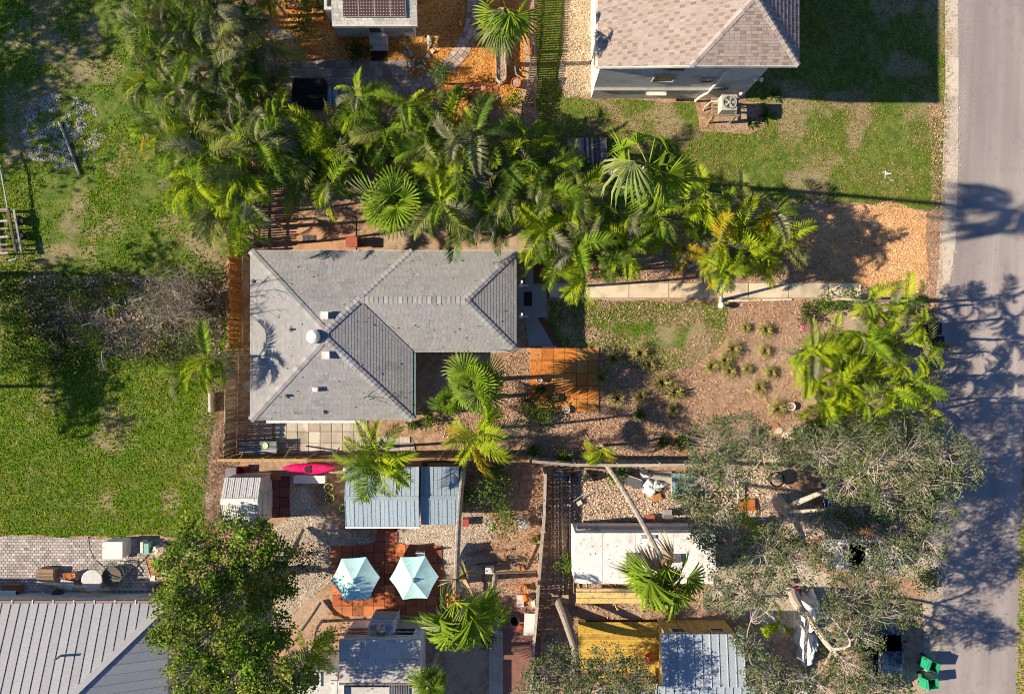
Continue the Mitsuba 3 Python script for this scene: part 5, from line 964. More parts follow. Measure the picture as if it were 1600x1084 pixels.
for i in range(150):
    a = r.uniform(0, 6.28); l = r.uniform(.5, 2.1); tip = o + [math.cos(a) * l, math.sin(a) * l, r.uniform(2.2, 5.9) * (1 - l / 6)]; mb.tube(curve(o + [r.normal(0, .2), r.normal(0, .2), 0], tip, r, .22, 6), np.linspace(.022, .006, 6), 3)
    for _ in range(3): t2 = tip + r.normal(0, .45, 3); mb.tube([tip, (tip + t2) / 2 + r.normal(0, .05, 3), t2], [.008, .006, .003], 3)
for i in range(12):
    a = r.uniform(-.9, 1.1); top_ = o + [math.cos(a) * r.uniform(.3, 1.3), math.sin(a) * 1.1, r.uniform(4.6, 6.6)]; c_ = curve(o + [r.normal(0, .15), r.normal(0, .15), 0], top_, r, .12, 8); mb.tube(c_, np.linspace(.045, .012, 8), 4)
    for _ in range(9): j = r.integers(4, 8); t2 = c_[j] + [r.normal(.2, .6), r.normal(0, .6), r.uniform(.1, .9)]; mb.tube(curve(c_[j], t2, r, .2, 4), np.linspace(.014, .004, 4), 3)
solo('bare_bush', 'leafless grey bush of fine twigs beside the picket fence', 'bush', mb, 'wood')
# dead fronds and brush on the lawn
k = thing('brush_pile', 'pile of grey dead palm fronds lying across the western lawn', 'brush'); r = R(951)
for i in range(54): part(k, 'dead_frond', FR['grey' if i % 3 else 'dead', 3, r.integers(2)], M=mat4(rot(r.normal(0, .3), r.uniform(.1, .4), r.uniform(-3.3, .4)), P(r.uniform(100, 320), r.uniform(455, 550), 0) + [0, 0, r.uniform(.7, 1.8)], r.uniform(.6, 1.1)))
for i in range(4): part(k, 'green_frond', FR['lime', 3, r.integers(2)], M=mat4(rot(0, .2, r.uniform(0, 6.28)), P(r.uniform(150, 200), r.uniform(430, 480), .3), .7))
mb = MB(); n = 1400; q = np.c_[r.normal(338, 12, n), r.uniform(595, 835, n)]; q[:, 0] += (715 - q[:, 1]) * .06
for x, y in q: p = P(x, y, r.uniform(.03, .35)); a = r.uniform(0, 6.28); l = r.uniform(.15, .5); mb.tube([p, p + [math.cos(a) * l, math.sin(a) * l, r.normal(0, .08)]], [.014, .005], 3, jit([(.30, .23, .18), (.38, .30, .24), (.22, .16, .12)], 1, r)[0], caps=False)
stuff('brush', 'strip of dry brown brush and twigs along the lawn side of the fence', 'brush', mb, 'plain')

# ornamental grass clumps in the mulch
cl = [(1165, 512), (1196, 516), (1195, 548), (1205, 582), (1186, 606), (1168, 576), (1112, 572), (1132, 562), (1145, 545), (1054, 612), (1034, 598), (1052, 640), (1000, 552), (1014, 570), (965, 622), (1002, 620), (1215, 638), (958, 560), (940, 590), (1140, 580)]
crow = rows_of(cl, 4)
for i, (px, py) in enumerate(cl):
    r = R(960 + i); mb = MB(); n = 210; sz = r.uniform(.6, 1.25); a = r.uniform(0, 6.28, n); l = r.uniform(.25, .9, n) * sz; o = P(px, py, .2); o[2] = .01; d = np.stack([np.cos(a), np.sin(a), 0 * a], 1); w = np.stack([-np.sin(a), np.cos(a), 0 * a], 1) * .012; hh = r.uniform(.15, .5, n)[:, None] * sz; z = np.array([0, 0, 1.0])
    p0, p1, p2 = o + d * .08 + 0 * w, o + d * (l * .5)[:, None] + z * hh, o + d * l[:, None] + z * hh * .55
    v = np.stack([p0 - w, p0 + w, p1 - w * .8, p1 + w * .8, p2], 1).reshape(-1, 3); ii = np.arange(n)[:, None] * 5
    mb.add(v, np.vstack([ii + [0, 1, 3], ii + [0, 3, 2], ii + [2, 3, 4]]), np.repeat(jit([(.34, .34, .10), (.45, .38, .17), (.24, .29, .06), (.56, .45, .25)], n, r), 5, 0))
    solo('grass_clump', f'straw-green grass clump, {crow[i][1]} from the west in the {crow[i][0]} row of the mulch yard', 'grass clump', mb, 'blade', group='grass clumps in the mulch yard')
def rosette(label, px, py, rr, cols, seed, n=22, h=.5, group=None, w=.06):
    r = R(seed); mb = MB(); o = P(px, py, .2); o[2] = .02
    for i in range(n):
        a = i * 2.4 + r.normal(0, .15); e_ = r.uniform(.2, 1.2); d = np.array([math.cos(a) * math.cos(e_), math.sin(a) * math.cos(e_), math.sin(e_)]); s = np.array([-math.sin(a), math.cos(a), 0]) * w; l = rr * r.uniform(.8, 1.15)
        p1, p2 = o + d * l * .55, o + d * l + [0, 0, -.12 * l]; mb.add([o - s * .6, o + s * .6, p1 - s, p1 + s, p2], [[0, 1, 3], [0, 3, 2], [2, 3, 4]], jit(cols, 1, r)[0])
    return solo('rosette_plant', label, 'plant', mb, 'leaf', group=group)
for i, (px, py, rr, lb) in enumerate([(1172, 192, .55, 'pale spiky plant beside the air conditioner stand'), (1196, 180, .6, 'spiky plant in the house shadow right of the air conditioner'), (1210, 148, .65, 'spiky plant at the shaded corner of the pink-roofed house'), (1000, 648, .5, 'bright green plant near the middle of the mulch yard'), (1135, 575, .5, 'green plant among the eastern grass clumps'), (1035, 690, .45, 'green strap-leaved plant in front of the grey fence'), (700, 640, .6, 'green strap-leaved plant under the fan palms')]):
    rosette(lb, px, py, rr, [(.11, .16, .05), (.15, .2, .07)] if i in (0,) else SHG, 990 + i)

# trees beyond the west edge: seen only by their shadows on the lawn
def far_tree(label, x, y, h, r_, nb_, seed, nleaf=8, lsz=(.25, .5), ntw=9, name='shade_tree'):
    r = R(seed); bl_ = []
    for i in range(nb_): a, l = r.uniform(0, 6.28), r_ * math.sqrt(r.uniform(0, 1)); bl_.append((np.array([x + math.cos(a) * l, y + math.sin(a) * l, h + r.uniform(-1.2, 1.5)]), r.uniform(.9, 1.7)))
    return tree(label, (x, y, 0), (x, y, h * .4), bl_, seed, DKB, SHD, lsz, nleaf, ntw, .25, .03, clump=.35, name=name)
far_tree('broad tree beyond the lawn west of the boat trailer, casting the long branch shadows', -43.5, 17.5, 8, 4.6, 20, 1001, 9)
far_tree('tall tree beyond the lawn shading its north-west corner', -40.5, 19.5, 8.6, 3.2, 16, 1006, 11)
far_tree('tree beyond the lawn shading the boat trailer', -43.5, 13.5, 8.2, 2.4, 12, 1007, 10)
far_tree('tree beyond the lawn shading the white gravel patch', -41.5, 11.5, 7.5, 3.6, 12, 1002, 8)
far_tree('tree beyond the lawn shading the middle of the grass', -38.4, -2.6, 8, 2.5, 13, 1003, 8)
far_tree('tree beyond the lawn shading the dead frond pile', -40, 2.2, 8, 1.8, 6, 1004, 7)
far_tree('slim tree beyond the lawn whose trunk shades the brush', -33.5, 4.0, 7.6, 1.4, 4, 1005, 6)

# ================================================================== SMALL THINGS
def pot(label, px, py, r_, h, col, fill=(.12, .08, .055), z=0.0, plant=None, seed=1, cat='flower pot', name='flower_pot', rim=True, tip=None, group=None):
    k = thing(name, label, cat, group); o = P(px, py, z + h); o[2] = z; M = None if tip is None else rot(*tip); mb = MB(col)
    if tip is not None: o[2] = z + r_
    mb.lathe([(0, .0), (r_ * .72, 0), (r_ * .97, h - .05), (r_ * 1.08, h - .05), (r_ * 1.08, h), (r_ * .92, h), (r_ * .88, h - .07), (r_ * .6, h * .25), (0, h * .25)], o, 20, M=M); part(k, 'body', mb, 'plain', smooth=False)
    if fill is not None and tip is None: mb = MB(fill); mb.lathe([(r_ * .9, h - .06), (r_ * .5, h - .04), (0, h - .05)], o, 20); part(k, 'soil', mb, 'soil')
    if plant: r = R(seed); mb = MB(); n = 70; leaves(mb, o + [0, 0, h] + r.normal(0, 1, (n, 3)) * [r_ * .55, r_ * .55, .1], r.uniform(.1, .2, n), jit(plant, n, r), r); part(k, 'plant', mb, 'leaf', kind='stuff')
    return k
TER = (.42, .15, .08)
pot('empty terracotta pot at the top between two green shrubs', 459, 6, .26, .4, TER, (.05, .03, .03))
pot('red-rimmed terracotta pot beside the leaning fence panel', 806, 129, .27, .38, (.50, .15, .11))
pot('terracotta pot with a leafy plant beside the red pavers', 736, 155, .24, .3, TER, plant=SHG, seed=3)
pot('pale yellow pot with dark plant, northern of the pair by the blue roof', 513, 762, .25, .45, (.55, .46, .26), plant=SHD, seed=4)
pot('pale yellow pot with dark plant, southern of the pair by the blue roof', 515, 779, .25, .45, (.52, .44, .22), plant=SHD, seed=5)
pot('white pot with a green plant against the blue-roofed building', 535, 793, .18, .4, (.7, .7, .68), plant=SHG, seed=6)
pot('white ring-shaped pot standing on the orange deck', 843, 594, .16, .34, (.74, .74, .72), (.05, .05, .05), z=.08)
pot('black pot in the shade at the deck edge', 846, 607, .24, .32, (.02, .02, .022), z=.08, plant=SHD, seed=7)
pot('black pot below the other black pot at the deck edge', 868, 622, .24, .32, (.02, .02, .022), plant=SHD, seed=8)
pot('pale blue glazed bowl on the ground below the orange deck', 885, 640, .2, .3, (.38, .52, .58), (.25, .36, .42))
pot('white tyre-like ring planter in the mulch yard', 1237, 635, .22, .28, (.78, .76, .70), (.30, .16, .10))
pot('orange flower pot standing upright in the log bed yard', 818, 920, .2, .42, (.62, .17, .03), (.03, .02, .02))
pot('orange flower pot tipped over beside the upright one', 820, 931, .2, .4, (.60, .17, .03), None, tip=(.9, .5, 0))
pot('small orange flower pot near the log beds', 815, 888, .14, .22, (.6, .24, .06), (.05, .03, .02))
pot('terracotta pot with a small plant against the silvery fence', 836, 842, .2, .3, TER, plant=SHG, seed=9)
pot('black tub tipped toward the path, left of the pair', 787, 970, .24, .42, (.025, .05, .055), None, tip=(-.5, -.4, 0), name='plant_tub', cat='tub')
pot('black tub tipped toward the path, right of the pair', 802, 972, .27, .45, (.018, .025, .022), None, tip=(-.4, .2, 0), name='plant_tub', cat='tub')
pot('red pot beside the white tarp', 1248, 922, .16, .3, (.45, .02, .03), (.2, .02, .02)); pot('lilac pot left of the red pot beside the white tarp', 1236, 922, .15, .3, (.40, .34, .6), (.2, .18, .3)); pot('brown pot above the red and lilac pots', 1237, 910, .16, .3, (.2, .09, .06))
pot('bright blue tub beside the yellow-green palm under the oak', 1192, 820, .36, .55, (.02, .13, .55), (.02, .09, .4), name='tub', cat='tub')
pot('big black tub with a pale rim under the oak', 1214, 749, .42, .6, (.02, .02, .022), (.015, .015, .015), name='tub', cat='tub')
pot('yellow flower pot at the foot of the oak by the yellow deck', 912, 1034, .14, .25, (.6, .5, .1)); pot('orange flower pot at the edge of the yellow deck', 925, 1027, .16, .28, (.6, .2, .05)); pot('red flower pot on the yellow deck near the cabin', 1013, 1029, .24, .34, (.6, .05, .03), z=.35, plant=[(.7, .3, .05), (.6, .1, .05)], seed=11)
# globe light and white edging
k = thing('garden_light', 'white globe garden light standing beside the walkway', 'garden light'); o = P(1127, 477, .55); mb = MB((.75, .75, .72)); mb.tube([[o[0], o[1], 0], [o[0], o[1], .36]], .05, 8); part(k, 'post', mb)
mb = MB((.82, .81, .78)); t = np.linspace(0, math.pi, 12); mb.lathe(np.c_[.19 * np.sin(t), -.19 * np.cos(t)], o + [0, 0, .0], 20); part(k, 'globe', mb, 'plain', smooth=True)
for i, (a, b) in enumerate((((1138, 470), (1170, 470)), ((1172, 470), (1188, 469)), ((1190, 469), (1236, 468)))):
    p, q = P(*a), P(*b); mb = MB((.76, .75, .70) if i != 1 else (.65, .6, .25)); mb.box((p + q) / 2 + [0, 0, .06], (np.linalg.norm(q - p) - .02, .08, .12), math.atan2(q[1] - p[1], q[0] - p[0])); solo('edging_strip', ['white edging strip beside the globe light', 'short yellowish edging strip between two white ones', 'white edging strip at the street end of the walkway'][i], 'edging', mb)
for i, (x, y) in enumerate([(1217, 672), (1227, 680), (1236, 673), (1225, 692), (1235, 688), (1243, 697), (1211, 665)]):
    o = P(x, y); a = np.arange(6) * math.pi / 3 + i * .17; q = np.stack([np.cos(a), np.sin(a), 0 * a], 1) * .22; mb = MB(jit([(.56, .50, .40), (.64, .60, .50)], 1, R(i))[0] if i < 6 else (.5, .2, .14)); mb.hexa(o + q, o + q * .96 + [0, 0, .07]); solo('stepping_stone', f'pale hexagonal stepping stone by the bright palms, {ORD[sorted([0, 1, 2, 3, 4, 5], key=lambda q: [1217, 1227, 1236, 1225, 1235, 1243][q]).index(i)]} from the west' if i < 6 else 'reddish hexagonal stepping stone beside the pale ones', 'stepping stone', mb, group='pale hexagonal stones' if i < 6 else None)
# kayak
k = thing('kayak', 'hot pink kayak leaning along the brown picket fence', 'kayak'); a, b = P(441, 731, .55), P(525, 730, .55); L = b[0] - a[0]; s = np.linspace(0, 1, 22); hv, hf = [], []
for i, t in enumerate(s):
    w = .36 * (1 - abs(2 * t - 1) ** 2.6) + .012; y0 = a[1] - .05 + .10 * (2 * t - 1) ** 2; z0 = .5 + .16 * (2 * t - 1) ** 2
    for j in range(12): th = j * math.pi / 6; hv.append([a[0] + L * t, y0 + w * math.cos(th) * .85, z0 + w * .62 * math.sin(th)])
for i in range(21):
    for j in range(12): j2 = (j + 1) % 12; hf.append([i * 12 + j, i * 12 + j2, i * 12 + 12 + j2, i * 12 + 12 + j])
mb = MB((.80, .012, .17)); mb.add(hv, hf); part(k, 'hull', mb, 'gloss', smooth=True)
mb = MB((.06, .02, .03)); mb.lathe([(.22, 0), (.0, .0)], [a[0] + L * .5, a[1] - .05, .735], 14); part(k, 'cockpit', mb, 'gloss')
for x in (.16, .34, .66, .85): mb = MB((.05, .03, .03)); mb.box([a[0] + L * x, a[1] + .1, .71], (.05, .05, .04)); part(k, 'fitting', mb)
k = thing('bench', 'white slatted box bench below the pink kayak', 'bench'); o = P(483, 749, .5); mb = MB((.62, .62, .62)); mb.box([o[0], o[1], .23], (1.75, .42, .44)); part(k, 'base', mb)
for i in range(3): mb = MB((.80, .80, .80)); mb.box([o[0], o[1] - .15 + i * .15, .47], (1.82, .14, .035)); part(k, 'slat', mb)
mb = MB((.55, .04, .03)); mb.lathe([(.16, 0), (.22, .35), (.2, .35), (.15, .04), (0, .04)], P(378, 735, .3) * [1, 1, 0], 16); solo('bucket', 'red bucket in the corner above the white shed', 'bucket', mb, 'gloss')
mb = MB((.2, .2, .22)); mb.box(P(362, 738, .3), (.5, .55, .6)); mb.box(P(362, 738, .63), (.54, .6, .05)); solo('storage_bin', 'grey storage bin in the corner above the white shed', 'bin', mb)
mb = MB((.40, .20, .09)); mb.box(P(412, 743, .35), (1.6, .25, .05)); mb.box(P(425, 747, .3), (1.0, .2, .05), .05); solo('timber', 'brown timber boards lying between the fence and the white shed', 'timber', mb, 'wood')
# lattice pieces and the trellis bench
def lattice(label, px0, py0, px1, py1, h, col, step=.16):
    a, b = P(px0, py1, h), P(px1, py0, h); k = thing('lattice', label, 'lattice'); rc = sbox(a[0], a[1], b[0], b[1]); L = max(b[0] - a[0], b[1] - a[1]) * 2; mb = [MB(col), MB(col)]
    for d in (0, 1):
        for t in np.arange(-L, L, step):
            c = np.array([(a[0] + b[0]) / 2, (a[1] + b[1]) / 2]); dv = np.array([1, 1 if d else -1]) / 1.4142; nv = np.array([-dv[1], dv[0]]); ln = LineString([c + nv * t - dv * L, c + nv * t + dv * L]).intersection(rc)
            if ln.is_empty or ln.length < .05: continue
            p, q = np.array(ln.coords[0]), np.array(ln.coords[-1]); m = MB(col); m.box((*((p + q) / 2), h + d * .014), (ln.length, .04, .012), math.atan2(q[1] - p[1], q[0] - p[0])); part(k, 'slat', m)
    m = MB(np.array(col) * .9)
    for x0, x1, y0, y1 in ((a[0], b[0], a[1], a[1]), (a[0], b[0], b[1], b[1]), (a[0], a[0], a[1], b[1]), (b[0], b[0], a[1], b[1])): m.box(((x0 + x1) / 2, (y0 + y1) / 2, h + .007), (abs(x1 - x0) + .04, abs(y1 - y0) + .04, .05))
    part(k, 'frame', m); return k
lattice('white lattice panel lying on the dark ground at the patio corner', 397, 660, 424, 691, .12, (.56, .50, .46))
k = thing('table', 'long grey-blue slatted table with a pale green plate by the picket fence', 'table'); o = P(402, 699, .75)
for i in range(6): mb = MB(jit([(.40, .43, .47), (.30, .34, .38)], 1, R(i))[0]); mb.box([o[0], o[1] - .3 + i * .12, .74], (2.2, .1, .03)); part(k, 'slat', mb, 'wood')
for sx in (-1, 1):
    for sy in (-1, 1): mb = MB((.2, .22, .25)); mb.box([o[0] + sx * 1.0, o[1] + sy * .28, .36], (.07, .07, .72)); part(k, 'leg', mb)
mb = MB((.55, .70, .45)); mb.lathe([(.19, .03), (.17, .01), (.0, .0)], P(414, 696, .77), 18); solo('plate', 'pale green round plate on the grey-blue slatted table', 'plate', mb, 'gloss')
mb = MB((.5, .48, .46)); mb.lathe([(.3, 0), (.32, .05), (.28, .06), (.27, .02), (0, .02)], P(388, 604, .1) * [1, 1, 0], 18); solo('hose_ring', 'grey hose ring lying beside the west wall of the grey-roofed house', 'hose', mb)
mb = MB((.60, .60, .58)); mb.box(P(331, 628, .35), (.14, 1.1, .7)); solo('white_board', 'white board standing in the brush at the lawn edge', 'board', mb)
# north patio
mb = MB((.10, .09, .09)); mb.box(P(483, 373, .06), (.78, .42, .02))
for i in range(11): mb.box(P(473.5 + i * 1.9, 373, .075), (.03, .40, .02), col=(.16, .15, .15))
solo('door_mat', 'dark ribbed mat on the tan back patio', 'mat', mb)
mb = MB((.33, .08, .055)); mb.box(P(550, 378, .4), (.54, .52, .78)); mb.box(P(550, 378, .8), (.60, .58, .05), col=(.40, .11, .08)); solo('cabinet', 'red-brown box cabinet at the north wall of the grey-roofed house', 'cabinet', mb)
mb = MB((.015, .018, .02)); mb.box(P(825, 467, .1), (.46, .82, .02))
for i in range(7): mb.box(P(819.5 + i * 1.85, 467, .115), (.05, .78, .012), col=(.024, .026, .028))
solo('door_mat', 'black mat on the concrete porch pad', 'mat', mb)
mb = MB((.8, .8, .78)); mb.box(P(858, 542, .06), (.85, .08, .1)); solo('threshold_strip', 'white strip at the top edge of the orange deck', 'strip', mb)
# top garden
k = thing('planter', 'long oval galvanised planter on the orange chips', 'planter'); c = P(783, 92, .3); st = LineString([(c[0], c[1] - 1.1), (c[0], c[1] + 1.1)]).buffer(.30); mb = MB((.50, .48, .43)); mb.slab(st.difference(st.buffer(-.03)), 0, .5); part(k, 'wall', mb, 'metal')
for i in range(4): mb = MB((.56, .54, .49)); mb.slab(st.buffer(.012).difference(st), .06 + i * .12, .10 + i * .12); part(k, 'rib', mb, 'metal')
mb = MB((.12, .08, .06)); mb.sheet(st.buffer(-.031), .36); part(k, 'soil', mb, 'soil'); r = R(1100); mb = MB((.4, .32, .25))
for i in range(22): p = c * [1, 1, 0] + [r.uniform(-.2, .2), r.uniform(-1.1, 1.1), .42]; a = r.uniform(0, 6.28); mb.tube([p, p + [.2 * math.cos(a), .35 * math.sin(a), .05]], [.012, .006], 4)
part(k, 'dry_stem', mb, 'plain', kind='stuff')
for i in range(6): mb = MB(jit([(.42, .12, .08), (.36, .14, .12), (.30, .08, .05), (.5, .24, .2)], 1, R(1110 + i), .1)[0]); mb.box(P(727 + i * 9.5, 137 + (i % 2), .025), (.30, .26, .06), R(i).normal(0, .1)); solo('paver_stone', f'red paver on the orange chips below the planter, {ORD[i]} from the west', 'paver', mb, group='red pavers on the orange chips')
for i, (x, y, s_) in enumerate([(429, 48, .55), (441, 54, .6), (418, 42, .5), (452, 62, .6), (408, 30, .6), (460, 78, .6)]):
    r = R(1120 + i); a = np.arange(9) * 2 * math.pi / 9; q = np.stack([np.cos(a) * r.uniform(.8, 1.15, 9), np.sin(a) * r.uniform(.8, 1.15, 9), 0 * a], 1) * s_ / 2; mb = MB(jit([(.42, .37, .34), (.46, .36, .33)], 1, r)[0]); mb.hexa(P(x, y) + q, P(x, y) + q * .93 + [0, 0, .06]); solo('stepping_stone', 'flat grey-pink stepping stone in the western orange chips, ' + ['upper middle one', 'lower middle one', 'third from the south-east end', 'second from the south-east end', 'the north-west one', 'the south-east one'][i], 'stepping stone', mb, group='grey-pink stepping stones')
def rocks(name, label, pts, seed, s=(.18, .34), cols=((.50, .46, .40), (.40, .36, .32), (.58, .52, .44)), grp=None, rows=0):
    r = R(seed); grp = label; pl = rows_of(pts, rows) if rows else [('', ORD[sorted(range(len(pts)), key=lambda q: pts[q][0]).index(i)]) for i in range(len(pts))]
    for i, (x, y) in enumerate(pts): label = f'{grp}, {pl[i][1]} from the west' + (f' in the {pl[i][0]} row' if rows else ''); mb = MB(); stones(mb, (P(x, y) + [0, 0, .06])[None], r.uniform(*s), jit(cols, 1, r), r, .7); solo(name, label, 'rock', mb, 'paint', group=grp or label)
rocks('edging_rock', 'pale stone edging the small planting bed', [(728, 172), (733, 167), (738, 163), (744, 160), (750, 158), (757, 156), (764, 155), (771, 154), (778, 153), (785, 152), (724, 178), (721, 185)], 1130)
r = R(1131); rocks('garden_rock', 'weathered rock beside the curved path', [(x + r.normal(0, 2.5), y + r.normal(0, 2.5)) for x, y in [(624, 82), (632, 84), (640, 92), (648, 96), (655, 100), (660, 96), (668, 92), (674, 84), (678, 76), (676, 68), (668, 62), (660, 58), (652, 104), (644, 104), (664, 106), (640, 84), (634, 78), (672, 72), (656, 110), (667, 100)]], 1132, (.2, .5), ((.46, .42, .37), (.36, .32, .28), (.56, .50, .42)), rows=3)
k = thing('hot_tub', 'black rounded covered tub on the grey patio', 'tub'); c = P(484, 146, .5); st = sbox(c[0] - .75, c[1] - .6, c[0] + .75, c[1] + .6).buffer(.2); mb = MB((.012, .012, .015)); mb.slab(st, 0, .55); part(k, 'body', mb, 'gloss'); mb = MB((.016, .016, .02)); mb.slab(st.buffer(.03), .56, .64); part(k, 'cover', mb, 'plain')
k = thing('lounge_float', 'pale blue two-lobed lounge on the grey patio beside the black tub', 'lounge'); c = P(519, 152, .35)
for sx in (-1, 1): mb = MB((.20, .36, .48)); t = np.linspace(0, math.pi, 10); q = np.c_[.16 * np.sin(t) + .001, -.62 * np.cos(t)]; mb.lathe(q, c + [sx * .16, 0, 0], 12, M=rot(math.pi / 2) @ np.diag([1, .7, 1])); part(k, 'cushion', mb, 'gloss', smooth=True)
mb = MB((.014, .014, .016)); mb.box(P(592.5, 87.5, .03), (.92, .6, .03)); [mb.box(P(583.5 + i * 3, 87.5, .05), (.05, .56, .012), col=(.022, .022, .025)) for i in range(7)]; solo('door_mat', 'black mat at the foot of the solar-panel house steps', 'mat', mb)
mb = MB((.45, .33, .2)); mb.box(P(822, 68, .2), (.22, 1.3, .12), .1); mb.box(P(826, 70, .25), (.12, 1.3, .1), .1, (.5, .2, .12)); solo('timber', 'orange-brown boards stacked at the thin dark fence', 'timber', mb, 'wood')
mb = MB((.30, .27, .25)); mb.tube(curve(P(805, 100, .2), P(812, 120, .2), R(5), .3, 6), .05, 6); mb.tube(curve(P(803, 108, .2), P(815, 112, .3), R(6), .3, 6), .04, 6); solo('driftwood', 'gnarled grey driftwood above the red-rimmed pot', 'driftwood', mb, 'wood')
mb = MB((.62, .58, .52)); stones(mb, P(1384, 273)[None] + [0, 0, .03], .3, np.array([[.72, .7, .66]]), R(3), .2); chips(mb, P(1384, 273)[None] + R(4).normal(0, .18, (14, 3)) * [1, 1, 0] + [0, 0, .02], .14, jit([(.7, .67, .62)], 14, R(4)), R(4)); solo('litter_scrap', 'small white scrap lying on the eastern lawn', 'scrap', mb)
mb = MB((.55, .12, .04)); mb.tube(curve(P(1372, 384, .06), P(1366, 378, .1), R(5), .5, 6), .03, 5); mb.tube(curve(P(1366, 386, .06), P(1376, 383, .1), R(6), .5, 6), .03, 5); solo('dry_leaf', 'curled red-brown leaf on the pale orange chips', 'leaf', mb)
for i, (x, y) in enumerate(((1463, 534), (1459, 514))): mb = MB((.018, .018, .02)); o = P(x, y, .7); mb.hexa(np.array([[-.2, -.22, 0], [.2, -.22, 0], [.2, .22, 0], [-.2, .22, 0]]) + o * [1, 1, 0], np.array([[-.28, -.3, .9], [.28, -.3, .9], [.28, .3, .9], [-.28, .3, .9]]) + o * [1, 1, 0]); mb.box(o * [1, 1, 0] + [0, 0, .93], (.62, .66, .05)); solo('bin', ['black bin at the street edge beside the slender palms', 'second black bin north of the other at the street edge'][i], 'bin', mb, 'gloss')
# boat trailer on the lawn
k = thing('boat_trailer', 'rusty flat trailer frame with rungs at the west edge of the lawn', 'trailer'); mb = MB((.30, .22, .19)); mb.tube([P(12, 325, .6), P(25, 395, .6)], .09, 5); mb.tube([P(-40, 325, .6), P(-30, 395, .6)], .09, 5); mb.tube([P(-42, 330, .58), P(14, 330, .58)], .06, 5); mb.tube([P(-33, 390, .58), P(27, 390, .58)], .06, 5); mb.tube([P(24, 390, .58), P(30, 380, .5)], .05, 5); mb.box(P(28, 362, .5), (.12, 2.6, .12), .17, (.36, .38, .40)); part(k, 'frame', mb)
mb = MB((.5, .5, .5)); mb.tube([P(-12, 235, .7), P(2, 270, .68), P(12, 325, .62)], .05, 6); part(k, 'tow_bar', mb)
for i, y in enumerate((328, 346, 358, 371, 383, 396)): mb = MB((.50, .49, .47) if i % 2 else (.32, .28, .26)); mb.box(P(-8, y, .66), (1.5, .11, .05), .05); part(k, 'rung', mb, 'wood')
for y in (345, 368): mb = MB((.03, .03, .03)); mb.lathe([(.08, -.09), (.26, -.09), (.29, -.05), (.29, .05), (.26, .09), (.08, .09)], P(31, y, .29), 16, M=rot(0, math.pi / 2)); kk = part(k, 'wheel', mb); mb = MB((.5, .5, .5)); mb.lathe([(0, .1), (.14, .1), (.15, .06)], P(31, y, .29), 12, M=rot(0, math.pi / 2)); part(kk, 'rim', mb, 'metal')
mb = MB((.56, .55, .54)); mb.box(P(22, 406, .55), (.6, .1, .1), .2); part(k, 'tail_board', mb)
mb = MB((.46, .45, .43)); p, q = P(92, 190, .12), P(124, 273, .1); mb.tube(curve(p, q, R(7), .02, 7), .07, 8); solo('fallen_pole', 'pale pole lying across the white gravel patch', 'pole', mb, 'paint')
# south-west patio clutter
k = thing('cabinet', 'large white metal cabinet standing on the block paving', 'cabinet'); o = P(177, 859, .9); mb = MB((.80, .80, .79)); mb.box([o[0], o[1], .48], (1.08, .92, .94)); part(k, 'body', mb); mb = MB((.83, .83, .82)); mb.box([o[0], o[1], .97], (1.14, .98, .05)); part(k, 'top', mb)
mb = MB((.62, .64, .68)); mb.lathe([(.15, 0), (.17, .3), (.14, .3), (.12, .03), (0, .03)], P(196, 867, .25) * [1, 1, 0], 14); solo('bucket', 'pale bucket in the shade beside the white cabinet', 'bucket', mb, 'gloss')
k = thing('chest', 'brown wooden deck chest with a cut corner on the block paving', 'chest'); o = P(72, 897, .5); q = np.array([[-.55, -.3, 0], [.45, -.34, 0], [.5, .26, 0], [-.36, .34, 0], [-.56, .1, 0]]); o[2] = 0; mb = MB((.25, .17, .12)); mb.hexa(o + q, o + q + [0, 0, .5]); part(k, 'body', mb, 'wood'); 
for i in range(6): mb = MB(jit([(.32, .23, .17), (.27, .19, .14)], 1, R(i + 7))[0]); mb.box(o + [-.02, -.24 + i * .1, .515], (.9, .09, .03)); part(k, 'plank', mb, 'wood')
k = thing('deck_chair', 'orange-brown slatted wooden deck chair between the chest and round table', 'chair'); o = P(108, 901, .35)
for i in range(7): mb = MB(jit([(.46, .17, .055), (.40, .14, .045)], 1, R(i + 17))[0]); mb.box(o + [-.3 + i * .1, .02 * i, .02 * i], (.075, .42 - .015 * i, .03), .25); part(k, 'slat', mb, 'wood')
for s in (-1, 1): mb = MB((.4, .15, .05)); mb.box(o + [.05, s * .22, -.06], (.85, .05, .06), .25); part(k, 'arm', mb, 'wood'); mb = MB((.4, .15, .05)); mb.box(o + [-.25, s * .2, -.2], (.06, .06, .34)); part(k, 'leg', mb, 'wood'); mb = MB((.4, .15, .05)); mb.box(o + [.3, s * .22, -.2], (.06, .06, .34)); part(k, 'leg', mb, 'wood')
k = thing('table', 'round pale blue-white patio table on the block paving', 'table'); o = P(144, 906, .7); mb = MB((.56, .60, .63)); mb.lathe([(.0, .0), (.56, 0), (.6, .02), (.6, .045), (.57, .05), (0, .05)], o, 28); part(k, 'top', mb, 'gloss'); mb = MB((.3, .32, .34)); mb.tube([o * [1, 1, 0] + [0, 0, .03], o], .06, 8); mb.lathe([(0, .03), (.3, .03), (.3, 0)], o * [1, 1, 0], 16); part(k, 'pedestal', mb)
k = thing('table', 'dark round low table under the green hose', 'table'); o = P(175, 900, .45); mb = MB((.16, .13, .12)); mb.lathe([(0, 0), (.55, 0), (.58, .02), (.56, .04), (0, .04)], o, 26); part(k, 'top', mb, 'wood'); mb = MB((.1, .09, .08)); mb.tube([o * [1, 1, 0], o], .12, 8); part(k, 'pedestal', mb)
mb = MB((.03, .10, .085)); rr_ = R(1150); t = np.linspace(0, 1, 90)
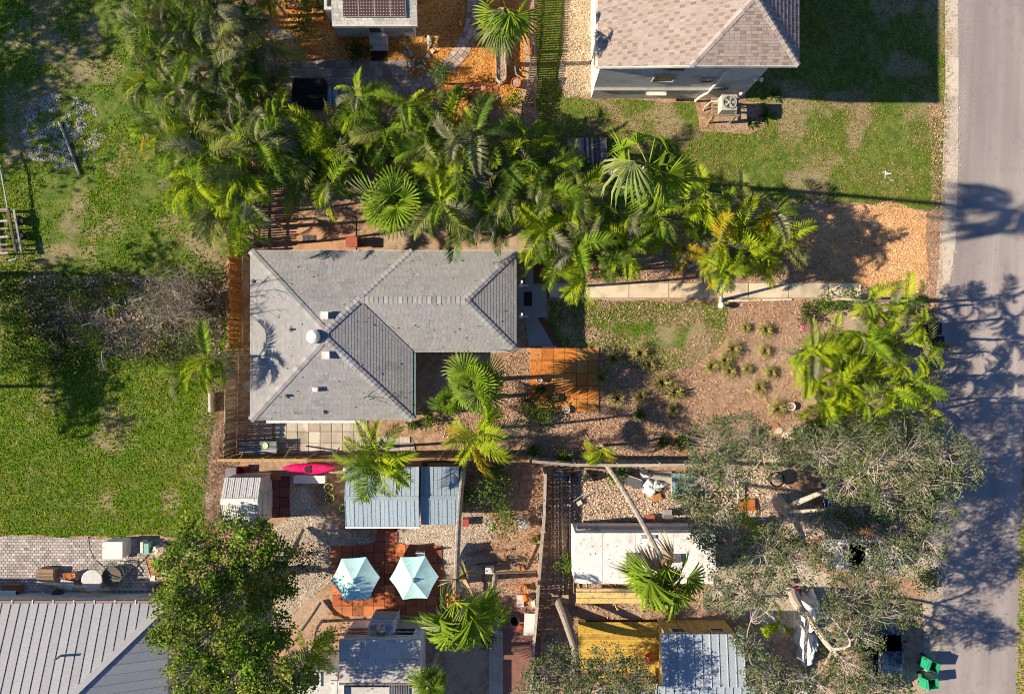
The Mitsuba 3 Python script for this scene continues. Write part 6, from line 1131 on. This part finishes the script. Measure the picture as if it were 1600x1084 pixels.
hp = [P(138, 838, .03), P(141, 858, .03), P(147, 872, .03), P(160, 884, .05)] + [P(178 + (15 + 3 * math.sin(a * 3)) * math.cos(a), 892 + (14 + 2 * math.cos(a * 2)) * math.sin(a), .52 + .02 * math.sin(a * 5)) for a in np.linspace(3.4, 15.5, 44)] + [P(196, 905, .5), P(198, 890, .3), P(190, 882, .52), P(178, 884, .53), P(172, 878, .3)]
mb.tube(np.array(hp), .03, 6); solo('garden_hose', 'dark green garden hose coiled over the dark round table', 'hose', mb, 'gloss')
mb = MB((.74, .68, .56)); mb.box(P(114, 915, .5), (4.2, .10, .08), -.11); mb.box(P(112, 918, .46), (3.6, .08, .06), -.16, (.62, .48, .34)); mb.box(P(104, 913, .5), (.75, .5, .03), -.2, (.62, .62, .64)); solo('board_stack', 'long cream boards lying beside the metal roof gutter', 'boards', mb, 'paint')
k = thing('ladder', 'grey-blue aluminium ladder lying along the metal roof', 'ladder'); a, b = P(160, 920, .1), P(232, 920, .1); mb = MB((.40, .48, .52)); mb.box((a + b) / 2, (b[0] - a[0], .07, .09), -.01); mb.box((a + b) / 2 + [0, -.55, 0], (b[0] - a[0], .07, .09), -.03); part(k, 'rail', mb, 'metal')
for i in range(8): mb = MB((.42, .5, .54)); mb.box(a + [.2 + i * .33, -.28, .02], (.05, .5, .04)); part(k, 'rung', mb, 'metal')
k = thing('cool_box', 'pale blue cool box with a white lid beside the gutter', 'cool box'); mb = MB((.35, .5, .58)); mb.box(P(12, 930, .2), (.85, .5, .4)); part(k, 'body', mb); mb = MB((.66, .72, .74)); mb.box(P(12, 930, .43), (.9, .55, .07)); part(k, 'lid', mb, 'gloss')
mb = MB((.28, .13, .08)); mb.box(P(20, 917, .2), (1.0, .4, .38)); solo('crate', 'red-brown wooden crate behind the cool box', 'crate', mb, 'wood')
mb = MB((.03, .035, .05)); mb.lathe([(0, 0), (.3, .02), (.36, .18), (.3, .34), (0, .38)], P(90, 930, .2) * [1, 1, 0], 14); mb.tube(curve(P(84, 926, .3), P(96, 936, .1), R(3), .3, 6), .04, 5); solo('rubbish_bag', 'dark rubbish bag in the shade of the metal roof', 'bag', mb, 'gloss')
mb = MB((.26, .12, .09)); mb.tube([P(202, 898, .05), P(222, 862, .35)], .028, 6); mb.box(P(223, 860, .3), (.3, .1, .12), 1.1, (.5, .45, .4)); solo('broom', 'brown broom leaning on the clutter at the patio end', 'broom', mb, 'wood')
k = thing('shutter', 'orange-brown louvred wooden shutter leaning at the patio end', 'shutter'); a, b = P(228, 872, .7), P(242, 918, .25)
for i in range(15): t = (i + .5) / 15; mb = MB(jit([(.55, .24, .09), (.48, .20, .07)], 1, R(i + 30))[0]); mb.box(a + (b - a) * t + [.22, 0, 0], (.5, .075, .025), -.05, tilt=(.5, 0, 0)); part(k, 'slat', mb, 'wood')
for s in (-.05, .49): mb = MB((.58, .28, .12)); mb.tube([a + [s, .05, 0], b + [s, -.05, 0]], .04, 4); part(k, 'frame', mb, 'wood')
mb = MB((.25, .50, .44)); mb.box(P(231, 855, .3), (.34, .6, .5)); mb.box(P(225, 853, .3), (.16, .62, .55), 0, (.75, .72, .68)); solo('plastic_tub', 'teal plastic tub beside a white board at the patio end', 'tub', mb, 'gloss')
r = R(1160); JW = [('pale grey', (.5, .48, .5)), ('purple', (.38, .3, .45)), ('black', (.06, .06, .07)), ('brown', (.4, .22, .12)), ('whitish', (.66, .66, .68)), ('blue', (.2, .25, .4)), ('tan', (.5, .4, .28)), ('rust red', (.36, .12, .06))]
for i in range(16):
    mb = MB(JW[i % 8][1]); w_ = r.uniform(.12, .55, 3) * [1.4, 1, .8]; px_, py_ = r.uniform(240, 265), (r.uniform(846, 872), r.uniform(878, 905))[i // 8]; mb.box(P(px_, py_, .25), w_, r.uniform(0, 3)); mb.box(P(px_, py_, .25) + [.05, .04, w_[2] / 2 + .02], w_ * [.6, .7, .12], r.uniform(0, 3)); solo('junk_item', f'{JW[i % 8][0]} junk scrap in the {("northern", "southern")[i // 8]} half of the heap under the leafy tree', 'junk', mb, group='junk at the patio end')
# umbrellas and what is under them
def umbrella(label, px, py, seed, a0):
    k = thing('patio_umbrella', label, 'umbrella'); c = P(px, py, 2.62); rim, zr_ = 1.37, -.48; mb = MB((.50, .74, .76)); n, mseg = 6, 8
    for i in range(n):
        A0, A1 = a0 + i * math.pi / 3, a0 + (i + 1) * math.pi / 3; m = MB(jit([(.47, .80, .84)], 1, R(seed + i), .03)[0]); gv = []
        for u in range(mseg + 1):
            rr = u / mseg
            for v in range(mseg + 1):
                t = v / mseg; p = (1 - t) * np.array([math.cos(A0), math.sin(A0)]) + t * np.array([math.cos(A1), math.sin(A1)]); s = 1 - .035 * rr * math.sin(math.pi * t)
                gv.append([c[0] + p[0] * rim * rr * s, c[1] + p[1] * rim * rr * s, c[2] + zr_ * rr - .05 * rr * math.sin(math.pi * t) - .06 * rr * (1 - rr)])
        f = [[u * (mseg + 1) + v, (u + 1) * (mseg + 1) + v, (u + 1) * (mseg + 1) + v + 1, u * (mseg + 1) + v + 1] for u in range(mseg) for v in range(mseg)]
        m.add(gv, f); part(k, 'canopy_panel', m, 'canvas')
        m = MB((.3, .3, .3)); e_ = np.array([math.cos(A0), math.sin(A0), 0]) * rim; m.tube([c + [0, 0, -.05], c + e_ + [0, 0, zr_ - .03]], .012, 5); part(k, 'rib', m)
    m = MB((.45, .46, .47)); m.tube([[c[0], c[1], .1], [c[0], c[1], c[2] + .02]], .025, 8); part(k, 'pole', m, 'metal')
    m = MB((.5, .74, .76)); m.lathe([(.16, -.06), (.1, .02), (.03, .05), (.03, .12), (0, .13)], c, 12); part(k, 'finial', m); m = MB((.15, .15, .15)); m.lathe([(.3, 0), (.28, .1), (.06, .14), (0, .14)], c * [1, 1, 0] + [0, 0, .05], 16); part(k, 'base', m); return k
def t_canvas(p, n, uv):
    return mix(piece_colour(p, n, uv), (.42, .50, .48), .30 * smoothstep(.5, .75, fbm(p.x * 3, p.y * 3, p.z * 3, 3)) + .18 * smoothstep(.72, .9, noise(p.x * 17, p.y * 17, 3)))
scene['mat_canvas'] = two(principled(proc(t_canvas), .9, .1))
umbrella('pale aqua six-sided patio umbrella, western of the two on the terrace', 552, 909, 1170, math.radians(4)); umbrella('pale aqua six-sided patio umbrella, the one touched by fan palm leaves', 645, 907, 1180, math.radians(3))
def patio_table(label, px, py):
    k = thing('patio_table', label, 'table'); o = P(px, py, 0); mb = MB((.22, .2, .18)); mb.lathe([(.04, .72), (.52, .72), (.55, .735), (.52, .75), (.04, .75)], o, 22); part(k, 'top', mb)
    for i in range(4): a = i * 1.571 + .6; mb = MB((.15, .15, .15)); mb.tube([o + [.42 * math.cos(a), .42 * math.sin(a), .05], o + [.35 * math.cos(a), .35 * math.sin(a), .72]], .025, 6); part(k, 'leg', mb)
patio_table('round dark table under the western umbrella', 560, 905); patio_table('round dark table under the eastern umbrella', 650, 900)
def chair(label, px, py, rz, col):
    k = thing('patio_chair', label, 'chair'); o = P(px, py, .45); o[2] = 0; Rz = rot(0, 0, rz); W = lambda *p: o + Rz @ np.array(p)
    mb = MB(col); mb.box(W(0, 0, .44), (.48, .48, .04), rz); part(k, 'seat', mb, 'gloss'); mb = MB(col); mb.box(W(0, -.24, .7), (.48, .04, .5), rz, tilt=(.2, 0, 0)); part(k, 'backrest', mb, 'gloss')
    for sx in (-1, 1):
        for sy in (-1, 1): mb = MB(np.array(col) * .8); mb.tube([W(sx * .21, sy * .21, .02), W(sx * .2, sy * .2, .43)], .02, 5); part(k, 'leg', mb)
chair('white chair peeking out above the eastern umbrella', 657, 868, 3.1, (.7, .72, .74)); chair('blue chair peeking out above the western umbrella', 560, 874, 3.0, (.03, .18, .26)); chair('grey chair between the two umbrellas', 586, 897, -1.4, (.25, .3, .32)); chair('pale grey chair standing on the bare soil beside the lanky shrub', 815, 816, .6, (.5, .5, .52))
mb = MB((.66, .64, .62)); mb.box(P(765, 889, .3), (.5, .36, .55)); solo('box', 'white box standing in the log beds', 'box', mb)
for i, (a, b, cc) in enumerate([((728, 866), (800, 858), (.26, .17, .11)), ((745, 882), (800, 878), (.18, .12, .09)), ((760, 896), (838, 893), (.16, .11, .08)), ((838, 850), (822, 886), (.33, .22, .15)), ((842, 880), (838, 915), (.45, .16, .07)), ((756, 898), (756, 924), (.16, .1, .07)), ((800, 934), (845, 930), (.40, .30, .22))]):
    p, q = P(*a, .08), P(*b, .08); mb = MB(cc); mb.tube(curve(p, q, R(1190 + i), .02, 6), .07, 7); solo('log', ['long log edging the beds below the gravel patio', 'second log edging the beds, below the long one', 'lowest long log edging the beds by the white box', 'slanted log against the silvery fence', 'orange weathered log along the silvery fence', 'short upright log at the west end of the beds', 'pale beam beside the tipped orange pot'][i], 'log', mb, 'wood')
k = thing('table', 'white-topped work table beside the silvery fence', 'table'); o = P(829, 975, .8); mb = MB((.70, .70, .72)); mb.box([o[0], o[1], .8], (.75, 1.25, .05), -.05); part(k, 'top', mb)
for sx in (-1, 1):
    for sy in (-1, 1): mb = MB((.3, .28, .26)); mb.box([o[0] + sx * .3, o[1] + sy * .5, .39], (.06, .06, .77)); part(k, 'leg', mb)
mb = MB((.58, .07, .03)); mb.lathe([(.1, 0), (.12, .28), (.1, .3), (0, .3)], P(813, 979, .2) * [1, 1, 0], 12); mb.tube([P(813, 979, .1), P(808, 982, .3)], .025, 6); mb.tube([P(813, 979, .28), P(817, 976, .3), P(817, 977, .1)], .018, 5); solo('watering_can', 'red watering can between the black tub and work table', 'watering can', mb, 'gloss')
mb = MB((.62, .6, .58)); mb.box(P(813, 938, .1), (.4, .7, .12)); mb.box(P(834, 942, .2), (.3, .3, .25), .4, (.75, .74, .7)); solo('rubble', 'white rubble blocks between the orange pots and work table', 'rubble', mb)
mb = MB((.4, .08, .06)); mb.box(P(728, 815, .25), (.36, .42, .5)); solo('crate', 'red crate beside the curved palm trunk', 'crate', mb, 'gloss'); mb = MB((.3, .05, .05)); mb.box(P(737, 747, .2), (.2, .28, .3)); solo('red_can', 'small red can in the shade under the curved palm trunk', 'can', mb, 'gloss')
mb = MB((.5, .34, .2)); mb.box(P(875, 936, .5), (1.0, .5, .05), .05); mb.box(P(858, 946, .35), (.7, .08, .08), .5, (.55, .33, .15)); mb.box(P(858, 946, .2), (.08, .08, .5), 0, (.5, .3, .14)); solo('saw_horse', 'brown timber rack at the foot of the leaning oak', 'rack', mb, 'wood')
mb = MB((.18, .2, .22)); mb.lathe([(.26, 0), (.3, .03), (.26, .06), (.22, .03), (.26, 0)], P(860, 1000, .1), 20); mb.lathe([(.15, 0), (.17, .02), (.13, .03)], P(860, 1000, .12), 16, (.3, .32, .34)); solo('bicycle_wheel', 'dark wheel lying beside the silvery fence', 'wheel', mb)
# gravel yard
def crumple(label, name, cat, px, py, rx, ry, h, col, seed, mat='gloss', blobs=None, n=26):
    r = R(seed); o = P(px, py, h * .4); o[2] = .01; g = np.linspace(-1, 1, n); X, Y = np.meshgrid(g, g); d = np.sqrt(X ** 2 + Y ** 2); th = np.arctan2(Y, X); lim = .82 + .16 * np.sin(th * 3 + seed) + .1 * np.sin(th * 7)
    Z = h * np.clip(1 - (d / lim) ** 3, 0, 1) * (.45 + .9 * meshkit.fbm(np.stack([X * 2.2, Y * 2.2, X * 0 + seed], -1), 4)); k = np.minimum(1, lim / np.maximum(d, 1e-6)); v = np.stack([o[0] + X * k * rx, o[1] + Y * k * ry, o[2] + Z], -1).reshape(-1, 3)
    i = (np.arange(n - 1)[:, None] * n + np.arange(n - 1)[None]).reshape(-1); f = np.stack([i, i + 1, i + n + 1, i + n], 1); mb = MB(col); mb.add(v, f); return solo(name, label, cat, mb, mat)
crumple('crumpled white tarp on the gravel yard', 'tarp', 'tarp', 1020, 760, .85, .6, .6, (.74, .75, .77), 1201); crumple('small white sheet above the crumpled tarp', 'tarp', 'tarp', 1008, 742, .45, .35, .3, (.72, .74, .78), 1202)
crumple('black rubbish bag on the gravel yard by the grey fence', 'rubbish_bag', 'bag', 922, 745, .5, .42, .65, (.02, .021, .022), 1203); crumple('dark heap of cloth at the north end of the planks', 'cloth_heap', 'cloth', 895, 748, .45, .38, .35, (.05, .055, .07), 1204); crumple('blue cloth at the corner of the silvery fence', 'cloth_heap', 'cloth', 876, 743, .4, .35, .3, (.2, .26, .36), 1205)
crumple('long white tarp over a load beside the cabin', 'tarp', 'tarp', 1266, 955, .75, 1.35, 1.4, (.74, .77, .82), 1206, n=40); crumple('white tarp south of the long one over the same row', 'tarp', 'tarp', 1262, 1010, .72, 1.3, 1.1, (.66, .70, .76), 1207, n=36); crumple('pale blue tarp under the oak by the car', 'tarp', 'tarp', 1256, 1070, .6, .8, .8, (.62, .68, .76), 1208)
mb = MB((.10, .11, .12)); p = P(982, 750, .3); mb.box(p, (1.6, .6, .05), -.35, tilt=(.3, 0, 0)); mb.box(p + [.0, .3, .12], (1.6, .04, .1), -.35, (.6, .6, .58)); solo('folded_cot', 'dark board with a white edge tilted on the gravel yard', 'board', mb); mb = MB((.42, .40, .37)); mb.box(P(1032, 748, .1), (1.3, .9, .06)); solo('plywood_sheet', 'grey plywood sheet beside the crumpled white tarp', 'plywood', mb, 'wood')
k = thing('garden_box', 'teal-topped storage box on the gravel yard', 'box'); mb = MB((.5, .5, .48)); mb.box(P(1066, 756, .3), (1.15, 1.2, .6)); part(k, 'body', mb); mb = MB((.22, .38, .40)); mb.box(P(1066, 756, .64), (1.2, 1.25, .07)); part(k, 'lid', mb, 'gloss')
mb = MB((.42, .22, .07)); mb.box(P(1026, 776, .12), (.5, .36, .2), .3); solo('carton', 'brown carton under the edge of the white tarp', 'carton', mb); k = thing('grill', 'grey grill with a dark hood at the trailer side', 'grill'); mb = MB((.14, .14, .15)); mb.box(P(1043, 803, .5), (.55, .42, .5)); part(k, 'body', mb, 'metal'); mb = MB((.3, .3, .31)); mb.box(P(1043, 800, .78), (.5, .3, .08)); part(k, 'lid', mb, 'metal')
mb = MB((.4, .12, .08)); mb.box(P(1016, 808, .2), (.45, .3, .3), .2); solo('crate', 'red-brown crate at the trailer side', 'crate', mb); mb = MB((.25, .3, .38)); mb.tube([P(886, 790, .3), P(912, 772, .5)], .03, 6); solo('pole', 'thin blue-grey pole slanting across the dark planks', 'pole', mb, 'metal'); mb = MB((.62, .6, .56)); mb.box(P(905, 785, .15), (.3, .25, .2), .5); solo('box', 'small white box at the edge of the dark planks', 'box', mb)
mb = MB((.50, .17, .05)); mb.box(P(1167, 789, .2), (.95, .7, .05), .05); mb.box(P(1153, 768, .4), (.08, 1.3, .08), 0, (.7, .7, .7)); solo('orange_board', 'orange-brown board beside a white rail under the oak', 'board', mb, 'wood')
mb = MB((.62, .22, .02)); r = R(1210)
for i in range(7): mb.tube(curve(P(1360, 826, .5), P(1360 + r.normal(0, 7), 826 + r.normal(0, 7), .9), r, .3, 5), .06, 6)
mb.box(P(1360, 830, .3), (.35, .4, .5), 0, (.65, .26, .03)); solo('orange_plant_stand', 'bright orange stand among the oak leaves by the driveway', 'stand', mb, 'gloss')
mb = MB((.015, .06, .28)); p = P(1291, 775, .5); mb.box(p, (.28, 2.0, .3), .05); mb.box(p + [-.5, -.6, 0], (.35, .35, .35), .4, (.5, .08, .07)); mb.box(p + [.25, -.3, .1], (.06, 2.6, .06), .02, (.6, .58, .55)); solo('blue_bench', 'dark blue plank with a white rail and red box under the oak', 'bench', mb)
mb = MB((.26, .10, .07)); mb.box(P(1335, 800, .4), (3.2, .7, .05), -.02); mb.box(P(1345, 815, .42), (3.6, .12, .1), 0, (.5, .47, .44)); mb.box(P(1325, 800, .2), (2.9, .55, .36), 0, (.12, .06, .05)); solo('wood_deck', 'dark red platform with a pale edge under the oak', 'platform', mb, 'wood')
def vehicle(label, px, py, L, W, col, h=1.5, name='parked_car', cat='car', rz=0.0, pick=False, hood=.3, seed=1):
    """body hull, cabin with glass, wheels, lamps; nose towards +y before turning"""
    k = thing(name, label, cat); o = P(px, py, h * .7); o[2] = 0; Rz = rot(0, 0, rz)
    def loft(secs, mb):
        vs = []
        for (y, w, z0, z1, cr) in secs: vs += [[-w, y, z0], [w, y, z0], [w, y, z1 - cr], [w - cr, y, z1], [-w + cr, y, z1], [-w, y, z1 - cr]]
        v = np.array(vs) @ Rz.T + o; f = []
        for i in range(len(secs) - 1):
            for j in range(6): j2 = (j + 1) % 6; f.append([i * 6 + j, i * 6 + j2, i * 6 + 6 + j2, i * 6 + 6 + j])
        mb.add(v, f); n = len(secs) - 1; mb.add(v[:6], [[0, 2, 1], [0, 3, 2], [0, 4, 3], [0, 5, 4]]); mb.add(v[-6:], [[0, 1, 2], [0, 2, 3], [0, 3, 4], [0, 4, 5]])
    w, l = W / 2, L / 2; mb = MB(col)
    loft([(-l, w * .86, .35, .85, .1), (-l + .15, w * .97, .28, .98, .1), (-l * .4, w, .25, 1.02, .1), (l * .4, w, .25, 1.0, .12), (l - .35, w * .96, .28, .88, .12), (l - .06, w * .84, .32, .78, .1), (l, w * .75, .38, .68, .08)], mb); part(k, 'body', mb, 'gloss')
    c0, c1 = (-l * .82, l * .42) if not pick else (-l * .1, l * .42)
    g = MB((.02, .03, .04)); loft([(c0, w * .88, .98, 1.05, .02), (c0 + .45, w * .8, .98, h - .05, .16), (c1 - .75, w * .8, .98, h - .05, .16), (c1, w * .9, .96, 1.04, .02)], g); part(k, 'glasshouse', g, 'glass_pane')
    mb = MB(col); loft([(c0 + .42, w * .68, h - .1, h - .02, .03), (c0 + .7, w * .78, h - .1, h + .02, .08), (c1 - .95, w * .78, h - .1, h + .02, .08), (c1 - .72, w * .7, h - .1, h - .01, .03)], mb); part(k, 'roof', mb, 'gloss')
    for sx in (-1, 1):
        mb = MB(np.array(col) * .9); mb.tube([o + Rz @ [sx * w * .8, c1 - .76, h - .06], o + Rz @ [sx * w * .9, c1, 1.03]], .035, 5); part(k, 'pillar', mb, 'gloss'); mb = MB(col); mb.box(o + Rz @ [sx * (w + .09), c1 - .35, 1.05], (.2, .1, .13), rz); part(k, 'mirror', mb, 'gloss')
        mb = MB((.7, .7, .7)); mb.box(o + Rz @ [sx * w * .66, l - .05, .68], (.34, .12, .13), rz); part(k, 'headlight', mb, 'gloss'); mb = MB((.35, .02, .02)); mb.box(o + Rz @ [sx * w * .74, -l + .03, .75], (.28, .1, .14), rz); part(k, 'tail_light', mb, 'gloss')
        for yy in (-l * .62, l * .62): mb = MB((.02, .02, .02)); mb.lathe([(.05, -.1), (.28, -.1), (.32, -.06), (.32, .06), (.28, .1), (.05, .1)], o + Rz @ [sx * (w - .1), yy, .32], 16, M=Rz @ rot(0, math.pi / 2)); kk = part(k, 'wheel', mb); mb = MB((.45, .45, .47)); mb.lathe([(0, .105), (.18, .105), (.2, .08)], o + Rz @ [sx * (w - .1) , yy, .32], 12, M=Rz @ rot(0, sx * math.pi / 2)); part(kk, 'rim', mb, 'metal')
    return k
vehicle('dark blue car parked under the oak beside the street', 1386, 1018, 4.5, 1.8, (.012, .035, .085), 1.5, rz=.0)
vehicle('white car mostly hidden by oak leaves on the pale driveway', 1352, 868, 4.3, 1.75, (.72, .74, .76), 1.45, rz=1.57)
def bin_(label, px, py, rz, openlid):
    k = thing('wheeled_bin', label, 'wheeled bin'); o = P(px, py, .9); o[2] = 0; Rz = rot(0, 0, rz); G = (.012, .26, .13); q = np.array([[-.3, -.28], [.3, -.28], [.3, .28], [-.3, .28]]); mb = MB(G)
    lo, up, li, ui = q * .82, q, q * .74, q * .92; W = lambda a, z: np.c_[a, np.full(4, z)] @ Rz.T + o
    for i in range(4): j = (i + 1) % 4; a, b, c_, d = W(lo, .08), W(up, 1.0), W(li, .12), W(ui, 1.0); mb.add([a[i], a[j], b[j], b[i]], [[0, 1, 2, 3]]); mb.add([c_[i], c_[j], d[j], d[i]], [[0, 3, 2, 1]]); mb.add([b[i], b[j], d[j], d[i]], [[0, 1, 2, 3]])
    mb.add(W(li, .12), [[0, 1, 2, 3]], (.01, .05, .03)); mb.add(W(lo, .08), [[0, 3, 2, 1]]); part(k, 'body', mb, 'gloss')
    m = MB((.014, .30, .16)); m.box(o + Rz @ [-.42, 0, .78], (.05, .6, .62), rz, tilt=(0, .35, 0)); m.box(o + Rz @ [-.46, 0, .8], (.03, .4, .4), rz, tilt=(0, .35, 0)); part(k, 'lid', m, 'gloss')
    m = MB((.012, .22, .11)); m.tube([o + Rz @ [-.36, -.25, 1.0], o + Rz @ [-.36, .25, 1.0]], .022, 6); part(k, 'handle', m, 'gloss')
    for s in (-1, 1): m = MB((.02, .02, .02)); m.lathe([(0, -.04), (.13, -.04), (.13, .04), (0, .04)], o + Rz @ [-.26, s * .27, .13], 12, M=Rz @ rot(math.pi / 2)); part(k, 'wheel', m)
bin_('open green wheeled bin at the street edge, northern of the two', 1459, 1041, -.35, True); bin_('open green wheeled bin at the street edge, southern of the two', 1457, 1067, .12, True)
mb = MB((.5, .62, .66)); mb.box(P(1388, 1080, .8), (.55, .5, .3), .3); mb.box(P(1384, 1078, 1.0), (.3, .3, .12), .7, (.75, .78, .8)); solo('beach_bag', 'white and teal bag on the back of the blue car', 'bag', mb)
